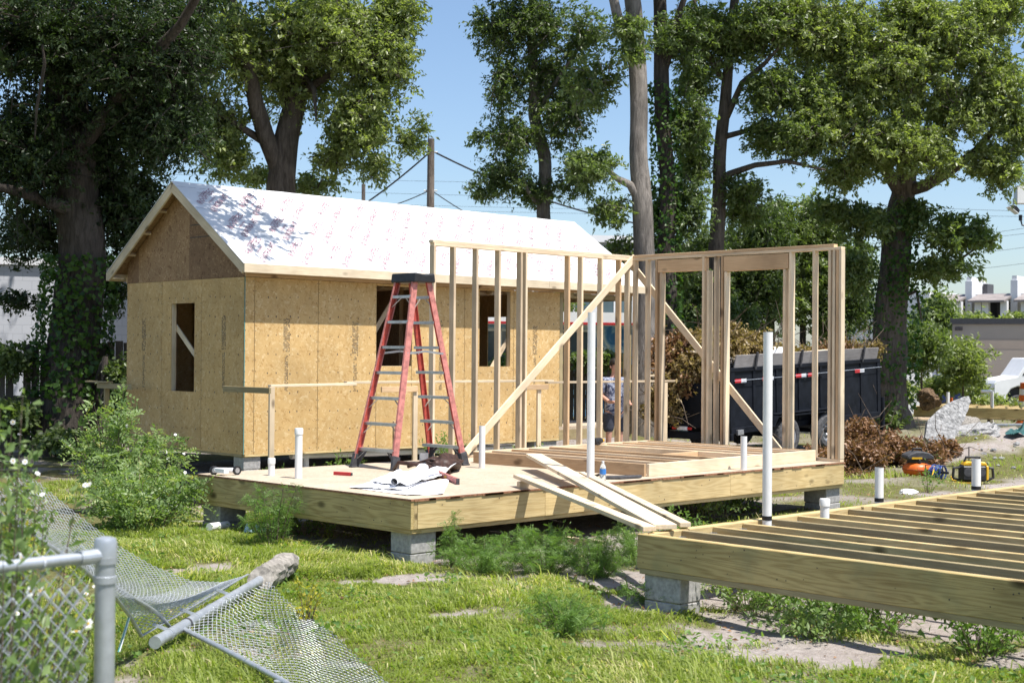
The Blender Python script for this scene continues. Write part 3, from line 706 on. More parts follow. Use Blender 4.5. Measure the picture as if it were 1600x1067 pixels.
block_pier(12.51, 12.82, 21.8, 22.1, ZB - .042, 'block pier under the house corner by the ivy tree, in deep shade', 'concrete block piers under the house')
b = MB(); b.tube([(13.6, 18.95, .36), (15.2, 18.95, .33), (18.6, 18.95, .29)], .055, 10); b.tube([(13.9, 18.95, .34), (13.9, 18.95, .05)], .05, 10)
tag(b.build('waste_pipe', M['pvc'], origin=(13.6, 18.95, .36)), 'grey-white waste pipe slung under the long side of the house', 'pipe')

# ------------------------------------------------------------------ batter boards
def batter(label, posts, boards):
    t = thing('batter_board', (posts[0][0], posts[0][1], .04), label, 'batter board', 'batter boards round the house')
    for x, y, z, mat in posts: lum('stake', (x, y, -.05), (x, y, z), .038, .089, M[mat], t, up=(1, 0, 0))
    for A, B, w_, h_, mat in boards: lum('rail', A, B, w_, h_, M[mat], t)
batter('batter board by the near house corner with a long rail along the wall', [(12.15, 17.42, 1.52, 'spf'), (14.92, 17.43, 1.50, 'spf'), (14.55, 17.47, .95, 'spf_red'), (17.75, 17.43, 1.50, 'spf'), (21.2, 17.43, 1.50, 'spf')],
       [((12.11, 17.40, 1.462), (12.11, 18.62, 1.462), .036, .088, 'pt_old'), ((12.16, 17.49, 1.53), (13.75, 17.49, 1.542), .088, .036, 'spf_pale'), ((13.62, 17.57, 1.566), (18.2, 17.54, 1.56), .088, .036, 'spf_pale'), ((18.0, 17.49, 1.53), (22.0, 17.49, 1.53), .088, .036, 'spf'),
        ((14.2, 17.40, 1.455), (14.94, 17.40, 1.455), .036, .088, 'spf_red'), ((17.4, 17.40, 1.455), (17.95, 17.40, 1.455), .036, .088, 'spf_red')])
batter('dark batter board at the shaded corner of the house by the ivy tree', [(12.15, 22.28, 1.44, 'pt_old')],
       [((12.10, 21.33, 1.43), (12.10, 22.5, 1.43), .036, .088, 'pt_old'), ((12.11, 22.1, 1.495), (12.11, 22.86, 1.495), .12, .03, 'pt_old')])

# ------------------------------------------------------------------ stud walls on the deck
ST = .038; SD = .089; ZW = DZ + .038; ZTOP = 3.40
WB = thing('stud_wall', (12.04, YB, DZ), 'open stud wall along the back of the deck with a diagonal brace', 'wall frame', 'open stud walls on the deck')
yw_ = YB - SD / 2
lum('bottom_plate', (12.02, yw_, DZ + .019), (15.86, yw_, DZ + .019), SD, ST, M['spf'], WB)
lum('top_plate', (12.04, yw_, ZTOP + .019), (15.95, yw_, ZTOP + .019), SD, ST, M['spf'], WB)
lum('top_plate', (12.02, yw_, ZTOP + .0575), (15.86, yw_, ZTOP + .0575), SD, ST, M['spf_pale'], WB)
for x, mt in ((12.055, 'spf'), (12.40, 'spf'), (12.80, 'spf'), (13.21, 'spf'), (13.62, 'spf'), (13.715, 'spf_pale'), (14.56, 'spf_red'), (14.83, 'spf'), (15.25, 'spf'), (15.645, 'spf_red'), (15.84, 'spf_pale')):
    z1 = ZTOP + (.0755 if x < 12.1 else -.001)
    lum('stud', (x, yw_, ZW + .001), (x, yw_, z1 if x > 12.1 else ZTOP - .001), SD, ST, M[mt], WB, up=(1, 0, 0))
lum('brace', (12.60, YB - SD - .016, .74), (15.93, YB - SD - .016, 3.455), .03, .098, M['spf_pale'], WB, up=(-.8, 0, 1))
WR = thing('stud_wall', (XB, Y1, DZ), 'open stud wall with two tall header-topped openings on the deck', 'wall frame', 'open stud walls on the deck')
xw_ = XB - SD / 2
lum('bottom_plate', (xw_, Y1 + .004, DZ + .019), (xw_, 11.01, DZ + .019), SD, ST, M['spf'], WR)
lum('bottom_plate', (xw_, 11.95, DZ + .019), (xw_, YB - SD - .004, DZ + .019), SD, ST, M['spf'], WR)
lum('top_plate', (xw_, Y1 + .004, ZTOP + .019), (xw_, YB - SD - .004, ZTOP + .019), SD, ST, M['spf'], WR)
lum('top_plate', (xw_, Y1 + .115, ZTOP + .0575), (xw_, YB - .002, ZTOP + .0575), SD, ST, M['spf_red'], WR)
for y, mt, zt_ in ((13.66, 'spf', 0), (13.42, 'spf', 0), (13.235, 'spf_red', 0), (13.15, 'spf', -.19), (12.385, 'spf', 0), (12.30, 'spf_pale', -.19), (12.18, 'spf', 0), (12.06, 'spf_red', 0), (12.0, 'spf_pale', -.22), (11.03, 'spf', -.22), (10.935, 'spf_pale', 0), (10.57, 'spf', 0), (10.33, 'spf', 0), (10.265, 'spf_pale', 0), (10.21, 'spf_red', 0), (10.169, 'spf_pale', 0)):
    lum('stud', (xw_, y, ZW + .001), (xw_, y, ZTOP - .001 + zt_), SD, ST, M[mt], WR, up=(0, 1, 0))
lum('header', (xw_, 12.345, ZTOP - .10), (xw_, 13.21, ZTOP - .10), .078, .176, M['spf_red'], WR)
lum('header', (xw_, 10.97, ZTOP - .112), (xw_, 12.035, ZTOP - .112), .078, .205, M['spf_red'], WR)
lum('brace', (XB + .017, 13.80, 3.36), (XB + .017, 11.10, .70), .03, .098, M['spf'], WR, up=(0, 1, 1))
nb = MB()
for z in (.9, .95): nb.box((XB - .03, Y1 + .0135, z), (XB - .01, Y1 + .0165, z + .02))
nb.build('bolt', M['ink'], WR)

for st_ in [o for o in list(WB.children) + list(WR.children) if o.name.startswith('stud')][::2]:
    L_ = st_.dimensions.x if st_.dimensions.x > .5 else 2.6; sb = MB(); x0 = -.9 + rng.random() * 1.6
    mw = WM[st_.name]; hy = (SD if True else ST) / 2
    for q in range(9): 
        if rng.random() < .75: sb.box((x0 + q * .022, -.02, ST / 2 + .0004), (x0 + q * .022 + .014, .012 * rng.random(), ST / 2 + .0012))
    if sb.v: tag(sb.build('grade_stamp', M['ink'], st_, M=mw), kind='stuff')

# ------------------------------------------------------------------ wall frame lying on the deck
a0 = R(2.6); cx, cy = 12.24, 10.34
LF = thing('lying_frame', (cx, cy, DZ), 'unraised timber wall frame lying flat on the deck', 'wall frame', None, rz=a0)
def lp(x, y, z): return (cx + x * math.cos(a0) - y * math.sin(a0), cy + x * math.sin(a0) + y * math.cos(a0), DZ + z)
FL, FW, FH = 3.58, 2.72, .14; zc = FH / 2 + .001
lum('plate', lp(.04, 0, zc), lp(FL, 0, zc), ST, FH, M['spf_pale'], LF)
lum('plate', lp(.04, FW, zc), lp(FL, FW, zc), ST, FH, M['spf'], LF)
for i, x in enumerate((.019, .36, .72, 1.05, 1.45, 2.25, 2.31, 2.66, 3.0, 3.35, 3.56)):
    lum('stud', lp(x, .021, zc - .001), lp(x, FW - .021, zc - .001), ST, FH, M['spf_red'] if i % 2 == 0 else M['spf'], LF)
lum('sill', lp(1.47, .9, zc - .002), lp(2.228, .9, zc - .002), ST, FH - .004, M['spf_red'], LF)

# ------------------------------------------------------------------ loose boards
g_ = 'loose boards bridging the two platforms'
o = lum('loose_board', (8.60, 7.22, .668), (10.33, 10.43, .775), .11, .038, M['spf'], None); tag(o, 'narrow board casting a shadow on the deck, lowest of the three bridging the platforms', 'board', g_)
d = Vector((11.94, 11.80, .868)) - Vector((8.77, 7.20, .70)); A = Vector((8.77, 7.20, .672)); B = A + d * 1.0; o = lum('loose_board', A, B + Vector((0, 0, -.0)), .185, .038, M['spf_pale'], None); tag(o, 'widest of the three boards bridging the platforms, its end raised on the lying frame', 'board', g_)
o = lum('loose_board', (9.02, 7.20, .668), (11.62, 10.72, .715), .09, .038, M['spf_pale'], None); tag(o, 'narrow pale board on the water bottle side of the three bridging the platforms', 'board', g_)
o = lum('wood_block', (10.16, 10.26, DZ + .036), (10.36, 10.20, DZ + .036), .06, .070, M['spf'], None); tag(o, 'offcut block propping the narrow board at the deck edge', 'wood block')
o = lum('loose_board', (10.87, 10.72, .085), (10.86, 9.72, .10), .06, .07, M['spf_pale'], None); tag(o, 'pale stick lying on the sand below the deck edge', 'board')
# ------------------------------------------------------------------ step ladder
LD = thing('step_ladder', (11.18, 13.1, DZ), 'red fibreglass two-sided step ladder with black cap standing on the deck', 'ladder')
tops = {(-1, 1): (11.085, 13.285), (-1, -1): (11.085, 12.955), (1, 1): (11.285, 13.285), (1, -1): (11.285, 12.955)}
feet = {(-1, 1): (10.54, 13.415), (-1, -1): (10.585, 12.72), (1, 1): (11.843, 13.52), (1, -1): (11.765, 12.80)}
ZT = 2.93
def rail_pt(k, z):
    a = feet[k]; b = tops[k]; t = (z - DZ) / (ZT - DZ); return Vector((a[0] + (b[0] - a[0]) * t, a[1] + (b[1] - a[1]) * t, z))
for k in feet:
    A = rail_pt(k, DZ + .11); B = rail_pt(k, ZT); b = MB(); sx, sy = k
    b.beam(A, B, .006, .078, 0, up=(1, 0, 0))
    for s in (-1, 1):
        off = Vector((s * .039, -sy * .012, 0)); b.beam(A + off, B + off, .026, .006, 1, up=(1, 0, 0))
    b.build('rail', [M['fibre'] if sy > 0 else M['fibre_pink'], M['fibre_pink'] if sx < 0 else M['fibre']], LD)
    f = MB(); P = rail_pt(k, DZ); Q = rail_pt(k, DZ + .16); f.beam(P + Vector((0, 0, .012)), Q, .046, .10, 0, up=(1, 0, 0)); f.box((P.x - .055, P.y - .03, DZ + .001), (P.x + .055, P.y + .03, DZ + .022)); f.build('foot', M['darkgrey'], LD, bevel=.004)
for sx in (-1, 1):
    for i in range(7):
        z = DZ + .235 + i * .302; a = rail_pt((sx, -1), z); c = rail_pt((sx, 1), z); b = MB()
        b.box((a.x - .045, a.y + .004, z - .022), (a.x + .045, c.y - .004, z)); b.box((a.x - .045, a.y + .004, z - .034), (a.x - .042, c.y - .004, z - .022)); b.box((a.x + .042, a.y + .004, z - .034), (a.x + .045, c.y - .004, z - .022))
        if i in (0, 1, 2, 6):
            for P, s in ((a, 1), (c, -1)): q = rail_pt((sx, -s), z - .13); b.beam((P.x, P.y + s * .14, z - .03), (q.x, q.y + s * .008, z - .14), .018, .004)
        b.build('step', M['alu'], LD)
    for s in (-1, 1):
        k = MB(); q = rail_pt((sx, s), DZ + .2); k.prism([(q.y - s * .012, DZ + .19), (q.y - s * .17, DZ + .20), (q.y - s * .02, DZ + .03)], q.x - .004, q.x + .004, 'x'); k.build('knee_brace', M['darkgrey'], LD)
for sy in (-1, 1):
    b = MB(); p = rail_pt((-1, sy), 2.02); q = rail_pt((1, sy), 2.02); m_ = (p + q) / 2; m_.z += .03; b.beam(p, m_, .006, .025); b.beam(m_, q, .006, .025); b.build('spreader', M['alu'], LD)
b = MB(); b.prism([(11.02, 2.87), (11.35, 2.87), (11.335, 2.985), (11.20, 2.965), (11.17, 2.965), (11.035, 2.985)], 12.89, 13.35, 'y'); b.build('top_cap', M['blackp'], LD, bevel=.014)

# ------------------------------------------------------------------ small things on the deck
def z_on(x, y): return DZ + .001
# plans
t = thing('paper_plans', (9.6, 11.4, DZ), 'crumpled white sheets of building plans spread on the deck corner', 'plans')
def sheet(pts, seed, amp, z0, nx=16, ny=12):
    A, B, C_, D_ = [Vector(p) for p in pts]; V = []; F = []
    for j in range(ny + 1):
        for i in range(nx + 1):
            u, v = i / nx, j / ny; p = (A * (1 - u) + B * u) * (1 - v) + (D_ * (1 - u) + C_ * u) * v
            h = max(0, mnoise.noise(Vector((u * 2.6 + seed, v * 2.2, seed * 1.7))) * amp + amp * .25) * (.35 + 1.1 * v) + .3 * amp * abs(mnoise.noise(Vector((u * 8, v * 7 + seed, 2))))
            V.append((p.x, p.y, z0 + h))
    for j in range(ny):
        for i in range(nx): a = j * (nx + 1) + i; F.append((a, a + 1, a + nx + 2, a + nx + 1))
    return V, F
for i, (pts, amp, z0) in enumerate(((((8.92, 11.42, 0), (8.83, 10.42, 0), (9.15, 10.26, 0), (10.3, 11.45, 0)), .022, DZ + .003), (((8.86, 11.35, 0), (9.05, 10.75, 0), (10.45, 11.75, 0), (10.2, 12.15, 0)), .075, DZ + .012), (((9.25, 11.5, 0), (9.25, 10.9, 0), (10.9, 12.0, 0), (10.6, 12.35, 0)), .11, DZ + .03))):
    V, F = sheet(pts, i * 3.3 + 1, amp, z0); b = MB(); b.add(V, F); o = b.build('sheet', M['paper'], t, smooth=True)
b = MB(); a_ = [(9.15 + 1.5 * k / 10, 11.0 + 1.22 * k / 10, DZ + .075 + .02 * math.sin(k)) for k in range(11)]; b.tube(a_, [.036 + .012 * math.sin(k * 1.7) for k in range(11)], 12, caps=False); b.build('rolled_sheet', M['paper'], t, smooth=True)
# tool bag
t = thing('tool_bag', (10.9, 12.4, DZ), 'slumped dark brown leather tool bag on the deck under the ladder', 'tool bag')
ic = bmesh.new(); bmesh.ops.create_icosphere(ic, subdivisions=4, radius=1)
for v in ic.verts:
    n_ = mnoise.noise(v.co * 1.7) * .35 + mnoise.noise(v.co * 4.5) * .16; s = 1 + n_
    v.co = Vector((v.co.x * .60 * s, v.co.y * .19 * s, max(-.01, v.co.z * .115 * (1 + 1.4 * n_) * (1.0 - .35 * v.co.x) + .075)))
me = bpy.data.meshes.new('bag'); ic.to_mesh(me); ic.free(); me.shade_smooth(); link('bag_body', me, M['leather'], t, Matrix.Translation((11.08, 12.42, DZ + .002)) @ Matrix.Rotation(R(42), 4, 'Z'))
b = MB(); b.tube([(10.5, 12.62, DZ + .03), (10.42, 12.45, DZ + .12), (10.55, 12.2, DZ + .10), (10.75, 12.05, DZ + .05), (10.72, 11.92, DZ + .02)], .022, 8)
b.tube([(10.6, 12.5, DZ + .06), (10.68, 12.2, DZ + .16), (10.9, 12.1, DZ + .1)], .018, 8); b.build('strap', M['leather'], t, smooth=True)
b = MB(); b.tube([(11.5, 12.72, DZ + .1), (11.62, 12.9, DZ + .08), (11.66, 13.02, DZ + .03)], .018, 8); b.build('handle', M['leather'], t)
b = MB(); b.box((10.52, 12.42, DZ + .09), (10.56, 12.46, DZ + .125)); b.build('buckle', M['alu'], t)
# spirit level
t = thing('spirit_level', (10.3, 11.5, DZ), 'red aluminium spirit level lying on the deck in front of the tool bag', 'level')
lum('level_body', (10.60, 12.02, DZ + .032), (9.99, 10.98, DZ + .032), .028, .062, M['fibre_pink'], t)
for k in (.25, .52, .78): 
    p = Vector((10.60, 12.02, DZ + .03)).lerp(Vector((9.99, 10.98, DZ + .03)), k); dd = Vector((-.61, -1.04, 0)).normalized()
    lum('vial', p - dd * .05, p + dd * .05, .032, .03, M['red'] if k != .52 else M['yellow'], t)
lum('end_cap', (9.985, 10.975, DZ + .032), (9.975, 10.958, DZ + .032), .034, .066, M['darkgrey'], t)
t = thing('chalk_box', (9.74, 12.62, DZ), 'small flat red bar lying alone on the deck', 'tool'); lum('body', (9.715, 12.72, DZ + .02), (9.78, 12.50, DZ + .02), .03, .038, M['red'], t); lum('tip', (9.781, 12.497, DZ + .02), (9.785, 12.483, DZ + .02), .024, .03, M['darkgrey'], t)
# bottle
m, n, b_ = mk('clear_plastic'); b_.inputs['Base Color'].default_value = (.86, .93, .97, 1); b_.inputs['Roughness'].default_value = .12; b_.inputs['Transmission Weight'].default_value = .75; b_.inputs['IOR'].default_value = 1.2; M['clear'] = m
t = thing('water_bottle', (11.46, 10.28, DZ), 'clear plastic water bottle with a blue label on the deck edge', 'bottle')
b = MB(); b.lathe([(0, .002), (.030, .002), (.034, .015), (.034, .06), (.032, .07), (.034, .08), (.034, .135), (.028, .165), (.014, .19), (.013, .205)], (11.46, 10.28, DZ), 16); b.build('bottle_body', M['clear'], t, smooth=True)
b = MB(); b.lathe([(.0346, .075), (.0346, .132)], (11.46, 10.28, DZ), 16); b.build('label', plain('blue_label', (.05, .22, .6), .4), t)
b = MB(); b.lathe([(.0145, .2), (.0145, .217), (0, .218)], (11.46, 10.28, DZ), 12); b.build('bottle_cap', M['white'], t)
t = thing('tape_measure', (11.60, 10.62, DZ), 'yellow and black tape measure beside the water bottle', 'tape measure')
b = MB(); b.prism([(11.56, DZ + .002), (11.64, DZ + .002), (11.645, DZ + .05), (11.62, DZ + .08), (11.57, DZ + .08), (11.555, DZ + .05)], 10.60, 10.64, 'y'); b.build('case', M['blackp'], t, bevel=.006)
b = MB(); b.lathe([(0, -.001), (.026, -.001), (.026, .004)], (11.6, 10.598, DZ + .042), 12, axis='y'); b.lathe([(.0, -.004), (.026, -.004)], (11.6, 10.6, DZ + .042), 12, axis='y'); b.build('face_disc', M['yellow'], t)
t = thing('hand_saw', (11.85, 10.35, DZ), 'dark flat tool lying between water bottle and lying wall frame', 'tool'); b = MB(); b.prism([(11.62, 10.40), (11.75, 10.28), (12.02, 10.24), (12.10, 10.27), (11.9, 10.36), (11.72, 10.46)], DZ + .002, DZ + .035, 'z'); b.build('body', M['darkgrey'], t, bevel=.008)
b = MB(); b.tube([(11.66, 10.42, DZ + .03), (11.60, 10.46, DZ + .05), (11.60, 10.52, DZ + .03)], .014, 8); b.build('handle', M['blackp'], t)
t = thing('cordless_drill', (14.35, 12.98, .82), 'black and yellow cordless tool lying on the frame in the back corner', 'power tool')
zz = DZ + .145
b = MB(); b.tube([(14.22, 12.93, zz + .05), (14.42, 12.98, zz + .05)], [.045, .04], 10); b.box((14.25, 12.9, zz), (14.33, 13.0, zz + .03)); b.build('motor_body', M['blackp'], t)
b = MB(); b.tube([(14.42, 12.98, zz + .05), (14.5, 13.0, zz + .05)], [.035, .02], 10); b.build('chuck', M['yellow'], t)
t = thing('door_roller', (8.78, 13.45, DZ), 'white bar on two small black wheels at the shaded edge of the deck', 'roller')
b = MB(); b.box((8.70, 13.36, DZ + .03), (8.76, 13.60, DZ + .075)); b.tube([(8.715, 13.56, DZ + .05), (8.88, 13.40, DZ + .05)], .03, 10); b.build('bar', M['white'], t)
for p in ((8.70, 13.56), (8.885, 13.385)):
    b = MB(); b.lathe([(.03, -.012), (.05, -.012), (.05, .012), (.03, .012), (.03, -.012)], (p[0], p[1], DZ + .052), 16, axis='y'); o = b.build('wheel', M['blackp'], t)
    b = MB(); b.lathe([(0, -.01), (.03, -.01), (.03, .01), (0, .01)], (p[0], p[1], DZ + .052), 12, axis='y'); b.build('hub', M['alu'], o)
t = thing('white_tube', (8.6, 13.33, .05), 'short white plastic tube lying in the grass by the shaded pier', 'pipe'); b = MB(); b.tube([(8.47, 13.28, g1(8.47, 13.28) + .05), (8.75, 13.36, g1(8.75, 13.36) + .05)], .045, 14); b.build('tube_wall', M['pvc'], t, smooth=False)
q = pz(403, 838, .06); t = thing('plastic_bag', tuple(q), 'crumpled pale blue plastic wrapper in the grass', 'litter'); V, F = sheet(((q[0] - .16, q[1] - .1, 0), (q[0] + .14, q[1] - .12, 0), (q[0] + .16, q[1] + .12, 0), (q[0] - .12, q[1] + .1, 0)), 7.7, .12, g1(q[0], q[1]) + .02); b = MB(); b.add(V, F)
b.build('wrapper', plain('pale_blue_film', (.45, .62, .72), .3), t)

# ------------------------------------------------------------------ compressor, hose, radio
cx, cy = 20.95, 11.95; gz = g1(cx, cy)
t = thing('air_compressor', (cx, cy, gz), 'orange pancake air compressor with a black motor shroud on the dirt', 'compressor')
b = MB(); b.lathe([(0, .06), (.14, .06), (.21, .09), (.235, .14), (.235, .18), (.21, .235), (.14, .27), (0, .275)], (cx, cy, gz), 28); b.build('tank', M['orange'], t, smooth=True)
b = MB(); b.lathe([(.238, .150), (.242, .155), (.242, .168), (.238, .172)], (cx, cy, gz), 28); b.build('tank_seam', plain('dark_orange', (.42, .08, .02), .5), t)
b = MB()
for k in range(3): a = k * 2.09 + .5; b.tube([(cx + .16 * math.cos(a), cy + .16 * math.sin(a), gz - .01), (cx + .16 * math.cos(a), cy + .16 * math.sin(a), gz + .09)], .022, 8)
b.build('rubber_feet', M['blackp'], t)
b = MB(); b.box((cx - .13, cy - .12, gz + .26), (cx + .13, cy + .12, gz + .33)); b.build('motor', M['blackp'], t, bevel=.01)
b = MB(); b.prism([(-.215, .325), (.215, .325), (.225, .38), (.13, .44), (.05, .455), (-.08, .455), (-.17, .42), (-.225, .38)], -.16, .16, 'y'); o = b.build('shroud', M['darkgrey'], t, bevel=.018, M=Matrix.Translation((cx, cy, gz)) @ Matrix.Rotation(R(-40), 4, 'Z'))
b = MB(); b.tube([(-.09, 0, .44), (-.075, 0, .495), (.06, 0, .495), (.075, 0, .44)], .016, 8); b.build('handle', M['blackp'], t, M=Matrix.Translation((cx, cy, gz)) @ Matrix.Rotation(R(-40), 4, 'Z'))
b = MB(); b.box((-.15, -.163, .335), (.02, -.1605, .365)); b.build('badge', M['yellow'], t, M=Matrix.Translation((cx, cy, gz)) @ Matrix.Rotation(R(-40), 4, 'Z'))
b = MB(); b.tube([(.17, -.17, .12), (.25, -.25, .12)], .012, 8); b.lathe([(0, 0), (.03, 0), (.03, .02), (0, .02)], (.2, -.24, .12), 10, axis='y'); b.build('gauge', M['alu'], t, M=Matrix.Translation((cx, cy, gz)))
hx, hy = 20.88, 11.56; hz = g1(hx, hy)
t = thing('hose_reel', (hx, hy, hz), 'blue air hose wound on a black wire reel beside the compressor', 'hose')
b = MB(); P = []
for i in range(180): a = i * .35; r_ = .085 + .03 * math.sin(i * .11); P.append((hx + r_ * math.cos(a) * 1.0, hy + (i / 180 - .5) * .24, hz + .13 + r_ * math.sin(a)))
b.tube(P, .011, 6); b.build('hose', M['blue'], t)
b = MB(); 
for yy_ in (-.15, .15): b.tube([(hx - .12, hy + yy_, hz + .01), (hx - .10, hy + yy_, hz + .24), (hx + .12, hy + yy_ - .06, hz + .24), (hx + .14, hy + yy_ - .06, hz + .01)], .009, 6)
b.tube([(hx, hy - .2, hz + .13), (hx, hy + .16, hz + .13)], .02, 8); b.build('reel_frame', M['blackp'], t)
b = MB(); P = [(cx + .1, cy - .25, hz + .2), (20.75, 11.55, hz + .16), (20.55, 11.48, hz + .03), (20.45, 11.1, hz + .02), (20.7, 10.75, hz + .02), (20.9, 11.3, hz + .015), (21.4, 11.6, hz + .03)]
b.tube(P, .010, 6); tag(b.build('extension_cord', M['yellow'], origin=P[0]), 'yellow cord trailing over the dirt from compressor to radio', 'cord')
rx, ry = 20.80, 10.90; rz_ = g1(rx, ry)
t = thing('job_radio', (rx, ry, rz_), 'black and yellow jobsite radio with handles and aerial on the dirt', 'radio')
MR = Matrix.Translation((rx, ry, rz_)) @ Matrix.Rotation(R(-46), 4, 'Z') @ Matrix.Scale(1.18, 4)
b = MB(); b.box((-.17, -.08, .03), (.17, .12, .25)); b.build('case', M['blackp'], t, bevel=.03, M=MR)
b = MB(); b.prism([(-.15, .24), (.17, .24), (.15, .285), (.06, .30), (0, .255), (-.05, .30), (-.12, .285)], -.07, .10, 'y'); b.build('top_shell', M['yellow'], t, bevel=.012, M=MR)
b = MB(); b.box((.15, -.075, .05), (.185, .10, .24)); b.build('side_shell', M['yellow'], t, bevel=.01, M=MR)
for s in (-1, 1):
    b = MB(); b.tube([(s * .17, 0, .21), (s * .255, 0, .205), (s * .265, 0, .08), (s * .18, 0, .04)], .020, 8); b.build('side_guard', M['blackp'], t, M=MR)
b = MB(); b.tube([(-.11, .02, .285), (-.09, .02, .345), (.09, .02, .345), (.11, .02, .285)], .018, 8); b.build('carry_handle', M['blackp'], t, M=MR)
b = MB(); b.tube([(-.03, .09, .29), (-.03, .09, .48)], .007, 6); b.build('aerial', M['blackp'], t, M=MR)
b = MB(); b.box((-.04, -.084, .075), (.02, -.0805, .10)); b.build('badge', M['yellow'], t, M=MR)
b = MB(); b.lathe([(0, -.085), (.055, -.085), (.06, -.079)], (-.085, 0, .15), 14, axis='y'); b.lathe([(0, -.085), (.055, -.085), (.06, -.079)], (.085, 0, .15), 14, axis='y'); b.build('speaker_grille', M['darkgrey'], t, M=MR)

# ------------------------------------------------------------------ dump trailer
TX, TY = 21.85, 16.30; MT = Matrix.Translation((TX, TY, .05)) @ Matrix.Rotation(R(-2.2), 4, 'Y')
TR = thing('dump_trailer', (TX, TY, .05), 'black dump trailer with grey sideboards loaded with cut brush', 'trailer')
TLn, TWd, z0, z1 = 5.25, 1.75, .57, 1.72
b = MB(); b.box((0, .05, z0 + .03), (TLn, .09, z1 - .05)); b.build('side_panel', M['trailer'], TR, M=MT)
b = MB(); b.box((0, TWd - .09, z0 + .03), (TLn, TWd - .05, z1 - .05)); b.build('side_panel', M['trailer'], TR, M=MT)
b = MB(); b.box((TLn - .05, .09, z0 + .03), (TLn, TWd - .09, z1)); b.build('front_panel', M['trailer'], TR, M=MT)
b = MB(); b.box((0.02, .09, z0), (TLn - .05, TWd - .09, z0 + .05)); b.build('bed_floor', M['trailer'], TR, M=MT)
for yy_ in (.02, TWd - .10):
    b = MB(); b.box((-.02, yy_, z1 - .06), (TLn + .02, yy_ + .08, z1 + .02)); b.build('top_rail', M['trailer'], TR, bevel=.008, M=MT)
    b = MB(); b.box((-.02, yy_, z0 - .08), (TLn + .02, yy_ + .08, z0 + .04)); b.build('bottom_rail', M['trailer'], TR, bevel=.008, M=MT)
    for x in (0, .70, 1.46, 2.22, 2.98, 3.74, 4.50, TLn - .09):
        b = MB(); wd = .12 if x in (0, TLn - .09) else .075; b.box((x, yy_ + .008, z0 + .04), (x + wd, yy_ + .05, z1 - .06)); b.build('rib', M['trailer'], TR, bevel=.006, M=MT)
# sideboards leaning outwards
for x0, x1 in ((.12, 2.60), (2.605, TLn - .1)):
    b = MB(); b.beam((x0, .02, z1 + .14), (x1, .02, z1 + .14), .025, .24, up=(0, -.25, 1)); b.build('sideboard', M['greywood'], TR, M=MT)
    b = MB(); b.beam((x0, TWd - .02, z1 + .14), (x1, TWd - .02, z1 + .14), .025, .24, up=(0, .25, 1)); b.build('sideboard', M['greywood'], TR, M=MT)
for x in (.74, 2.25, 3.40, 4.53):
    b = MB(); b.beam((x, .0, z1 - .02), (x, -.06, z1 + .30), .05, .03, up=(0, 1, 0)); b.build('stake', M['darkgrey'], TR, M=MT)
b = MB(); b.tube([(.05, -.012, z1 - .22), (1.5, -.012, z1 - .215), (3.2, -.012, z1 - .19), (TLn, -.012, z1 - .16)], .006, 5); b.build('tie_rod', M['galv'], TR, M=MT)
for x in (.10, .98, 2.10, 2.52, 4.25):
    zz = z1 - .27 + x * .006
    b = MB(); b.box((x, .0065, zz), (x + .19, .0115, zz + .075)); o = b.build('reflector', M['decal'], TR, M=MT)
    b = MB(); b.box((x + .1905, .0065, zz), (x + .36, .0115, zz + .075)); b.build('reflector', M['decalw'], TR, M=MT)
b = MB(); b.box((3.02, .004, z0 + .06), (3.13, .0115, z0 + .22)); b.build('data_plate', M['decalw'], TR, M=MT)
# fender and wheels
b = MB(); b.beam((.95, -.12, .58), (1.12, -.12, .80), .30, .02, up=(-1, 0, 1)); b.beam((1.10, -.12, .80), (3.22, -.12, .80), .30, .025); b.beam((3.20, -.12, .80), (3.38, -.12, .58), .30, .02, up=(1, 0, 1)); b.beam((1.10, -.265, .785), (3.22, -.265, .785), .01, .06); b.build('fender', M['trailer'], TR, M=MT)
for x in (1.50, 2.82):
    for yy_, sd in ((-.14, -1), (TWd + .14, 1)):
        c = (x, yy_, .37); b = MB(); b.lathe([(.21, -.11), (.30, -.115), (.345, -.09), (.36, -.05), (.36, .05), (.345, .09), (.30, .115), (.21, .11), (.21, -.11)], c, 30, axis='y'); ty = b.build('wheel', M['tyre'], TR, smooth=False, M=MT)
        tr = MB()
        for k in range(30):
            a = k * 2 * math.pi / 30
            for q in (-.055, 0, .055): a2 = a + (.05 if q else 0); tr.beam((c[0] + .36 * math.cos(a2), yy_ + q - .02, c[2] + .36 * math.sin(a2)), (c[0] + .36 * math.cos(a2), yy_ + q + .02, c[2] + .36 * math.sin(a2)), .045, .014, up=(math.cos(a2), 0, math.sin(a2)))
        tag(tr.build('tread', M['tyre'], ty, M=MT), kind='stuff')
        b = MB(); b.lathe([(0, sd * .03), (.07, sd * .03), (.09, sd * .065), (.15, sd * .05), (.175, sd * .09), (.215, sd * .10), (.215, 0)], c, 24, axis='y'); b.build('rim', M['rim'], ty, M=MT)
        b = MB()
        for k in range(8): a = k * math.pi / 4; b.lathe([(0, 0), (.024, 0)], (c[0] + .125 * math.cos(a), yy_ + sd * .066, c[2] + .125 * math.sin(a)), 8, axis='y')
        b.lathe([(.0, sd * .10), (.035, sd * .10), (.045, sd * .03)], c, 10, axis='y'); b.build('hub_holes', M['blackp'], ty, M=MT)
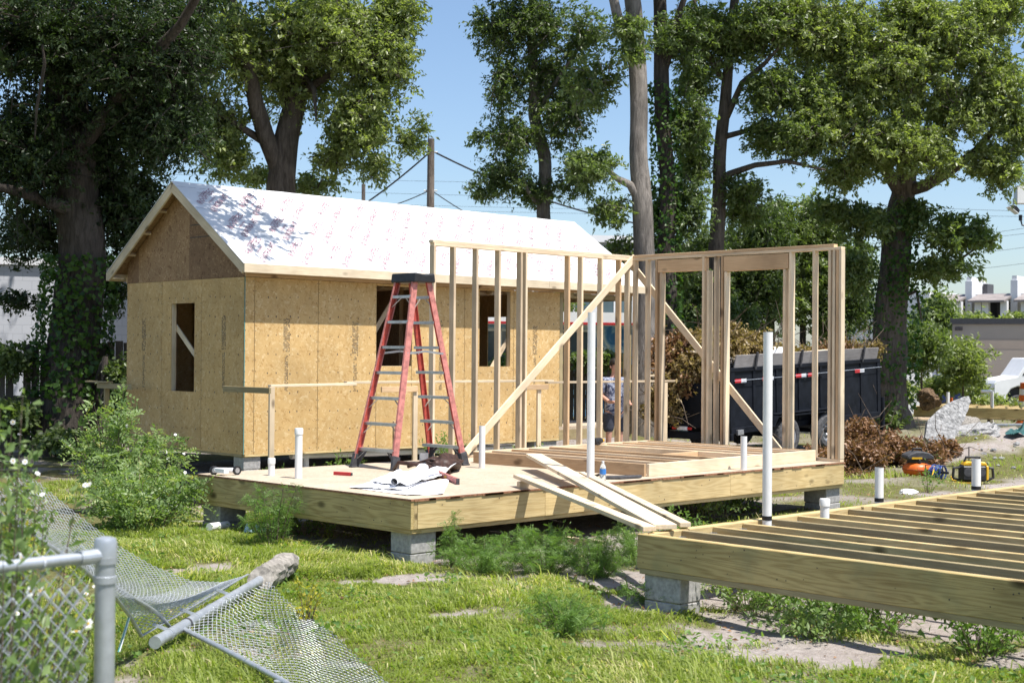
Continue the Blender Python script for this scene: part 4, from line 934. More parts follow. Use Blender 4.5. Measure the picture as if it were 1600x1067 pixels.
# rear: open gate, bumper, lights, plate
b = MB(); b.box((-.05, .0, .36), (.03, TWd, .50)); b.build('bumper', M['trailer'], TR, bevel=.01, M=MT)
b = MB(); b.box((-.035, .12, z0 + .02), (-.005, TWd - .12, z0 + .86)); b.build('tailgate', M['trailer'], TR, bevel=.008, M=MT)
for yy_ in (.02, TWd - .10):
    b = MB(); b.box((-.04, yy_, z0), (-.0025, yy_ + .08, z1 + .08)); b.build('corner_post', M['trailer'], TR, bevel=.008, M=MT)
for yy_ in (.95, 1.33): b = MB(); b.box((-.062, yy_, .54), (-.0355, yy_ + .10, .59)); b.build('tail_light', M['redlight'], TR, bevel=.005, M=MT)
b = MB(); b.box((-.05, 1.06, .53), (-.0355, 1.31, .60)); b.build('licence_plate', M['decalw'], TR, M=MT)
b = MB(); b.box((.12, -.03, z0 - .10), (.30, .018, z0 - .005)); b.box((.17, -.035, z0 - .07), (.25, -.031, z0 - .03)); b.build('latch_box', M['alu'], TR, bevel=.004, M=MT)
b = MB(); b.beam((.3, TWd / 2 - .4, .45), (TLn, TWd / 2 - .4, .45), .08, .14); b.beam((.3, TWd / 2 + .4, .45), (TLn, TWd / 2 + .4, .45), .08, .14); b.beam((TLn, TWd / 2 - .4, .45), (TLn + 1.3, TWd / 2, .42), .09, .12); b.beam((TLn, TWd / 2 + .4, .45), (TLn + 1.3, TWd / 2, .42), .09, .12); b.tube([(1.5, -.1, .37), (1.5, TWd + .1, .37)], .04, 8); b.tube([(2.82, -.1, .37), (2.82, TWd + .1, .37)], .04, 8); b.build('chassis', M['trailer'], TR, M=MT)
b = MB(); b.tube([(TLn + .2, .1, .0), (TLn + .2, .1, .9)], .05, 10); b.box((TLn + .1, 0, -.02), (TLn + .3, .2, .0)); b.build('jack', M['trailer'], TR, M=MT)
b = MB(); b.lathe([(0, -.05), (.11, -.05), (.12, 0), (.11, .9), (0, .9)], (TLn - .3, .2, z1 + .1), 14, axis='y'); b.build('tarp_roll', M['blackp'], TR, M=MT)
for k, (p, q) in enumerate((((21.7, 17.2, 2.10), (23.2, 16.6, 1.86)), ((21.3, 18.0, 1.62), (22.3, 17.6, 1.66)), ((21.75, 17.3, 1.55), (23.4, 17.0, 1.60)), ((22.3, 16.6, 1.95), (25.6, 16.65, 2.16)))):
    o = lum('scrap_board', p, q, .12, .035, M['spf_pale'], None); tag(o, ['pale offcut poking tilted from the brush at the trailer tail', 'pale stick end jutting out behind the corner studs from the trailer load', 'flat pale board on the tailgate under the brush', 'long grey-lit board lying along the top of the brush load'][k], 'board', 'scrap boards in the trailer load')
b = MB(); b.prism([(0, 0), (.5, 0), (.62, .09), (.45, .16), (.12, .17)], 0, .3, 'y'); tag(b.build('white_bag', M['white'], M=Matrix.Translation((24.0, 16.75, 2.04)) @ Matrix.Rotation(R(15), 4, 'Z'), bevel=.04), 'white plastic sack on top of the trailer load', 'bag')

# ------------------------------------------------------------------ worker
def skinned(name, joints, edges, mat, parent, sub=2, root=0):
    me = bpy.data.meshes.new(name); me.from_pydata([j[0] for j in joints], edges, []); o = bpy.data.objects.new(name, me); COL.objects.link(o)
    sm = o.modifiers.new('s', 'SKIN'); sm.use_smooth_shade = True
    for i, j in enumerate(joints):
        r_ = j[1]; me.skin_vertices[0].data[i].radius = r_ if isinstance(r_, tuple) else (r_, r_)
    me.skin_vertices[0].data[root].use_root = True
    ss = o.modifiers.new('d', 'SUBSURF'); ss.levels = sub; ss.render_levels = sub
    dg = bpy.context.evaluated_depsgraph_get(); m2 = bpy.data.meshes.new_from_object(o.evaluated_get(dg)); bpy.data.objects.remove(o)
    m2.materials.clear(); m2.materials.append(mat); m2.shade_smooth(); return m2
px_, py_ = 20.15, 17.80; gz = g1(px_, py_)
PE = thing('person', (px_, py_, gz), 'person in a blue and white patterned shirt and dark shorts standing behind the stud wall', 'person')
MP = Matrix.Translation((px_, py_, gz)) @ Matrix.Rotation(R(160), 4, 'Z') @ Matrix.Scale(1.05, 4)   # local +y forward
J = [((0, 0, .98), (.15, .11)), ((0, 0, 1.15), (.14, .10)), ((0, .0, 1.34), (.16, .115)), ((0, -.01, 1.50), (.09, .07)), ((0, .01, 1.57), .055), ((0, .03, 1.66), (.075, .09)), ((0, .03, 1.76), (.06, .075)),
     ((.19, 0, 1.45), .06), ((.25, -.03, 1.17), .042), ((.20, .20, 1.06), .034), ((.16, .29, 1.07), (.035, .018)),
     ((-.19, 0, 1.45), .06), ((-.25, -.03, 1.17), .042), ((-.21, .18, 1.03), .034), ((-.17, .27, 1.03), (.035, .018)),
     ((.10, 0, .86), .095), ((.115, .02, .50), .06), ((.12, -.02, .10), .042), ((.12, .10, .035), (.045, .03)), ((-.10, 0, .86), .095), ((-.12, .0, .50), .06), ((-.13, -.03, .10), .042), ((-.135, .09, .035), (.045, .03))]
E_ = [(0, 1), (1, 2), (2, 3), (3, 4), (4, 5), (5, 6), (2, 7), (7, 8), (8, 9), (9, 10), (2, 11), (11, 12), (12, 13), (13, 14), (0, 15), (15, 16), (16, 17), (17, 18), (0, 19), (19, 20), (20, 21), (21, 22)]
for w_, s in ((10, 1), (14, -1)):
    bx, by, bz = J[w_][0]
    for q in range(5):
        if q < 4: p1 = (bx + s * (-.025 + q * .017), by + .05, bz + .0); p2 = (bx + s * (-.027 + q * .018), by + .085 - abs(q - 1.5) * .008, bz - .018)
        else: p1 = (bx - s * .045, by + .015, bz + .012); p2 = (bx - s * .055, by + .045, bz)
        k = len(J); J += [(p1, .009), (p2, .008)]; E_ += [(w_, k), (k, k + 1)]
link('body', skinned('body', J, E_, M['skin'], PE), None, PE, MP)
m, n, b_ = mk('patterned_shirt'); co = obco(n, (1, 1, 1), rand=False); f = noise(n, co, 16, 3, .6, 1.2); r_ = ramp(n, [(.40, (.035, .045, .09)), (.47, (.13, .15, .23)), (.53, (.46, .48, .54)), (.60, (.17, .19, .27))], f); n.links.new(r_.outputs[0], b_.inputs['Base Color']); b_.inputs['Roughness'].default_value = .85; M['shirt'] = m
SJ = [((0, 0, .80), (.205, .155)), ((0, 0, 1.0), (.195, .145)), ((0, 0, 1.2), (.19, .135)), ((0, 0, 1.38), (.195, .135)), ((0, -.005, 1.49), (.10, .085)), ((.205, 0, 1.44), .085), ((.26, -.03, 1.20), .08), ((-.205, 0, 1.44), .085), ((-.26, -.03, 1.20), .08)]
link('shirt', skinned('shirt', SJ, [(0, 1), (1, 2), (2, 3), (3, 4), (3, 5), (5, 6), (3, 7), (7, 8)], M['shirt'], PE), None, PE, MP)
link('shorts', skinned('shorts', [((0, 0, .93), (.17, .13)), ((.105, 0, .82), .125), ((.125, .01, .50), .10), ((-.105, 0, .82), .125), ((-.13, .0, .50), .10)], [(0, 1), (1, 2), (0, 3), (3, 4)], M['shorts'], PE), None, PE, MP)
bm = bmesh.new(); bmesh.ops.create_icosphere(bm, subdivisions=3, radius=1)
for v in bm.verts: v.co = Vector((v.co.x * .092, v.co.y * .112, v.co.z * .10 if v.co.z > 0 else v.co.z * .13 * (1 if v.co.y < .1 else .25)))
me = bpy.data.meshes.new('hair'); bm.to_mesh(me); bm.free(); me.shade_smooth(); link('hair', me, M['hair'], PE, MP @ Matrix.Translation((0, .005, 1.745)))
b = MB(); b.prism([(-.012, 1.655), (.012, 1.655), (.008, 1.70)], .118, .142, 'y'); b.build('nose', M['skin'], PE, M=MP)
for s in (-1, 1): b = MB(); b.lathe([(0, 0), (.012, 0)], (s * .032, .119, 1.705), 8, axis='y'); b.build('eye', M['hair'], PE, M=MP); b = MB(); b.tube([(s * .078, .02, 1.66), (s * .09, .01, 1.70)], .016, 6); b.build('ear', M['skin'], PE, M=MP)
b = MB(); b.box((-.025, .116, 1.618), (.025, .124, 1.625)); b.build('mouth', M['fibre'], PE, M=MP)
for s in (-1, 1): b = MB(); b.box((s * .125 - .05, -.09, .0), (s * .125 + .05, .20, .09)); b.build('shoe', M['darkgrey'], PE, bevel=.03, M=MP)

# ------------------------------------------------------------------ rubble, scrap and clutter at right
def rock(name, loc, sc, rot, mat, label, cat, seed, cuts=10, sub=3, rough=.10):
    bm = bmesh.new(); bmesh.ops.create_icosphere(bm, subdivisions=sub + 1, radius=1); r_ = random.Random(seed)
    for _ in range(cuts):
        n_ = Vector((r_.gauss(0, 1), r_.gauss(0, 1), r_.gauss(0, 1))).normalized(); d_ = .55 + .3 * r_.random()
        for v in bm.verts:
            q = v.co.dot(n_)
            if q > d_: v.co -= n_ * (q - d_)
    for v in bm.verts: v.co += v.co.normalized() * (mnoise.noise(v.co * 5 + Vector((seed, 0, 0))) * rough + mnoise.noise(v.co * 14) * rough * .5)
    me = bpy.data.meshes.new(name); bm.to_mesh(me); bm.free()
    return tag(link(name, me, mat, None, Matrix.Translation(loc) @ Matrix.Rotation(rot[2], 4, 'Z') @ Matrix.Rotation(rot[1], 4, 'Y') @ Matrix.Rotation(rot[0], 4, 'X') @ Matrix.Diagonal((*sc, 1))), label, cat)
# big broken slab standing on edge
def slab(loc, outline, th, M_, label, seed):
    b = MB(); b.prism(outline, -th / 2, th / 2, 'y'); me = bpy.data.meshes.new('concrete_slab'); me.from_pydata(b.v, [], b.f)
    bm = bmesh.new(); bm.from_mesh(me); bmesh.ops.triangulate(bm, faces=bm.faces); bmesh.ops.subdivide_edges(bm, edges=bm.edges, cuts=3, use_grid_fill=True); bmesh.ops.triangulate(bm, faces=bm.faces); bmesh.ops.subdivide_edges(bm, edges=bm.edges, cuts=1)
    for v in bm.verts: v.co += Vector((mnoise.noise(v.co * 9), mnoise.noise(v.co * 9 + Vector((5, 0, 0))), mnoise.noise(v.co * 9 + Vector((0, 5, 0))))) * .012 + Vector((0, mnoise.noise(v.co * 26) * .009, 0))
    bmesh.ops.recalc_face_normals(bm, faces=bm.faces); bm.to_mesh(me); bm.free()
    return tag(link('concrete_slab', me, M['concrete'], None, M_), label, 'rubble')
p = pt(1482, 657, 27.6)
fw = Vector((FV[0], FV[1], 0)).normalized(); rt_ = Vector((RV[0], RV[1], 0)).normalized()
MS = Matrix(((rt_.x, fw.x, 0, p[0]), (rt_.y, fw.y, 0, p[1]), (0, 0, 1, p[2]), (0, 0, 0, 1)))
slab(p, [(-.30, -.62), (-.05, -.60), (.15, -.20), (.28, .0), (.38, .21), (.455, .39), (.43, .48), (.34, .47), (.15, .40), (-.09, .28), (-.25, .14), (-.42, -.02), (-.50, -.35)], .14, MS @ Matrix.Rotation(R(-20), 4, 'X'), 'pointed slab of broken concrete standing on edge', 3)
p = pt(1527, 682, 29); rock('concrete_chunk', p, (.72, .42, .36), (0, R(-8), R(-40)), M['concrete'], 'low jagged chunk of broken concrete lying beside the pointed slab', 'rubble', 5, rough=.18)
p = pt(1505, 668, 31); rock('concrete_chunk', p, (.55, .4, .34), (0, 0, .3), M['footing'], 'smooth grey boulder of concrete behind the jagged chunk', 'rubble', 8, rough=.05)
p = pt(1452, 624, 40); rock('earth_heap', p, (.52, .4, .32), (0, 0, .3), plain('brown_root_ball', (.16, .10, .055), .95, var=.4, scale=7, bumpk=.8), 'brown root ball lying behind the far floor frame', 'root ball', 12, rough=.15)
for i in range(26):
    a = rng.random(); u_ = 1470 + rng.random() * 125; v_ = 695 + rng.random() * 40; q = pz(u_, v_, .1); s_ = .03 + rng.random() * .05
    if i < 14: rock('rubble_stone', Vector((q[0], q[1], g1(q[0], q[1]) + s_ * .3)), (s_, s_ * .8, s_ * .6), (0, 0, rng.random() * 6), M['concrete'], 'small broken stone on the dirt mound below the concrete chunks', 'stone', 100 + i, 6, 1)['group'] = 'stones scattered on the dirt mound'
q = pz(1418, 772, .05); rock('rubble_stone', Vector((q[0], q[1], g1(q[0], q[1]) + .03)), (.16, .10, .05), (0, 0, -.8), M['white'], 'flat whitish stone between radio and the joist frame rim', 'stone', 77, 6, 2)
def boards(loc, n, L, ang, label, mat):
    for i in range(n):
        c = Vector(loc) + Vector((rng.random() * .1, (i - n / 2) * .16, .03 + (i % 2) * .04)); d = Vector((math.cos(ang + .04 * i), math.sin(ang + .04 * i), 0)) * L / 2
        o = lum('scrap_board', c - d, c + d, .14, .038, M[mat], None); tag(o, label[i], 'board', 'scrap boards on the ground by the rubble')
q = pz(1392, 672, .1); boards((q[0], q[1], g1(q[0], q[1]) + .02), 3, 2.6, R(-44), ['front yellow board on the ground behind the dead leaves', 'middle yellow board on the ground behind the dead leaves', 'rear yellow board on the ground behind the dead leaves'], 'spf')
q = pz(1568, 683, .1); boards((q[0], q[1], g1(q[0], q[1]) + .06), 2, 2.0, R(-48), ['pale offcut on the dirt beyond the jagged concrete chunk', 'orange-brown board on the dirt beyond the jagged concrete chunk'], 'spf_red')
p = pt(1546, 665, 33); q = pt(1640, 664, 32); b = MB(); b.tube([p, q], .045, 10); tag(b.build('steel_pipe', M['galv'], origin=tuple(p)), 'grey steel pipe lying on the ground beyond the jagged concrete chunk', 'pipe')
q = pz(1590, 705, .15); b = MB(); V, F = sheet(((q[0] - .25, q[1] + .15, 0), (q[0] - .25, q[1] - .15, 0), (q[0] + .3, q[1] - .25, 0), (q[0] + .3, q[1] + .2, 0)), 4, .22, g1(q[0], q[1]) + .04); b.add(V, F); tag(b.build('work_jacket', M['teal'], smooth=True, origin=tuple(q)), 'dark green jacket dropped on the dirt beyond the rubble', 'jacket')
# third floor frame far right
A = pt(1428, 638.5, 40.5); B = pt(1680, 641, 38); A[2] = B[2] = .50
P3 = thing('floor_platform', tuple(A), 'far floor frame of treated boards beyond the concrete rubble', 'platform', 'timber floor platforms')
A = Vector(A); B = Vector(B); dx = (B - A).normalized(); dyv = Vector((-dx.y, dx.x, 0))
if dyv.dot(Vector((.7, .71, 0))) < 0: dyv = -dyv
for o_, h_ in ((0, 0), (3.4, 0)): lum('rim_board', A + dyv * o_, B + dyv * o_, .04, .27, M['pt_green'], P3)
lum('rim_board', A + dyv * .03, A + dyv * 3.37, .04, .27, M['pt'], P3)
for i in range(1, 14): lum('joist', A + dx * .42 * i + dyv * .03, A + dx * .42 * i + dyv * 3.37, .04, .25, M['pt'], P3)
lum('sill_plate', A + dyv * .1 + Vector((0, 0, -.16)), B + dyv * .1 + Vector((0, 0, -.16)), .14, .04, M['pt_old'], P3)
for k in (.4, 3.2): c = A + dx * k + dyv * .12; block_pier(c.x - .15, c.x + .15, c.y - .15, c.y + .15, .315, 'shaded block pier under the far floor frame, ' + ('at its visible corner' if k < 1 else 'under its middle'), 'concrete block piers under the floor frames')
p = pt(1481, 630, 41); pipe(p[0], p[1], .1, p[2] + .32, .05, 'thin straight white pipe on the far floor frame beside the orange stake')
p = pt(1550, 625, 41); pipe(p[0], p[1], .1, p[2] + .25, .05, 'thin white pipe with a side arm on the far floor frame')
b = MB(); b.tube([(p[0], p[1], p[2] + .25), (p[0] - .22, p[1] + .22, p[2] + .25)], .045, 8); b.build('elbow_arm', M['pvc'], [o for o in COL.objects if o.get('label', '').startswith('thin white pipe with')][0])
p = pt(1486, 632, 41.2); b = MB(); b.beam((p[0], p[1], .1), (p[0], p[1], p[2] + .2), .09, .05); tag(b.build('survey_stake', M['orange'], origin=(p[0], p[1], .1)), 'orange survey stake beside the thin white pipe on the far frame', 'stake')
# ------------------------------------------------------------------ chain link
def chain_mesh(name, S, s_len, t_len, pitch=.057, r=.0021, parent=None, mat=None, M_=None):
    """woven zigzag wires laid on the surface S(s, t) -> point; real geometry"""
    cw = pitch / 2; ncol = int(s_len / cw); nrow = int(t_len / cw); V = []; F = []
    for k in range(ncol - 1):
        j = np.arange(nrow + 1); col = k + ((j + k) % 2); s = col * cw; t = j * cw
        P = np.array([S(a / s_len, b / t_len) for a, b in zip(s, t)])
        off = np.where((j % 2) == 0, .0022, -.0022)[:, None] * np.array([.7, .71, .2]); P = P + off
        D = np.gradient(P, axis=0); D /= np.linalg.norm(D, axis=1)[:, None] + 1e-9
        A = np.cross(D, np.array([.3, .2, .93])); A /= np.linalg.norm(A, axis=1)[:, None] + 1e-9; B = np.cross(D, A)
        base = sum(len(v) for v in V); ring = []
        for q in range(3): a = q * 2 * math.pi / 3; ring.append(P + r * (A * math.cos(a) + B * math.sin(a)))
        V.append(np.stack(ring, 1).reshape(-1, 3)); n = len(j)
        i = np.arange(n - 1)[:, None] * 3 + base
        for q in range(3): F.append(np.concatenate([i + q, i + (q + 1) % 3, i + 3 + (q + 1) % 3, i + 3 + q], 1))
    return tag(npmesh(name, np.concatenate(V), np.concatenate(F), mat or M['wire'], parent=parent), kind='stuff')
# standing fence corner, near left
pp = pt(165, 838, 5.17); fx, fy = pp[0], pp[1]; ztop = pp[2]
CF = thing('chain_link_fence', (fx, fy, .03), 'upright galvanised chain link fence ending in a capped post, daisies growing through it', 'fence', 'chain link fencing')
b = MB(); b.tube([(fx, fy, -.1), (fx, fy, ztop - .015)], .0365, 24); b.build('end_post', M['galv'], CF, smooth='auto')
b = MB(); b.lathe([(.041, -.075), (.041, -.02), (.036, -.006), (.018, 0), (0, .001)], (fx, fy, ztop), 24); b.build('post_cap', M['galv'], CF, smooth='auto')
for dz in (.085, .155):
    b = MB(); b.lathe([(.0368, -.014), (.042, -.012), (.042, .012), (.0368, .014)], (fx, fy, ztop - dz), 24); b.build('tension_band', M['galv'], CF, smooth='auto')
fd = Vector((pt(0, 885, 4.86) - pt(158, 867, 5.17))); fd.z = 0; fd.normalize(); rz0 = pt(158, 867, 5.17)[2]; LNF = 2.2
ra = Vector((fx, fy, rz0)) + fd * .04; rb = ra + fd * LNF; rb.z += .02
b = MB(); b.tube([ra, rb], .0215, 20); b.build('top_rail', M['galv'], CF, smooth='auto')
b = MB(); b.tube([ra - fd * .035, ra + fd * .07], .027, 16); b.build('rail_end', M['galv'], CF)
for s in (.22, .85, 1.5): c = ra + fd * s; b = MB(); b.tube([c - fd * .004, c + fd * .004], .0245, 14); b.build('tie_wire', M['wire'], CF)
def S1(s, t): p = ra + fd * (.03 + s * LNF); return np.array([p.x, p.y, .06 + t * (rz0 + .062 - .06)])
chain_mesh('wire_mesh', S1, LNF, rz0, .062, .0022, CF)
def S1b(s, t):
    p = ra + fd * (.02 + s * 1.9); top = rz0 - .075 - .12 * math.sin(min(1, s * 1.3) * math.pi / 2) ** 1.0 + .03 * math.sin(s * 9); q = p + Vector((.5, .6, 0)).normalized() * (-.05 - .04 * math.sin(s * 5))
    return np.array([q.x, q.y, .05 + t * (top - .05)])
chain_mesh('slack_mesh', S1b, 1.9, 1.0, .058, .0039, CF)
# fallen section
def curve(pts):
    P = np.array(pts); d = np.r_[0, np.cumsum(np.linalg.norm(np.diff(P, axis=0), axis=1))]; d /= d[-1]
    return lambda s: np.array([np.interp(s, d, P[:, k]) for k in range(3)])
PA = pz(243, 1003, .16); PB = pz(408, 905, .17); PC = pz(462, 866, .16)
FFp = thing('fallen_fence', tuple(PA), 'collapsed chain link fence with its post and concrete footing lying on the grass', 'fence', 'chain link fencing')
ax_ = Vector(PB - PA).normalized(); A_ = Vector(PA); B_ = Vector(PB)
b = MB(); b.tube([A_, B_ + ax_ * .25], .037, 24); b.build('post', M['galv'], FFp, smooth='auto')
b = MB(); b.tube([A_ - ax_ * .012, A_ + ax_ * .06], [.041, .041], 24); b.build('post_cap', M['galv'], FFp)
for s in (.25, .62, .80, 1.16, 1.62):
    c = A_ + ax_ * s; b = MB(); b.tube([c - ax_ * .012, c + ax_ * .012], .042, 20); 
    if s in (.25, .80, 1.62): b.beam(c + Vector((0, 0, .03)), c + Vector((-.09, .05, .075)), .012, .02)
    b.build('tension_band', M['galv'] if s not in (.62,) else M['darkgrey'], FFp)
b = MB(); b.beam(A_ + Vector((-.09, .02, .05)), B_ + Vector((-.10, .04, .05)), .018, .005); b.build('tension_bar', M['galv'], FFp)
# footing: rough tapered concrete plug
rings = 16; V = []; F = []; c0 = B_ - ax_ * .06; L_ = (Vector(PC) - B_).length * .72; e1 = ax_.orthogonal().normalized(); e2 = ax_.cross(e1); nn = 20
for i in range(rings + 1):
    t = i / rings; 
    for k in range(nn):
        a = 2 * math.pi * k / nn; r_ = .105 * (1 + -.02 * t) * (1 - .5 * max(0, t - .85) / .15); p = c0 + ax_ * (L_ * t + (.06 * math.sin(a + .6) if i == 0 else 0)); dirv = e1 * math.cos(a) + e2 * math.sin(a)
        q = p + dirv * r_ * (1 + .16 * mnoise.noise(Vector((math.cos(a) * 1.2, math.sin(a) * 1.2, t * 2.2))) + .22 * mnoise.noise(Vector((math.cos(a) * 4, math.sin(a) * 4, t * 9)))); V.append(tuple(q))
for i in range(rings):
    for k in range(nn): F.append((i * nn + k, i * nn + (k + 1) % nn, (i + 1) * nn + (k + 1) % nn, (i + 1) * nn + k))
F.append(tuple(range(nn))); F.append(tuple(rings * nn + k for k in reversed(range(nn))))
b = MB(); b.add(V, F); b.build('concrete_footing', M['footing'], FFp)
b = MB(); b.tube([c0 + ax_ * (L_ - .02), c0 + ax_ * (L_ + .12)], .03, 12); b.build('post_butt', M['pvc'], FFp)
U1 = curve([pt(40, 735, 10.4), pt(120, 800, 10.2), pt(185, 850, 10.2), pt(240, 882, 10.4), pt(300, 906, 10.7), pt(350, 908, 11.0), B_ + Vector((-.10, .04, .05))])
L1_ = curve([pt(-60, 770, 6.6), pt(40, 830, 6.8), pt(120, 880, 7.3), pt(180, 932, 8.2), pt(205, 965, 8.9), A_ + Vector((-.09, .02, .05))])
def S2(s, t):
    a = L1_(s); c = U1(s); p = a * (1 - t) + c * t; p = p + np.array([0, 0, -.07 * math.sin(math.pi * t) * (1 - .35 * s)]); p[2] = max(p[2], gh(np.array([p[0]]), np.array([p[1]]))[0] + .05); return p
chain_mesh('wire_mesh', S2, 4.6, 2.0, .098, .0027, FFp)
b = MB(); b.tube([L1_(s) for s in np.linspace(0, 1, 24)], .0125, 8); b.build('bent_rail', M['galv'], FFp, smooth='auto')
sp = [L1_(s) * (1 - .22) + U1(s) * .22 for s in np.linspace(.30, 1, 16)]; b = MB(); b.tube([(p[0], p[1], p[2] - .05) for p in sp], .014, 8); b.build('lower_rail', M['galv'], FFp)
tg = L1_(.88); b = MB(); b.beam(tg, (tg[0] - .10, tg[1] - .05, tg[2] - .20), .028, .004, up=(1, 0, 0)); b.build('ribbon', M['white'], FFp); b = MB(); b.beam((tg[0], tg[1], tg[2] + .008), (tg[0] - .103, tg[1] - .052, tg[2] - .20), .006, .006, up=(1, 0, 0)); b.build('ribbon_stripe', plain('green_stripe', (.05, .35, .28), .5), FFp)
U2 = curve([B_ + Vector((.05, -.05, .0)), pz(440, 930, .14), pz(500, 975, .12), pz(560, 1030, .10), pz(640, 1100, .10)])
L2 = curve([pz(282, 980, .15), pz(350, 1014, .14), pz(440, 1062, .12), pz(540, 1125, .10)])
def S3(s, t):
    p = L2(s) * (1 - t) + U2(s) * t; w = .04 * math.sin(s * 11 + t * 4) * math.sin(math.pi * t); p[2] = max(p[2] + w, gh(np.array([p[0]]), np.array([p[1]]))[0] + .07); return p
chain_mesh('wire_mesh', S3, 2.9, 2.0, .095, .0023, FFp)
b = MB(); b.tube([L2(s) for s in np.linspace(0, 1, 20)], .018, 10); b.build('bottom_rail', M['galv'], FFp, smooth='auto')
c = L2(.62); b = MB(); b.lathe([(.0, -.02), (.03, -.02), (.03, .03), (.0, .03)], (c[0] - .03, c[1] - .05, c[2] - .03), 12); b.build('rail_clamp', M['galv'], FFp)

# ------------------------------------------------------------------ wooden fences, walls, buildings behind
def picket_fence(P0, P1, h, label, tone='oldwood', missing=(), pw=.14):
    P0 = Vector(P0); P1 = Vector(P1); d = (P1 - P0); L = d.length; d.normalize()
    t = thing('picket_fence', tuple(P0), label, 'fence', 'wooden picket fences'); n = int(L / (pw + .012))
    for i in range(n):
        if i in missing: continue
        c = P0 + d * (pw + .012) * (i + .5); z = g1(c.x, c.y); hh = h + (rng.random() - .5) * .06
        lum('picket', c + Vector((0, 0, z - .02)), c + Vector(((rng.random() - .5) * .03, 0, z + hh)), pw, .022, M[tone], t, up=(-d.y, d.x, 0), bev=0)
    nrm = Vector((-d.y, d.x, 0)) * .035
    for z in (.35, h * .55, h - .25): lum('fence_rail', P0 + nrm + Vector((0, 0, z)), P1 + nrm + Vector((0, 0, z)), .04, .09, M[tone], t, bev=0)
    k = 0
    while k < L: c = P0 + d * k + nrm * 2.4; lum('fence_post', c + Vector((0, 0, -.05)), c + Vector((0, 0, h)), .09, .09, M[tone], t, bev=0); k += 2.4
    return t
a = pt(-60, 640, 26.5); c = pt(235, 640, 27.5); picket_fence((a[0], a[1], 0), (c[0], c[1], 0), 2.05, 'dark weathered picket fence in shade behind the big ivy covered tree', missing=(6, 11))
a = pt(700, 600, 36); c = pt(1060, 600, 36.5); picket_fence((a[0], a[1], 0), (c[0], c[1], 0), 1.75, 'grey picket fence seen through the porch and the studs', 'oldwood')
def prism_building(name, label, cat, P0, P1, depth, z1, mat):
    """box with its front face from P0 to P1 and a wall, returns thing plus local frame"""
    P0 = Vector((P0[0], P0[1], 0)); P1 = Vector((P1[0], P1[1], 0)); d = (P1 - P0).normalized(); n_ = Vector((-d.y, d.x, 0))
    if n_.dot(Vector((FV[0], FV[1], 0))) < 0: n_ = -n_
    t = thing(name, tuple(P0), label, cat); L = (P1 - P0).length
    MW = Matrix(((d.x, n_.x, 0, P0.x), (d.y, n_.y, 0, P0.y), (0, 0, 1, 0), (0, 0, 0, 1)))
    b = MB(); b.box((0, 0, -.1), (L, depth, z1)); b.build('wall', mat, t, M=MW)
    return t, MW, L
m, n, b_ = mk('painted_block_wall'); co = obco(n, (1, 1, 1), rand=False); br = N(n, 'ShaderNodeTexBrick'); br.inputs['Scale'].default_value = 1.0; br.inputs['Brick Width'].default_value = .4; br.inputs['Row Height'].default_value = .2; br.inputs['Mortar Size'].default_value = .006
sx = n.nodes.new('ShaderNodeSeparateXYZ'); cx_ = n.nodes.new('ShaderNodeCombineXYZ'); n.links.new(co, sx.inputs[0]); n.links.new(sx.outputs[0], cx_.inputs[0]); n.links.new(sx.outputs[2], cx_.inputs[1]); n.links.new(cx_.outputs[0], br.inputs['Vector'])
br.inputs['Color1'].default_value = (.47, .48, .51, 1); br.inputs['Color2'].default_value = (.45, .46, .49, 1); br.inputs['Mortar'].default_value = (.36, .37, .40, 1); n.links.new(br.outputs['Color'], b_.inputs['Base Color']); b_.inputs['Roughness'].default_value = .85; bump(n, b_, br.outputs['Fac'], -.4, .01); M['cmu'] = m  # shade on the white wall partly put into this greyer base colour
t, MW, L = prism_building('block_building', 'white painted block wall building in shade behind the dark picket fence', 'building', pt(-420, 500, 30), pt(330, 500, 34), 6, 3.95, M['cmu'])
b = MB(); b.box((-.1, -.1, 3.952), (L + .1, 6.1, 4.12)); b.build('parapet_cap', M['condo'], t, M=MW)
# shop with painted mural, seen under the porch
m, n, b_ = mk('blue_mural'); co = obco(n, (1, 1, 1), rand=False); f = noise(n, co, .9, 3, .5, 2.2); f2 = noise(n, co, 2.5, 2, .5, 1)
r_ = ramp(n, [(.3, (.03, .13, .36)), (.5, (.05, .22, .52)), (.58, (.30, .52, .72)), (.64, (.72, .80, .86)), (.70, (.06, .24, .55))], f); n.links.new(r_.outputs[0], b_.inputs['Base Color']); M['mural'] = m
t, MW, L = prism_building('corner_shop', 'low shop with a blue painted wall and a white and red striped canopy edge', 'building', pt(700, 500, 45), pt(1040, 500, 46.5), 7, 2.95, M['mural'])
b = MB(); b.box((-.3, -.9, 2.951), (L + .3, 7.2, 3.36)); b.build('canopy_fascia', M['white'], t, M=MW)
b = MB(); b.box((-.31, -.912, 2.965), (L + .31, -.9, 3.04)); b.build('red_band', M['red'], t, M=MW)
for x0, x1 in ((.4, 1.6), (1.7, 2.9), (3.0, 4.55)): b = MB(); b.box((x0, -.03, .9), (x1, .0, 2.75)); f_ = b.build('shop_window', M['shopglass'], t, M=MW); b = MB(); b.box((x0 - .05, -.04, .85), (x0 + .03, -.002, 2.8)); b.box((x0, -.04, 2.75), (x1, -.002, 2.82)); b.build('window_frame', M['white'], f_, M=MW)
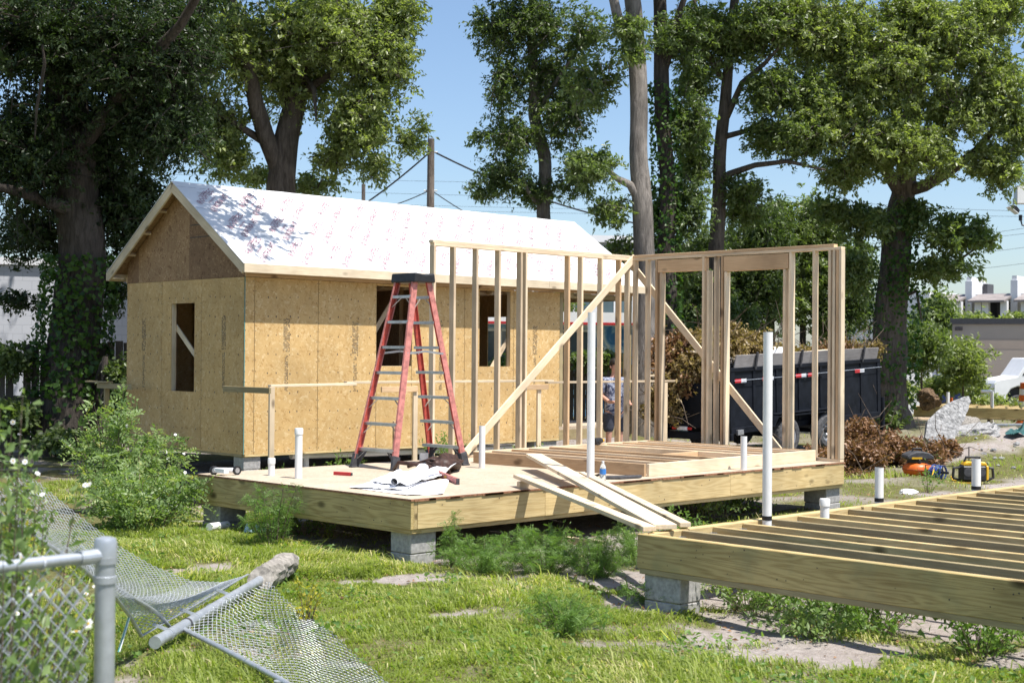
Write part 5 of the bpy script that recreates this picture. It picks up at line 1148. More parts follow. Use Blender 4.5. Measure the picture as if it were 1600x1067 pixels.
# taller pale building behind the shop
t, MW, L = prism_building('glazed_building', 'grey two storey building with tall windows above the shop canopy', 'building', pt(640, 500, 62), pt(1045, 500, 64), 9, 7.0, plain('grey_cladding', (.30, .34, .38), .7))
for i in range(6):
    x = 1 + i * 1.85; b = MB(); b.box((x, -.06, 3.4), (x + 1.45, -.002, 6.4)); f_ = b.build('window', M['glass'], t, M=MW); b = MB(); b.box((x + .68, -.09, 3.4), (x + .77, -.062, 6.4)); b.build('mullion', M['white'], f_, M=MW)
    b = MB(); b.box((x + 1.5, -.15, 0), (x + 1.78, -.003, 6.99)); b.build('column', M['condo'], t, M=MW)
b = MB(); b.box((-.2, -.3, 7.001), (L + .2, 9, 7.3)); b.build('roof_edge', M['condo'], t, M=MW)
# tan wall building, right
t, MW, L = prism_building('tan_building', 'flat roofed tan rendered building with a dark roof edge behind the white truck', 'building', pt(1488, 540, 55), pt(1720, 540, 53.0), 9, 3.30, M['stucco'])
b = MB(); b.box((-.08, -.08, 3.301), (L + .1, 9.1, 3.52)); b.build('roof_edge', M['darkgrey'], t, M=MW)
b = MB(); b.box((-.02, -.05, -.1), (L, -.002, 1.15)); b.build('brick_base', M['darkbrick'], t, M=MW)
b = MB(); b.box((.35, -.004, 2.35), (L, -.0015, 2.75)); b.build('painted_patch', M['stucco2'], t, M=MW)
b = MB(); b.box((.10, -.05, 3.06), (.38, -.002, 3.20)); b.build('vent', M['darkbrick'], t, M=MW)
# condominiums
def condo(P0, P1, label, z1, n):
    t, MW, L = prism_building('apartment_block', label, 'building', P0, P1, 10, z1, M['condo']); bay = L / n
    for i in range(n):
        x = i * bay
        b = MB(); b.box((x + .25 * bay, -.01, 1.8), (x + .93 * bay, .5, z1 - .75)); 
        b = MB(); b.box((x + .24 * bay, -.03, 2.15), (x + .95 * bay, -.002, z1 - .45)); b.build('recess_shade_panel', M['darkglass'], t, M=MW)  # flat dark panel on the wall, recess shade put into its colour
        b = MB(); b.box((x + .60 * bay, -.05, 2.2), (x + .68 * bay, -.031, z1 - .5)); b.build('window_jamb', M['darkgrey'], t, M=MW)
        for q in (.36, .52, .92): b = MB(); b.box((x + q * bay - .16, -1.35, .0), (x + q * bay + .16, -1.05, z1 - .42)); b.build('column', M['condo'], t, M=MW)
        b = MB(); b.prism([(-1.7, z1 - .50), (-1.7, z1 - .40), (.0, z1 - .02), (.0, z1 - .12)], x + .18 * bay, x + .985 * bay, 'x'); b.build('roof_slope', M['condoroof'], t, M=MW)
        b = MB(); b.box((x + .97 * bay, -.6, z1 - 1.2), (x + 1.12 * bay, 2, z1 + .62)); b.box((x + .985 * bay, -.5, z1 + .62), (x + 1.09 * bay, 1.8, z1 + .85)); b.build('parapet_tower', M['condo'], t, M=MW)
        b = MB(); b.box((x + 1.14 * bay, 1, z1), (x + 1.24 * bay, 2, z1 + .55)); b.build('roof_unit', M['darkgrey'], t, M=MW)
        b = MB(); b.box((x + .2 * bay, -1.4, 2.05), (x + .95 * bay, -1.36, 2.10)); b.build('balcony_rail', M['darkgrey'], t, M=MW)
    return t
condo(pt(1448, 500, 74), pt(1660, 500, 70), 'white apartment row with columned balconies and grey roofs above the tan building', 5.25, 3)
t, MW, L = prism_building('apartment_block', 'plain white end block of the apartments glimpsed between the oak trunk and the shed', 'building', pt(1310, 500, 76), pt(1452, 500, 73), 10, 5.4, M['condo'])
for x in (.5, 2.6, 3.9):
    b = MB(); b.box((x, -.04, 3.2), (x + .45, -.002, 4.2)); f_ = b.build('window', plain('green_tinted_glass', (.08, .2, .19), .2) if x == .5 else M['glass'], t, M=MW); b = MB(); b.box((x - .06, -.06, 3.12), (x + .51, -.042, 3.2)); b.build('sill', M['condo'], f_, M=MW)
b = MB(); b.prism([(-.8, 4.3), (-.8, 4.42), (0, 5.1), (0, 4.6)], .0, 1.5, 'x'); b.build('roof_slope', M['condoroof'], t, M=MW)
p = pt(1437, 548, 50); t = thing('white_shed', (p[0], p[1], 0), 'white shed wall half hidden by the shrubs between oak and tan building', 'shed'); MW = Matrix.Translation((p[0], p[1], 0)) @ Matrix.Rotation(R(-44), 4, 'Z')
b = MB(); b.box((-.55, 0, 0), (.45, 2, 3.0)); b.build('wall', M['condo'], t, M=MW); b = MB(); b.box((-.65, -.1, 3.001), (.55, 2.1, 3.08)); b.build('roof', M['darkgrey'], t, M=MW)
p = pt(1455, 575, 52); t = thing('parked_car', (p[0], p[1], 0), 'dark blue car mostly hidden by the shrubs between oak and tan building', 'car'); MW = Matrix.Translation((p[0], p[1], 0)) @ Matrix.Rotation(R(-44), 4, 'Z')
b = MB(); b.prism([(-1.9, .35), (2.2, .35), (2.2, .85), (1.4, .95), (.8, 1.42), (-.9, 1.45), (-1.5, .98), (-1.9, .9)], 0, 1.7, 'y'); b.build('body', plain('dark_blue_car_paint', (.015, .025, .10), .25), t, M=MW, bevel=.05)
for x in (-1.2, 1.4): b = MB(); b.lathe([(0, -.02), (.32, -.02), (.32, .2)], (x, 0, .32), 18, axis='y'); b.build('wheel', M['tyre'], t, M=MW)
b = MB(); b.prism([(-1.3, 1.0), (1.15, 1.0), (.72, 1.36), (-.85, 1.38)], -.012, .0, 'y'); b.build('side_window', M['glass'], t, M=MW)
# white truck
p = pt(1553, 612, 49.5); t = thing('white_truck', (p[0], p[1], 0), 'white delivery truck nose with a blue stripe in front of the tan building', 'truck'); dv = Vector((RV[0], RV[1], 0)).normalized(); MW = Matrix(((dv.x, -dv.y, 0, p[0]), (dv.y, dv.x, 0, p[1]), (0, 0, 1, 0), (0, 0, 0, 1)))
b = MB(); b.prism([(0, .45), (.0, 1.10), (.10, 1.25), (.82, 1.38), (1.25, 2.02), (5.2, 2.1), (5.2, .45), (1.32, .45), (1.27, .72), (1.12, .95), (.86, 1.05), (.60, .95), (.45, .72), (.40, .45)], 0, 1.8, 'y'); b.build('body', M['white'], t, M=MW, bevel=.03)
b = MB(); b.prism([(.98, 1.42), (1.32, 1.95), (2.1, 1.98), (2.1, 1.40)], -.012, -.001, 'y'); b.build('side_window', M['darkglass'], t, M=MW)
b = MB(); b.box((1.30, -.010, .70), (5.2, -.001, .84)); b.build('blue_stripe', M['truckblue'], t, M=MW)
b = MB(); b.lathe([(.0, .02), (.2, .02), (.34, .0), (.37, .05), (.37, .25)], (.86, .0, .37), 22, axis='y'); wv = b.build('wheel', M['tyre'], t, M=MW); b = MB(); b.lathe([(0, .0), (.19, .0), (.2, .018)], (.86, 0, .37), 16, axis='y'); b.build('rim', M['rim'], wv, M=MW)
b = MB(); b.box((.4, .3, .4), (1.33, 1.5, 1.0)); b.build('wheel_arch', M['blackp'], t, M=MW)
# traffic barrel
p = pt(1605, 625, 41.8); t = thing('traffic_barrel', (p[0], p[1], .2), 'orange and white striped traffic barrel in front of the white truck', 'barrel')
for i in range(5): b = MB(); r0 = .27 - i * .016; b.lathe([(r0, .55 + i * .18 - .35), (r0 - .008, .55 + i * .18 - .175)], (p[0], p[1], .2), 18); b.build('band', M['orange'] if i % 2 == 0 else M['white'], t)
b = MB(); b.lathe([(0, 1.1), (.19, 1.1), (.2, 1.07)], (p[0], p[1], .2), 18); b.lathe([(.36, 0), (.36, .06), (.27, .2)], (p[0], p[1], .0), 18); b.build('lid', M['orange'], t)
# utility poles and lines
p = pt(672, 400, 48); q = pt(673.5, 217, 48)
t = thing('utility_pole', (p[0], p[1], 0), 'weathered wooden utility pole rising behind the white roof', 'utility pole', 'utility poles')
b = MB(); b.tube([(p[0], p[1], 0), (q[0], q[1], q[2] - .02), (q[0], q[1], q[2])], [.17, .115, .10], 14); b.build('pole', M['pole'], t)
for z in (q[2] - .45, q[2] - 1.75): b = MB(); b.tube([(q[0] - .16, q[1] + .16, z), (q[0] + .16, q[1] - .16, z)], .03, 8); b.build('bracket', M['galv'], t)
def cable(A, B, sag, r_, label, group='overhead cables', n_=22):
    A = Vector(A); B = Vector(B); P = [A.lerp(B, i / n_) - Vector((0, 0, sag * 4 * (i / n_) * (1 - i / n_))) for i in range(n_ + 1)]
    b = MB(); b.tube(P, r_, 6); tag(b.build('cable', M['cable'], origin=tuple(A)), label, 'cable', group)
top = Vector((q[0], q[1], q[2] - .42)); mid = Vector((q[0], q[1], q[2] - 1.72))
cable(top, pt(545, 335, 52), .10, .030, 'thick black cable dropping from the pole top towards the forked oak'); cable(top + Vector((0, 0, .03)), pt(1012, 352, 55), .35, .030, 'thick black cable dropping from the pole top towards the slender grey tree')
cable(mid, pt(600, 325, 52), .05, .018, 'thin cable from low on the pole towards the forked oak'); cable(mid, pt(760, 350, 54), .05, .018, 'thin cable from low on the pole towards the slender grey tree')
p = pt(568, 310, 75); q = pt(568, 288, 75); t = thing('utility_pole', (p[0], p[1], 0), 'far pale utility pole tip with an insulator just over the roof', 'utility pole', 'utility poles'); b = MB(); b.tube([(p[0], p[1], 0), (q[0], q[1], q[2])], .10, 10); b.build('pole', M['pole'], t); b = MB(); b.tube([(q[0], q[1], q[2]), (q[0], q[1], q[2] + .4)], .02, 6); b.lathe([(0, 0), (.06, .02), (.06, .1), (0, .12)], (q[0], q[1], q[2] + .4), 8); b.build('insulator', M['darkgrey'], t)
for i, (v0, v1) in enumerate(((268, 278), (282, 301), (301, 318), (309, 325))): cable(pt(-200, v0 - 14, 92), pt(1000, v1 + 10, 96), .25, .009, ['topmost', 'second', 'third', 'lowest'][i] + ' hair-thin wire crossing the sky behind the roof', 'power lines behind the roof')
for i, (v0, v1) in enumerate(((392, 352), (398, 340), (420, 372), (441, 398), (300, 330), (312, 338))): cable(pt(1180, v0, 88), pt(1700, v1, 84), .35, .010, 'thin wire in the sky at right, number %s from the top of its bundle' % ['four', 'five', 'six', 'seven', 'one', 'two'][i] if False else ['wire sloping upward under the low oak branch', 'steeper wire crossing just above the apartments', 'middle wire over the apartment roofs', 'lowest wire over the apartment roofs', 'upper wire crossing behind the oak crown', 'wire just under the upper one behind the oak crown'][i], 'power lines over the apartments')
# floodlight and sign box on a pole outside the frame at right
p = pt(1632, 330, 40); t = thing('light_pole', (p[0], p[1], 0), 'floodlight and white sign box on a pole against the sky beside the oak', 'floodlight')
b = MB(); b.tube([(p[0], p[1], 0), (p[0], p[1], 7.6)], .11, 12); b.build('pole', M['galv'], t)
A = pt(1597, 352, 40); b = MB(); b.tube([(p[0], p[1], A[2] - .1), tuple(A), tuple(pt(1594.5, 342, 40))], .025, 8); b.tube([tuple(pt(1594.5, 345, 40)), tuple(pt(1594.5, 336, 40))], .05, 8); b.build('lamp_arm', M['blackp'], t)
A = pt(1584, 327, 40); dv = Vector((RV[0], RV[1], 0)).normalized(); MW = Matrix(((dv.x, -dv.y, 0, A[0]), (dv.y, dv.x, 0, A[1]), (0, 0, 1, A[2]), (0, 0, 0, 1))) @ Matrix.Rotation(R(38), 4, 'Y') @ Matrix.Scale(.8, 4)
b = MB(); b.prism([(-.20, -.05), (.19, -.05), (.15, .06), (-.02, .10), (-.16, .05)], -.18, .18, 'y'); b.build('lamp_housing', M['blackp'], t, M=MW, bevel=.01); b = MB(); b.box((-.205, -.19, -.075), (.195, .19, -.051)); b.build('lamp_glass', M['white'], t, M=MW)
A = pt(1592, 305, 40); MW = Matrix(((dv.x, -dv.y, 0, A[0]), (dv.y, dv.x, 0, A[1]), (0, 0, 1, A[2]), (0, 0, 0, 1)))
b = MB(); b.box((-.10, -.15, -.25), (.9, .15, .25)); b.build('sign_box', M['white'], t, M=MW, bevel=.01); b = MB(); b.tube([(-.16, 0, -.1), (-.16, 0, -.42)], .015, 6); b.build('sign_strut', M['galv'], t, M=MW)
# black edging pipe ring in the grass left of the deck
c = pz(248, 790, .04); t = thing('black_pipe_coil', tuple(c), 'black corrugated drain pipe coiled on the grass between flowering bush and deck', 'pipe')
for k, (rr, zz) in enumerate(((.62, .07), (.60, .19))):
    b = MB(); P = [(c[0] + .15 + rr * math.cos(a) * 1.0, c[1] + .25 + rr * math.sin(a), g1(c[0], c[1]) + zz + .02 * math.sin(a * 2 + k)) for a in np.linspace(0, 2 * math.pi, 60)]
    b.tube(P, [.062 if i % 2 else .054 for i in range(60)], 12, caps=False); b.build('coil', M['blackp'], t)
# gravel and low spoil seen beyond deck
# ------------------------------------------------------------------ foliage generators
def leaves(C, D, Nn, ln, wd, fold=.25):
    """two-triangle folded leaves: centres C, axis D, side normal Nn, lengths ln, widths wd"""
    S = np.cross(D, Nn); S /= np.linalg.norm(S, axis=1)[:, None] + 1e-9; Nn = np.cross(S, D)
    ln = ln[:, None]; wd = wd[:, None]
    base = C - D * ln * .5; tip = C + D * ln * .5; l = C + S * wd * .5 + Nn * wd * fold - D * ln * .05; r = C - S * wd * .5 + Nn * wd * fold - D * ln * .05
    n = len(C); V = np.stack([base, l, tip, r], 1).reshape(-1, 3); i = np.arange(n)[:, None] * 4
    F = np.concatenate([i + 0, i + 2, i + 1, i + 0, i + 3, i + 2], 1).reshape(-1, 3); return V, F
def rdir(n, up=0.0, flat=1.0):
    d = rng.normal(size=(n, 3)); d[:, 2] = d[:, 2] * flat + up; return d / (np.linalg.norm(d, axis=1)[:, None] + 1e-9)
def crown_arrays(blobs, size=.11, aspect=.42, per=36, sig=.20, droop=-.25, shell=.55, thin=1.0, twigs=None):
    """blobs: (centre, radii, amount).  Curved branchlets run out through each blob and carry side sprays of leaves; sky shows between the sprays"""
    VV = []; FF = []; TT = []; off = 0; NS = 9; TW = []
    for c, r, n in blobs:
        n = max(4, int(n * thin * .95)); r = np.array([max(q - sig * .15, q * .6) for q in r]); c = np.array(c); d = rdir(n, .08, .9)
        st = c + rng.normal(size=(n, 3)) * r * .30; L = (.55 + .55 * rng.random(n))[:, None]; en = c + d * r * L + rng.normal(size=(n, 3)) * r * .10
        mid = (st + en) / 2 + rng.normal(size=(n, 3)) * r * .12 + np.array([0, 0, .10]) * r[2]; en[:, 2] -= .10 * r[2] * rng.random(n)
        ts = np.linspace(.22, 1, NS)[None, :, None]; P = (1 - ts) ** 2 * st[:, None] + 2 * ts * (1 - ts) * mid[:, None] + ts ** 2 * en[:, None]
        TW.append(P)
        sd = rng.normal(size=(n, NS, 3)); sd[..., 2] *= .55; sd /= np.linalg.norm(sd, axis=2)[..., None]; sd[..., 2] -= .18; sl = sig * (.6 + 1.5 * rng.random((n, NS))) * (1.15 - .5 * np.linspace(0, 1, NS))
        keep = rng.random((n, NS)) < .80; bi, ni = np.nonzero(keep); k = rng.integers(max(2, int(per * .10)), max(4, int(per * .34)), len(bi)); idx = np.repeat(np.arange(len(bi)), k); b_ = bi[idx]; m_ = ni[idx]; N_ = len(idx)
        u = rng.random(N_) ** .75; C_ = P[b_, m_] + sd[b_, m_] * (u * sl[b_, m_])[:, None] + rng.normal(size=(N_, 3)) * size * .38
        D = sd[b_, m_] * .7 + rdir(N_) * .75; D[:, 2] += droop; D /= np.linalg.norm(D, axis=1)[:, None]; Nn = rdir(N_, 1.0, .7)
        ln = size * (.45 + 1.15 * rng.random(N_) ** 1.3); wd = ln * aspect * (.75 + .5 * rng.random(N_)); V, F = leaves(C_, D, Nn, ln, wd); VV.append(V); FF.append(F + off); off += len(V)
        t = np.clip((rng.random(n) * .45)[b_] + .25 * rng.random(N_) + .30 * (m_ / NS) * u, 0, 1); TT.append(np.repeat(t, 4))
    if twigs is not None:
        for P in TW:
            for q in P[::2]: twigs.tube([q[0], q[3], q[6], q[8]], [.020, .014, .009, .003], 3, caps=False)
    return np.concatenate(VV), np.concatenate(FF), np.concatenate(TT)
def trunk_mesh(paths, name, mat, parent, lump=.10):
    """paths: list of (points, radii); lumpy tapered limbs in one continuous part"""
    b = MB()
    for pts, rad in paths:
        P = []; Rr = []; n_ = len(pts); m_ = 5
        for i in range(n_ - 1):
            for k in range(m_):
                t = k / m_; P.append(Vector(pts[i]).lerp(Vector(pts[i + 1]), t)); Rr.append(rad[i] * (1 - t) + rad[i + 1] * t)
        P.append(Vector(pts[-1])); Rr.append(rad[-1])
        P = [p + Vector((mnoise.noise(p * .7 + Vector((9, 0, 0))), mnoise.noise(p * .7), 0)) * min(r_ * .5, .12) * (1 if 0 < i < len(P) - 1 else 0) for i, (p, r_) in enumerate(zip(P, Rr))]
        s0 = len(b.v); nn = 14 if max(Rr) > .12 else 7; b.tube(P, Rr, nn)
        for j in range(s0, len(b.v)):
            i = (j - s0) // nn; c = P[min(i, len(P) - 1)]; v = Vector(b.v[j]); d = v - c; a = math.atan2(d.y, d.x)
            f = 1 + lump * (mnoise.noise(Vector((math.cos(a) * 1.6, math.sin(a) * 1.6, c.z * .55))) * 1.5 + .5 * mnoise.noise(Vector((math.cos(a) * 4, math.sin(a) * 4, c.z * 2.2)))); b.v[j] = tuple(c + d * f)
    return b.build(name, mat, parent, smooth=True)
def tree(label, base, paths, bark, blobs, leafmat, group='tall trees round the building site', size=.11, per=36, sig=.20, ivy=None, droop=-.25, aspect=.42, lump=.10, extra=None, thin=.55):
    t = thing('tree', (base[0], base[1], 0), label, 'tree', group)
    trunk_mesh(paths, 'trunk', M[bark], t, lump)
    b = MB(); V, F, tn = crown_arrays(blobs, size * .84, aspect, int(per * 1.15), sig, droop, thin=thin, twigs=b); npmesh('crown', V, F, M[leafmat], tn, parent=t); tag(b.build('twigs', M[bark], t), kind='stuff')
    if extra: V, F, tn = crown_arrays(extra[0], extra[2], aspect, per, extra[3], droop, thin=.42); npmesh('crown', V, F, M[extra[1]], tn, parent=t)
    if ivy:
        VV = []; FF = []; TT = []; off = 0
        for (A, B, r_, n_) in ivy:
            A = np.array(A); B = np.array(B); s = rng.random(n_); a = rng.random(n_) * 2 * math.pi; P = A + (B - A) * s[:, None]; dirs = np.stack([np.cos(a), np.sin(a), np.zeros(n_)], 1); P = P + dirs * (r_ * (1 + .25 * rng.random(n_) + .35 * np.abs(vnoise(a * 1.3, s * 6, 1.0, 3) - .3)))[:, None]
            D = rdir(n_, -.7); Nn = dirs + rdir(n_) * .5; ln = .10 * (.7 + .7 * rng.random(n_)); V, F = leaves(P, D, Nn, ln, ln * .8, .1); VV.append(V); FF.append(F + off); TT.append(np.repeat(rng.random(n_), 4)); off += len(V)
        npmesh('ivy', np.concatenate(VV), np.concatenate(FF), M['leaf_ivy'], np.concatenate(TT), parent=t)
    return t
def G(u, D): p = pt(u, 600, D); return np.array([p[0], p[1], 0.0])
def P_(u, v, D): return pt(u, v, D)
def blob(u, v, D, ru, rv, rd, n):
    k = D / FPX; return (pt(u, v, D), (max(ru * k, rd) * .75 + .25 * rd, max(ru * k, rd) * .75 + .25 * rd, rv * k), n) if False else (pt(u, v, D), (ru * k * .72 + rd * .0 + .3 * rd, ru * k * .72 + .3 * rd, rv * k), n)

# left dark tree (its crown also shades the gable)
b0 = G(105, 26.9)
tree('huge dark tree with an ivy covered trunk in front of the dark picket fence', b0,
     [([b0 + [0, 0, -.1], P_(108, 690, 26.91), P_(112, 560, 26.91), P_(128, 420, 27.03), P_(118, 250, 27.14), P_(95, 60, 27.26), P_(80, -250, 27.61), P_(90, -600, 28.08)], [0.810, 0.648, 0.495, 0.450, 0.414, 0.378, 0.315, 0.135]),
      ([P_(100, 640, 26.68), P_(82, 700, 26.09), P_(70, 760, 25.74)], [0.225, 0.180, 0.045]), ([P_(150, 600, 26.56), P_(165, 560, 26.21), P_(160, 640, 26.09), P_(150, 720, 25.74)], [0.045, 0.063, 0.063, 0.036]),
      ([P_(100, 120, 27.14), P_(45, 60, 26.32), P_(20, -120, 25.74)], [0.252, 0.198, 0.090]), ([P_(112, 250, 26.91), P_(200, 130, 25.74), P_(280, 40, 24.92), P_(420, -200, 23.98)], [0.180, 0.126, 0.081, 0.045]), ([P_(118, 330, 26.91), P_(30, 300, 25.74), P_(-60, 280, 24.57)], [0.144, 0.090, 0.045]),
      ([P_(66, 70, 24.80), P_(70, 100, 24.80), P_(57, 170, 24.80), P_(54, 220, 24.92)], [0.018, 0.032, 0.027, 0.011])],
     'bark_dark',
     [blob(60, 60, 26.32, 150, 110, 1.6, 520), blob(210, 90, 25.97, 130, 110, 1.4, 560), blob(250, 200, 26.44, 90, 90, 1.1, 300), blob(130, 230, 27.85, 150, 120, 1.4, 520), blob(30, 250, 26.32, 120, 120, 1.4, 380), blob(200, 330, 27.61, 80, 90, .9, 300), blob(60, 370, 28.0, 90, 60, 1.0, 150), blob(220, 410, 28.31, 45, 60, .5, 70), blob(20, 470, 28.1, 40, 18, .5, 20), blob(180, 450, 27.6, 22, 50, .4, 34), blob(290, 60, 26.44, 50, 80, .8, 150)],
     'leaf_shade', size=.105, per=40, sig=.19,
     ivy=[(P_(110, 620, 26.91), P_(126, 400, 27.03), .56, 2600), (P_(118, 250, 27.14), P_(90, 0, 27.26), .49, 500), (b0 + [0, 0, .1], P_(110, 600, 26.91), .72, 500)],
     thin=.85, extra=([((12.0, 26.9, 9.6), (3.6, 2.2, 1.4), 330), ((8.6, 29.5, 9.6), (3.2, 2.4, 1.4), 230), ((15.0, 25.6, 9.4), (2.4, 2.0, 1.2), 260), ((13.4, 24.6, 10.5), (2.4, 2.0, 1.0), 160), blob(60, -170, 22, 260, 150, 2.2, 460), blob(330, -190, 21.3, 190, 110, 1.8, 230), blob(520, -230, 21.5, 130, 70, 1.2, 75), blob(-200, 50, 21, 160, 250, 2, 200), blob(180, -420, 22, 300, 150, 2.6, 260), blob(430, -150, 22.0, 80, 50, .8, 46)], 'leaf_shade', .15, .3))  # upper crown masses out of view added to shade the block wall
# tree behind the house
b0 = G(437, 33)
tree('leafy oak with a forked trunk standing behind the white roof', b0,
     [([b0 + [0, 0, -.1], P_(435, 420, 33), P_(437, 290, 33), P_(447, 215, 33), P_(460, 150, 33), P_(474, 60, 33.2), P_(480, -150, 33.4), P_(470, -380, 33.5)], [0.506, 0.414, 0.331, 0.285, 0.239, 0.184, 0.138, 0.055]),
      ([P_(437, 270, 33), P_(415, 215, 32.7), P_(398, 160, 32.5), P_(385, 80, 32.2), P_(350, -60, 32)], [0.239, 0.202, 0.175, 0.129, 0.055]), ([P_(470, 110, 33), P_(490, 140, 32.3), P_(494, 190, 32.1)], [0.046, 0.064, 0.018]), ([P_(462, 150, 33), P_(560, 90, 32.3), P_(620, 60, 32)], [0.110, 0.074, 0.028]), ([P_(425, 230, 33), P_(330, 170, 32.2), P_(280, 200, 32)], [0.110, 0.064, 0.028])],
     'bark_mid',
     [blob(360, 70, 32.5, 120, 90, 1.3, 340), blob(500, 50, 32.4, 120, 90, 1.4, 400), blob(590, 90, 32.2, 75, 100, 1.0, 260), blob(560, 190, 32.2, 75, 70, .9, 190), blob(530, 240, 32.4, 50, 35, .6, 60), blob(330, 200, 32.6, 75, 70, .9, 190), blob(360, 250, 32.5, 40, 40, .6, 60), blob(620, 30, 32.4, 50, 70, .8, 110), blob(640, 210, 32.3, 28, 45, .4, 26), blob(585, 265, 32.2, 28, 35, .4, 24), blob(460, 130, 33.4, 90, 90, 1.2, 170), blob(440, -70, 33, 220, 80, 2, 380), blob(490, 290, 33.6, 55, 28, .6, 38), blob(405, 275, 33.4, 38, 20, .4, 20), blob(280, 110, 32.6, 60, 90, .8, 130)],
     'leaf_light', size=.125, per=52, sig=.25, thin=.62, extra=([blob(440, -300, 33, 260, 170, 2.6, 260)], 'leaf_oak', .26, .36))
# three tall trunks in the middle and the group behind
b0 = G(853, 39)
tree('slender grey tree with leafy sides standing behind the end of the white roof', b0,
     [([b0 + [0, 0, -.1], P_(855, 420, 39), P_(852, 330, 39), P_(848, 240, 39), P_(838, 180, 39), P_(832, 60, 39), P_(828, -150, 39), P_(830, -420, 39)], [.24, .2, .185, .18, .16, .13, .1, .04]),
      ([P_(845, 210, 39), P_(810, 200, 38.6), P_(775, 215, 38.2)], [.07, .05, .02]), ([P_(850, 330, 39), P_(825, 300, 38.6), P_(815, 270, 38.4)], [.06, .05, .02]), ([P_(838, 180, 39), P_(880, 110, 38.6), P_(910, 70, 38.3)], [.08, .05, .02])],
     'bark_grey',
     [blob(830, 40, 38.7, 80, 70, 1.2, 300), blob(790, 130, 38.5, 45, 90, .8, 150), blob(860, 130, 39.2, 60, 70, 1.0, 190), blob(800, 215, 38.5, 62, 45, .8, 130), blob(880, 190, 38.6, 50, 60, .8, 130), blob(785, 275, 38.5, 55, 45, .8, 120), blob(840, 300, 39.2, 50, 40, .8, 90), blob(905, 280, 38.8, 40, 60, .6, 75), blob(755, 300, 38.4, 32, 18, .4, 24), blob(765, 40, 38.4, 40, 50, .6, 90), blob(910, 60, 38.6, 45, 60, .7, 110), blob(905, 150, 38.8, 35, 50, .6, 70), blob(755, 215, 38.3, 25, 14, .3, 14)],
     'leaf_dark', size=.12, per=46, sig=.24, thin=.5, extra=([blob(830, -180, 39, 130, 180, 1.8, 240)], 'leaf_oak', .26, .34))
b0 = G(1004, 31)
tree('tall pale grey trunk rising behind the stud wall corner, the most lit of the trunks', b0,
     [([b0 + [0, 0, -.1], P_(1008, 640, 31), P_(1006, 440, 31), P_(1002, 330, 31), P_(1001, 210, 31), P_(996, 90, 31), P_(985, -40, 31), P_(975, -300, 31), P_(980, -600, 31)], [0.328, 0.269, 0.232, 0.212, 0.201, 0.190, 0.172, 0.134, 0.052]),
      ([P_(999, 320, 31), P_(985, 290, 30.8), P_(965, 280, 30.7), P_(945, 262, 30.6), P_(925, 250, 30.5)], [0.097, 0.089, 0.067, 0.045, 0.015]), ([P_(994, 90, 31), P_(965, 30, 30.7), P_(945, -60, 30.6)], [0.127, 0.112, 0.075])],
     'bark_grey',
     [blob(985, 45, 30.3, 38, 26, .5, 70), blob(925, 260, 30.6, 55, 40, .6, 105), blob(985, 85, 30.2, 25, 20, .4, 28), blob(925, 130, 31, 45, 60, .7, 95), blob(950, 330, 31, 40, 40, .5, 45), blob(975, 390, 31.3, 22, 30, .4, 26)],
     'leaf_oak', size=.115, per=44, sig=.2, thin=.6, extra=([blob(960, -200, 31, 180, 150, 2.2, 260), blob(960, -420, 31, 240, 130, 2.6, 220)], 'leaf_oak', .24, .34))
b0 = G(1040, 34.5)
tree('dark ivy clad trunk close behind the tall pale trunk', b0,
     [([b0 + [0, 0, -.1], P_(1044, 500, 34.5), P_(1042, 380, 34.5), P_(1038, 230, 34.5), P_(1032, 90, 34.5), P_(1026, -100, 34.5), P_(1020, -400, 34.5)], [0.274, 0.220, 0.205, 0.190, 0.175, 0.137, 0.046]), ([P_(1036, 110, 34.5), P_(1050, 60, 34.3), P_(1075, -20, 34)], [0.129, 0.106, 0.061])],
     'bark_dark',
     [blob(1060, 60, 34.3, 55, 50, .7, 120), blob(1080, 190, 34.6, 45, 60, .6, 100), blob(1070, 320, 34.8, 50, 70, .7, 120), blob(1030, 350, 35.2, 40, 60, .5, 70), blob(1050, 440, 35.4, 60, 60, .7, 110)],
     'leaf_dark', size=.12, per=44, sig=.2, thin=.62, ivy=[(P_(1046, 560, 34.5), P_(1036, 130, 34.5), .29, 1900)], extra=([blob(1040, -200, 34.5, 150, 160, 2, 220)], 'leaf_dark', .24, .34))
b0 = G(1121, 36)
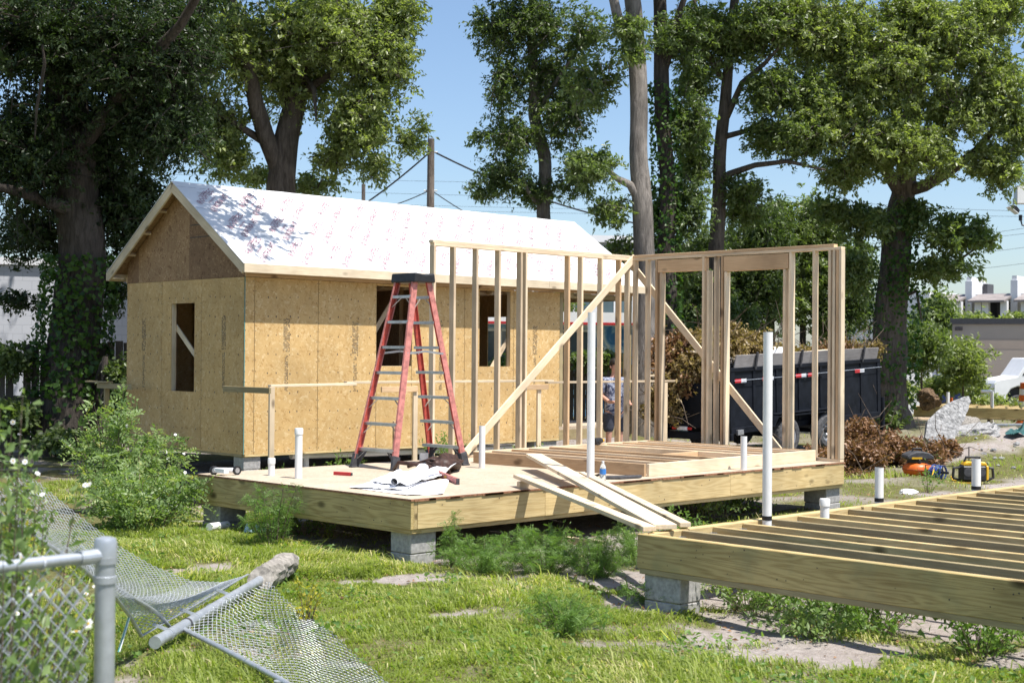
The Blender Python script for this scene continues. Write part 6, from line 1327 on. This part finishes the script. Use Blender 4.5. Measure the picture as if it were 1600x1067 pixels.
tree('many-limbed brown tree with branches reaching over the trailer', b0,
     [([b0 + [0, 0, -.1], P_(1118, 560, 36), P_(1118, 400, 36), P_(1124, 270, 36), P_(1130, 190, 36), P_(1140, 90, 36), P_(1150, -60, 36), P_(1150, -350, 36)], [0.288, 0.224, 0.192, 0.172, 0.152, 0.120, 0.096, 0.040]),
      ([P_(1122, 290, 36), P_(1140, 272, 35.8), P_(1180, 258, 35.4), P_(1230, 252, 35), P_(1290, 266, 34.6)], [0.104, 0.092, 0.072, 0.056, 0.024]), ([P_(1128, 215, 36), P_(1165, 205, 35.6), P_(1200, 185, 35.2)], [0.080, 0.064, 0.032]), ([P_(1132, 190, 36), P_(1160, 130, 35.7), P_(1195, 100, 35.3), P_(1230, 60, 35)], [0.088, 0.072, 0.056, 0.024]), ([P_(1125, 120, 36), P_(1098, 70, 35.7), P_(1085, 0, 35.4)], [0.080, 0.064, 0.040])],
     'bark_mid',
     [blob(1130, 60, 35.7, 75, 60, 1, 200), blob(1200, 40, 35.3, 70, 60, 1, 190), blob(1210, 140, 35.2, 60, 55, .8, 140), blob(1200, 215, 35.4, 45, 35, .6, 70), blob(1085, 130, 35.6, 40, 60, .6, 85), blob(1250, 210, 35, 55, 50, .7, 110), blob(1160, 330, 36.5, 40, 30, .5, 45), blob(1085, 40, 35.5, 35, 40, .5, 60), blob(1085, 250, 35.8, 35, 70, .6, 80), blob(1160, 300, 35.8, 40, 40, .6, 50), blob(1270, 150, 35.2, 45, 50, .7, 80)],
     'leaf_oak', size=.12, per=48, sig=.23, thin=.85, extra=([blob(1150, -170, 36, 200, 160, 2.4, 260)], 'leaf_oak', .24, .34))
b0 = G(1396, 37)
tree('broad spreading oak with a thick dark trunk and sunlit crown behind the trailer', b0,
     [([b0 + [0, 0, -.1], P_(1385, 640, 37), P_(1390, 520, 37), P_(1400, 400, 37), P_(1408, 320, 37), P_(1416, 260, 37), P_(1430, 150, 37), P_(1450, 30, 37), P_(1460, -200, 37)], [0.590, 0.492, 0.410, 0.377, 0.328, 0.262, 0.197, 0.139, 0.049]),
      ([P_(1412, 300, 37), P_(1445, 290, 36.7), P_(1485, 268, 36.4), P_(1525, 235, 36), P_(1570, 180, 35.7)], [0.164, 0.164, 0.139, 0.107, 0.041]), ([P_(1410, 310, 37), P_(1370, 250, 36.5), P_(1320, 210, 36), P_(1270, 190, 35.6)], [0.180, 0.139, 0.098, 0.033]), ([P_(1420, 230, 37), P_(1385, 120, 36.5), P_(1350, 40, 36.2)], [0.164, 0.115, 0.057]), ([P_(1435, 130, 37), P_(1520, 90, 36.6), P_(1530, 40, 36.4)], [0.098, 0.066, 0.033]), ([P_(1395, 430, 37), P_(1440, 425, 36.6), P_(1485, 415, 36.3), P_(1530, 385, 36)], [0.082, 0.066, 0.041, 0.016]), ([P_(1395, 470, 37), P_(1432, 455, 36.6), P_(1440, 500, 36.5)], [0.057, 0.041, 0.016])],
     'bark_mid',
     [blob(1300, 60, 35.8, 110, 80, 1.3, 330), blob(1300, 190, 35.5, 90, 75, 1.1, 280), blob(1390, 110, 35.4, 90, 85, 1.2, 320), blob(1480, 60, 35.6, 90, 70, 1.2, 300), blob(1400, 225, 35.3, 95, 60, 1.0, 270), blob(1490, 170, 35.6, 70, 60, .9, 180), blob(1560, 150, 35.4, 55, 90, .8, 210), blob(1570, 260, 35.4, 40, 50, .6, 80), blob(1320, 265, 35.6, 55, 40, .6, 85), blob(1540, 250, 35.5, 40, 40, .5, 55), blob(1460, 245, 35.3, 45, 45, .5, 75), blob(1560, 20, 35.6, 70, 60, .8, 150), blob(1240, 30, 35.4, 60, 60, .8, 120), blob(1420, 20, 35.5, 80, 50, .9, 150), blob(1340, 130, 35.3, 60, 60, .8, 130), blob(1590, 200, 35.3, 30, 60, .5, 60)],
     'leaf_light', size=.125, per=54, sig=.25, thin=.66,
     extra=([blob(1490, 370, 36, 58, 46, .7, 130), blob(1535, 372, 35.9, 34, 34, .4, 46), blob(1350, 350, 36.4, 48, 48, .6, 110), blob(1430, 340, 36.6, 38, 34, .5, 70), blob(1335, 425, 36.6, 30, 50, .4, 60), blob(1465, 422, 36.2, 62, 28, .5, 64), blob(1300, 330, 36.6, 40, 35, .5, 60), blob(1440, -180, 37, 270, 170, 2.6, 260), blob(1650, 80, 36, 80, 170, 1.4, 90)], 'leaf_oak', .135, .24),
     ivy=[(P_(1392, 640, 37), P_(1405, 400, 37), .54, 1500), (P_(1410, 470, 36.7), P_(1412, 330, 36.6), .3, 600)])
# screen of smaller trees behind the trailer
for i, (u_, v_, D, ru, rv, nn, hh, lab) in enumerate(((1085, 460, 40, 62, 120, 380, 4.5, 'dark bushy tree behind the first stud wall opening'), (1175, 435, 42, 74, 125, 480, 5.2, 'dense dark tree behind the second stud wall opening'), (1255, 405, 44, 70, 115, 460, 5.6, 'rounded tree between the trailer and the oak crown'), (1320, 455, 44.5, 50, 95, 330, 4.0, 'small dark tree tucked against the oak trunk'), (1130, 520, 38.5, 55, 60, 180, 2.8, 'low thicket behind the brush load'), (1205, 345, 43.5, 30, 40, 60, 6.0, 'thin treetop against the sky under the long branch of the limbed tree'))):
    b0 = G(u_, D); tree(lab, b0, [([b0 + [0, 0, -.1], P_(u_, v_ + rv * .3, D), P_(u_ + 4, v_ - rv * .6, D)], [.12, .09, .03]), ([P_(u_, v_ + rv * .4, D), P_(u_ + ru * .6, v_, D - .5)], [.06, .02]), ([P_(u_, v_ + rv * .2, D), P_(u_ - ru * .6, v_ - rv * .2, D - .5)], [.06, .02])], 'bark_dark', [blob(u_, v_, D, ru, rv, 1, nn), blob(u_ - ru * .4, v_ + rv * .5, D - .4, ru * .7, rv * .5, .8, nn // 3), blob(u_ + ru * .4, v_ - rv * .4, D, ru * .6, rv * .5, .7, nn // 4)], 'leaf_dark' if i != 2 else 'leaf_oak', 'smaller trees screening the back of the site', size=.15, per=40, sig=.24, thin=.8)
# the mass behind the shop, left gaps
for u_, v_, D, ru, rv, nn, lab, lm in ((885, 470, 58, 25, 60, 80, 'sunlit green tree glimpsed through the porch', 'leaf_light'), (230, 420, 38, 60, 110, 170, 'dim tree behind the house, next to the ivy covered trunk', 'leaf_dark')):
    b0 = G(u_, D); tree(lab, b0, [([b0 + [0, 0, -.1], P_(u_, v_, D)], [.12, .05]), ([P_(u_, v_ + 20, D), P_(u_ + ru * .5, v_ - rv * .4, D)], [.05, .02])], 'bark_dark', [blob(u_, v_, D, ru, rv, 1, nn)], lm, 'smaller trees screening the back of the site', size=.16, per=30, sig=.25)

def shrub(label, base, h, r, nst, leafmat, nl, size, group=None, aspect=.4, flowers=0, fsize=.02, lean=None, spread=1.0, droop=-.1, twigmat='twig', stemr=.008, name='shrub', cat='shrub', pinnate=0, tint=None, fl_z=.5):
    """multi-stem plant: arching stems with leaves (optionally feather-like leaflet rows) along them"""
    t = thing(name, (base[0], base[1], base[2]), label, cat, group); b = MB(); PP = []; TT = []; tips = []
    for i in range(nst):
        a = rng.random() * 2 * math.pi; rr = r * math.sqrt(rng.random()) * spread; hh = h * (.55 + .5 * rng.random()) * (1 - .35 * (rr / (r + 1e-6)) ** 2)
        e = np.array(base) + np.array([rr * math.cos(a), rr * math.sin(a), hh]); s0 = np.array(base) + np.array([rr * .25 * math.cos(a), rr * .25 * math.sin(a), -.02]); 
        if lean is not None: e = e + np.array(lean) * hh
        mid = s0 * .45 + e * .55 + np.array([0, 0, hh * .16]) - np.array([rr * .12 * math.cos(a), rr * .12 * math.sin(a), 0])
        ts = np.linspace(0, 1, 7); C_ = [(1 - q) ** 2 * s0 + 2 * q * (1 - q) * mid + q * q * e for q in ts]; b.tube(C_, [stemr * (1 - .8 * q) for q in ts], 4, caps=False); PP.append(np.array(C_)); tips.append(e)
    if b.v: b.build('stems', M[twigmat], t)
    VV = []; n_ = nl
    si = rng.integers(0, nst, n_); q = rng.random(n_) ** .7 * 6; i0 = np.minimum(q.astype(int), 5); f = (q - i0)[:, None]; ARR = np.array(PP)
    P = ARR[si, i0] * (1 - f) + ARR[si, i0 + 1] * f; ax = ARR[si, i0 + 1] - ARR[si, i0]; ax /= np.linalg.norm(ax, axis=1)[:, None] + 1e-9
    if pinnate:
        d = rdir(n_, .25, .7); L = size * pinnate; k = pinnate; idx = np.repeat(np.arange(n_), k * 2); j = np.tile(np.arange(k * 2), n_); tt = ((j // 2 + 1) / k)[:, None]; side = np.where(j % 2 == 0, 1, -1)[:, None]
        up = rdir(n_, 1.2, .5); S = np.cross(d, up); S /= np.linalg.norm(S, axis=1)[:, None]; droop_v = np.array([0, 0, -1])
        C_ = P[idx] + d[idx] * L * tt * .75 + S[idx] * side * size * .5 + droop_v * (L * tt ** 2 * .22); D = S[idx] * side + d[idx] * .7; D /= np.linalg.norm(D, axis=1)[:, None]
        ln = size * (.7 + .5 * rng.random(len(C_))); V, F = leaves(C_, D, up[idx] + .3 * rdir(len(C_)), ln, ln * aspect, .1); tn = np.repeat(np.clip((rng.random(n_) * .75)[idx] + .25 * rng.random(len(idx)), 0, 1), 4)
    else:
        D = ax * .4 + rdir(n_, .1) * .9; D[:, 2] += droop; D /= np.linalg.norm(D, axis=1)[:, None]; C_ = P + D * size * .6 + rng.normal(size=(n_, 3)) * size * .4
        ln = size * (.6 + .8 * rng.random(n_)); V, F = leaves(C_, D, rdir(n_, .9, .6), ln, ln * aspect, .2); tn = np.repeat(np.clip((rng.random(nst) * .6)[si] + .4 * rng.random(n_), 0, 1), 4)
    V[:, 2] = np.maximum(V[:, 2], gh(V[:, 0], V[:, 1]) + .004)
    npmesh('foliage', V, F, M[leafmat], tn, parent=t)
    for i in range(flowers):
        e = tips[int(rng.integers(0, nst))] if rng.random() < .6 or fl_z > .9 else PP[int(rng.integers(0, nst))][int(rng.integers(3, 6))] + rng.normal(size=3) * .05
        e = e + rng.normal(size=3) * r * .06 * np.array([1, 1, .5]); flower(e, fsize, t)
    return t
FLM = {}
def flower(p, s, parent):
    if 'f' not in FLM:
        b = MB()
        for k in range(6):
            a = k * math.pi / 3; c = (math.cos(a), math.sin(a)); q = (-c[1], c[0]); b.poly([(c[0] * .2, c[1] * .2, .02), (c[0] * .7 + q[0] * .38, c[1] * .7 + q[1] * .38, .1), (c[0] * 1.05, c[1] * 1.05, .02), (c[0] * .7 - q[0] * .38, c[1] * .7 - q[1] * .38, .1)], 0)
        b.lathe([(.30, .0), (.30, .10), (.18, .2), (0, .22)], (0, 0, 0), 8, 1); o = b.build('flower', [M['petal'], M['flower_c']], parent); FLM['f'] = o.data; first = o
    else: first = link('flower', FLM['f'], None, parent)
    dv = Vector(rdir(1, .5)[0] + np.array([-.5, -.45, .25])); setw(first, Matrix.Translation(Vector(p)) @ dv.to_track_quat('Z', 'Y').to_matrix().to_4x4() @ Matrix.Rotation(rng.random() * 6, 4, 'Z') @ Matrix.Scale(s, 4), parent)
def gp(x, y): return (x, y, g1(x, y))
# rose-like bush left of the deck
q = pz(165, 800, .05); shrub('large green bush with small white flowers between fallen fence and house', gp(8.75, 15.9), 1.50, .72, 30, 'leaf_bush', 800, .058, None, .5, 13, .021, pinnate=4, stemr=.009)
shrub('arching branches of the flowering bush reaching under the house corner', gp(9.75, 16.6), 1.15, .55, 12, 'leaf_bush', 260, .058, None, .5, 5, .021, lean=(.18, -.12, 0), pinnate=4)
shrub('lower yellowish part of the bush in front, above the fallen mesh', gp(8.05, 14.0), .80, .85, 34, 'leaf_bush', 850, .052, None, .5, 8, .02, pinnate=4)
shrub('small patch of bush beside the shaded pier of the deck', gp(8.5, 14.4), .6, .55, 14, 'leaf_bush', 260, .055, None, .5, 3, .02, pinnate=4)
# foreground flowering weeds, out of focus
shrub('tallest out of focus weed stems over the upright fence rail', tuple(np.append(pt(5, 600, 4.9)[:2], .02)), 2.02, .30, 26, 'leaf_bush', 800, .05, None, .5, 10, .02, fl_z=1, stemr=.005, lean=(.02, -.03, 0))
shrub('white daisy weeds growing through the mesh of the upright fence', tuple(np.append(pt(50, 700, 5.8)[:2], .02)), 1.62, .42, 20, 'leaf_bush', 620, .034, None, .5, 22, .0115, fl_z=1, stemr=.005)
shrub('dense yellow-green weeds behind the daisies of the upright fence', tuple(np.append(pt(-15, 640, 6.6)[:2], .02)), 1.80, .42, 40, 'leaf_bush', 2600, .036, None, .5, 14, .0115, fl_z=1, stemr=.006)
shrub('dense blurred weed clump with yellow flower heads beyond the fence daisies', tuple(np.append(pt(-10, 640, 6.0)[:2], .02)), 1.70, .34, 60, 'leaf_bush', 3800, .034, None, .55, 16, .0115, fl_z=1, stemr=.004)
shrub('yellow flower heads standing among the weeds by the upright fence', tuple(np.append(pt(-5, 640, 6.3)[:2], .02)), 1.52, .34, 40, 'leaf_yel', 1500, .026, None, .7, 0, .016, stemr=.004)
shrub('low daisy weeds in front of the upright fence post', tuple(np.append(pt(120, 900, 4.7)[:2], .02)), .95, .28, 13, 'leaf_bush', 160, .032, None, .45, 12, .015, fl_z=1, stemr=.004)
shrub('pair of small white daisies in the grass under the fallen post', tuple(np.append(pt(275, 980, 6.2)[:2], .02)), .62, .08, 4, 'leaf_bush', 60, .05, None, .3, 3, .018, fl_z=1, stemr=.003)
# feathery weeds
shrub('feathery green weed growing against the shaded rim of the deck', gp(8.38, 11.95), .72, .36, 22, 'leaf_fern', 900, .020, 'feathery weeds in the yard', .35, pinnate=6, stemr=.006)
shrub('narrow feathery sapling beside the near corner pier', gp(9.0, 9.95), .50, .17, 9, 'leaf_fern', 260, .020, 'feathery weeds in the yard', .35, pinnate=6, stemr=.005)
shrub('yellowing little sapling alone in the grass beyond the fallen mesh', gp(6.10, 8.30), .40, .15, 9, 'leaf_yel', 210, .032, None, .5, stemr=.005)
for i, (x, y, h_, r_, nst, nl, lab) in enumerate(((9.0, 9.55, .36, .55, 40, 1500, 'feathery weed patch below the deck, at the end by the corner pier'), (9.35, 9.1, .44, .6, 46, 1800, 'tallest middle of the long feathery weed patch below the deck'), (9.45, 8.55, .36, .45, 34, 1200, 'feathery weed patch below the deck, at the end by the sandy spot'), (7.4, 7.0, .26, .42, 26, 800, 'small isolated feathery tuft in the middle of the lawn'), (10.5, 8.95, .42, .5, 34, 1300, 'feathery weed clump under the leaning boards beside the bare joist frame'), (8.75, 7.25, .22, .4, 22, 700, 'low weed in the shade beside the front joist pier'))):
    shrub(lab, gp(x, y), h_, r_, nst, 'leaf_fern', nl, .019, 'feathery weeds in the yard', .35, pinnate=6, stemr=.004, name='weed', cat='weed')
for i, (x, y, h_, r_, nst, nl, lab) in enumerate(((9.1, 6.6, .40, .5, 34, 900, 'broad-leaved weed under the front joist rim, close to its pier'), (9.1, 6.05, .36, .55, 36, 950, 'leafy weed mid-way under the front rim of the joist frame'), (9.05, 5.5, .38, .55, 36, 950, 'dark leafy weed under the front joist rim, farther along from its pier'), (8.7, 5.75, .22, .5, 36, 900, 'low feathery weed on the sand below the front rim'), (8.9, 4.6, .38, .5, 32, 800, 'straggly weed below the far end of the front joist rim'), (14.7, 10.85, .4, .6, 26, 600, 'green weeds under the decked platform by its end pier'), (13.6, 10.5, .35, .5, 20, 420, 'green weeds behind the tall strapped pipe under the deck'), (12.4, 10.0, .28, .4, 16, 300, 'sprig of weed below the deck edge beside the leaning boards'), (10.6, 10.15, .28, .3, 14, 200, 'bright leafy sprig in the shade under the leaning boards'), (9.2, 12.6, .3, .5, 20, 400, 'dark weeds in the deep shade under the deck'), (13.6, 17.6, .42, .5, 20, 420, 'weeds at the foot of the house wall behind the ladder'), (15.6, 17.3, .62, .55, 24, 520, 'taller weeds behind the ladder at the house wall'), (17.3, 17.3, .5, .6, 24, 520, 'weeds between the studs and the house wall'), (12.1, 17.2, .35, .5, 18, 360, 'weeds beside the near house pier'), (10.4, 17.4, .25, .7, 24, 520, 'short weeds on the open plot before the house gable'), (23.2, 13.1, .25, .5, 18, 300, 'weed at the edge of the dead leaf pile'), (18.9, 10.6, .45, .25, 9, 130, 'lone upright weed on the dirt beyond the joist frame'))):
    shrub(lab, gp(x, y), h_, r_, nst, 'leaf_fern' if i % 3 else 'leaf_bush', nl, .055, 'leafy weeds round the platforms', .38, stemr=.004, name='weed', cat='weed')
# shrubs at the right behind the far frame
for u_, v_, D, ru, rv, nn, lab in ((1440, 545, 42, 55, 52, 200, 'dark shrub between the oak trunk and the tan building'), (1505, 570, 43.5, 42, 48, 230, 'sunlit shrub in front of the tan building'), (1400, 610, 41.5, 32, 22, 90, 'low green shrub behind the brown root ball'), (1375, 590, 40, 24, 50, 120, 'ivy thicket at the foot of the oak'), (1392, 655, 36.5, 16, 12, 26, 'creeping weeds at the end of the trailer'), (1545, 624, 43, 30, 7, 36, 'low grass tuft in front of the truck wheel'), (1470, 604, 44.5, 42, 16, 110, 'low green growth behind the brown root ball and far frame'), (1520, 606, 45, 18, 14, 50, 'low leafy growth between the thin pipe and the truck'), (1600, 640, 42, 40, 14, 40, 'low weeds beside the traffic barrel'), (1520, 497, 68, 50, 4, 30, 'clipped bush under the first apartment balcony beside the plain end block'), (1590, 496, 67, 45, 5, 28, 'clipped bush under the apartment balcony above the white truck'), (1465, 500, 62, 40, 50, 130, 'green tree between the shed and the tan building')):
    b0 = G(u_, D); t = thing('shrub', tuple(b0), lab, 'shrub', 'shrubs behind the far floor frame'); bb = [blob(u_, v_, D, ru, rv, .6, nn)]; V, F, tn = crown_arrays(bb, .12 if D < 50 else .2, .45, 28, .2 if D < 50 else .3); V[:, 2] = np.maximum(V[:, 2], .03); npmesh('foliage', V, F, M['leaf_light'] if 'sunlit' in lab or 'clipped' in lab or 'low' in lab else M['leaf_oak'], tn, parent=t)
    b = MB(); b.tube([tuple(b0), tuple(P_(u_, v_, D))], [.05, .02], 6); b.build('stem', M['twig'], t)
for u_, v_, D, ru, rv, nn, lab in ((930, 562, 35.5, 60, 14, 110, 'dark vines hanging over the picket fence behind the worker'), (785, 575, 35.5, 50, 18, 60, 'vines over the fence glimpsed through the house window'), (15, 560, 26.4, 28, 26, 50, 'ivy spilling over the dark picket fence'), (185, 610, 26.2, 16, 70, 50, 'ivy and vines beside the shaded corner of the house'), (100, 690, 25.6, 60, 18, 60, 'undergrowth at the foot of the huge ivy tree'), (20, 650, 26.0, 40, 40, 50, 'ivy in shade along the foot of the dark picket fence')):
    b0 = G(u_, D); V, F, tn = crown_arrays([blob(u_, v_, D, ru, rv, .3, nn)], .10, .7, 28, .18); V[:, 2] = np.maximum(V[:, 2], .04); tag(npmesh('vine', V - b0, F, M['leaf_dark'], tn, M=Matrix.Translation(Vector(b0))), lab, 'vine', 'vines and ivy on the fences')

# brush load, dead leaf pile
def brush(label, blobs, mat, size, per, sig, twigs, name='brush_pile', mix=None):
    c = blobs[0][0]; t = thing(name, (c[0], c[1], c[2] - blobs[0][1][2]), label, 'brush pile'); V, F, tn = crown_arrays(blobs, size, .5, per, sig, -.2, .8); V[:, 2] = np.maximum(V[:, 2], gh(V[:, 0], V[:, 1]) + .01); o = npmesh('dead_leaves', V, F, M[mat], tn, parent=t); tag(o, kind='stuff')
    if mix: V, F, tn = crown_arrays(mix[0], size, .5, per, sig, -.2, .8); tag(npmesh('dry_leaves', V, F, M[mix[1]], tn, parent=t), kind='stuff')
    b = MB()
    for i in range(twigs):
        q = blobs[int(rng.integers(0, len(blobs)))]; p0 = np.array(q[0]) + rng.normal(size=3) * np.array(q[1]) * .45; d = rdir(1, .25, .7)[0]; L = .2 + rng.random() * .45; p1 = p0 + d * L; p2 = p1 + (d + rdir(1)[0] * .8) * L * .7
        p0[2] = max(p0[2], .06); b.tube([p0, p1, p2], [.010, .007, .003], 5, caps=False)
    tag(b.build('twigs', M['twig'], t), kind='stuff'); return t
TZ = 1.75
brush('heap of cut branches with dry tan leaves filling the trailer and spilling over its tail', [((22.6, 17.2, 2.25), (.75, .6, .42), 150), ((22.0, 17.4, 1.75), (.45, .65, .55), 130), ((21.7, 17.75, 1.25), (.32, .42, .60), 85), ((21.55, 17.9, .95), (.22, .3, .30), 26), ((23.5, 17.2, 2.2), (.6, .55, .36), 90), ((24.2, 17.2, 2.10), (.6, .5, .20), 40), ((25.3, 17.1, 2.10), (1.0, .5, .12), 34), ((26.8, 17.0, 2.22), (.7, .5, .14), 26), ((27.5, 16.9, 2.2), (.3, .35, .15), 14)], 'tan_dead', .078, 52, .17, 150, mix=([((22.0, 17.9, 2.0), (.5, .5, .55), 90), ((21.9, 17.5, 1.5), (.3, .5, .4), 40), ((26.0, 16.9, 2.15), (1.2, .4, .12), 22)], 'dead'))
brush('pile of dead brown leafy branches on the ground between stud walls and concrete slab', [(tuple(P_(1335, 712, 25)), (.55, .6, .34), 120), (tuple(P_(1385, 705, 26)), (.65, .7, .42), 150), (tuple(P_(1345, 672, 26.3)), (.35, .4, .26), 46), (tuple(P_(1440, 712, 25.8)), (.5, .6, .30), 90), (tuple(P_(1475, 700, 26.5)), (.25, .4, .22), 34), (tuple(P_(1270, 718, 25.6)), (.5, .4, .22), 60), (tuple(P_(1330, 745, 24)), (.35, .35, .14), 34)], 'dead', .075, 34, .13, 60)

# ------------------------------------------------------------------ lawn
def grass_blades(n, x0, x1, y0, y1, h, wd, dens, seed_tint):
    x = x0 + (x1 - x0) * rng.random(n); y = y0 + (y1 - y0) * rng.random(n); gm = grassmask(x, y); keep = (rng.random(n) < gm * dens) & infront(x, y, .41, 5.5); x = x[keep]; y = y[keep]; gm = gm[keep]; k = len(x)
    cl = vnoise(x, y, 2.2, 31); cl2 = vnoise(x, y, 7, 32); z = gh(x, y) - .006; a = rng.random(k) * 2 * math.pi; hh = h * (.22 + .9 * cl ** 1.3 + .35 * (cl2 - .4)) * (.5 + .8 * rng.random(k)); hh = np.maximum(hh * (.35 + .65 * np.clip(gm * 1.5, 0, 1)), .015); lean = (.35 + .95 * rng.random(k)); flow = vnoise(x, y, .9, 33) * 6.28
    dx = np.cos(a) * .7 + np.cos(flow) * .5; dy = np.sin(a) * .7 + np.sin(flow) * .5; sx_, sy_ = -np.sin(a), np.cos(a); w_ = wd * (.6 + .8 * rng.random(k))
    B = np.stack([x, y, z], 1); S = np.stack([sx_ * w_, sy_ * w_, np.zeros(k)], 1); Mi = B + np.stack([dx * hh * lean * .5, dy * hh * lean * .5, hh * .58], 1); T = B + np.stack([dx * hh * lean * 1.35, dy * hh * lean * 1.35, hh * np.maximum(.25, 1.0 - .45 * lean)], 1)
    V = np.stack([B - S, B + S, Mi - S * .75, Mi + S * .75, T], 1).reshape(-1, 3); i = np.arange(k)[:, None] * 5; F = np.concatenate([i, i + 1, i + 3, i, i + 3, i + 2, i + 2, i + 3, i + 4], 1).reshape(-1, 3)
    dry = vnoise(x, y, 1.6, 41); tn = np.clip(.05 + .5 * cl2 * rng.random(k) + .45 * rng.random(k) * cl + (rng.random(k) < .05 + .30 * (dry > .62)) * .65, 0, 1); return V, F, np.repeat(tn, 5)
GV = []; GF = []; GT = []; off = 0
for args in ((9000, 3.0, 9.2, 3.2, 11.5, .22, .0055, 1.0, 0), (215000, 3.0, 9.2, 3.2, 10.6, .115, .0045, 1.0, 0), (95000, 6.0, 10.5, 9.5, 14.5, .13, .0052, 1.0, 0), (60000, 9, 13, 14, 20, .13, .006, .8, 0), (30000, 8.5, 13, 3, 10.2, .12, .005, .9, 0), (60000, 12.5, 30, 5, 17.5, .13, .006, .8, 0), (30000, 20, 50, 8, 45, .16, .012, .7, 0)):
    V, F, tn = grass_blades(*args); GV.append(V); GF.append(F + off); GT.append(tn); off += len(V)
tag(npmesh('grass', np.concatenate(GV), np.concatenate(GF), M['grass'], np.concatenate(GT)), kind='stuff')
# low broad-leaved weeds mixed into the lawn
n_ = 30000; x = 3 + rng.random(n_) * 10; y = 3.5 + rng.random(n_) * 12; pch = vnoise(x, y, 1.9, 61); keep = (rng.random(n_) < np.clip((pch - .48) * 3.2, 0, 1)) & (grassmask(x, y) > .10) & infront(x, y, .41, 5.5) & ((x < 8.7) | (y > 14.2)); x = x[keep]; y = y[keep]; k = len(x)
C_ = np.stack([x, y, gh(x, y) + .02 + .07 * rng.random(k)], 1); V, F = leaves(C_, rdir(k, .25, .5), rdir(k, 1.6, .4), .03 + .04 * rng.random(k), .016 + .022 * rng.random(k)); tag(npmesh('ground_weeds', V, F, M['leaf_fern'], np.repeat(rng.random(k), 4)), kind='stuff')
# dead leaves and clods on bare earth
n_ = 16000; x = 4 + rng.random(n_) * 26; y = 4 + rng.random(n_) * 18; keep = infront(x, y, .41, 6); x = x[keep]; y = y[keep]; k = len(x); C_ = np.stack([x, y, gh(x, y) + .012], 1)
V, F = leaves(C_, rdir(k, 0, .2), rdir(k, 2.0, .4), .015 + .05 * rng.random(k) ** 2, .008 + .022 * rng.random(k)); tag(npmesh('leaf_litter', V, F, M['dead'], np.repeat(rng.random(k), 4)), kind='stuff')
print('TRIS', sum(len(m_.polygons) for m_ in bpy.data.meshes))
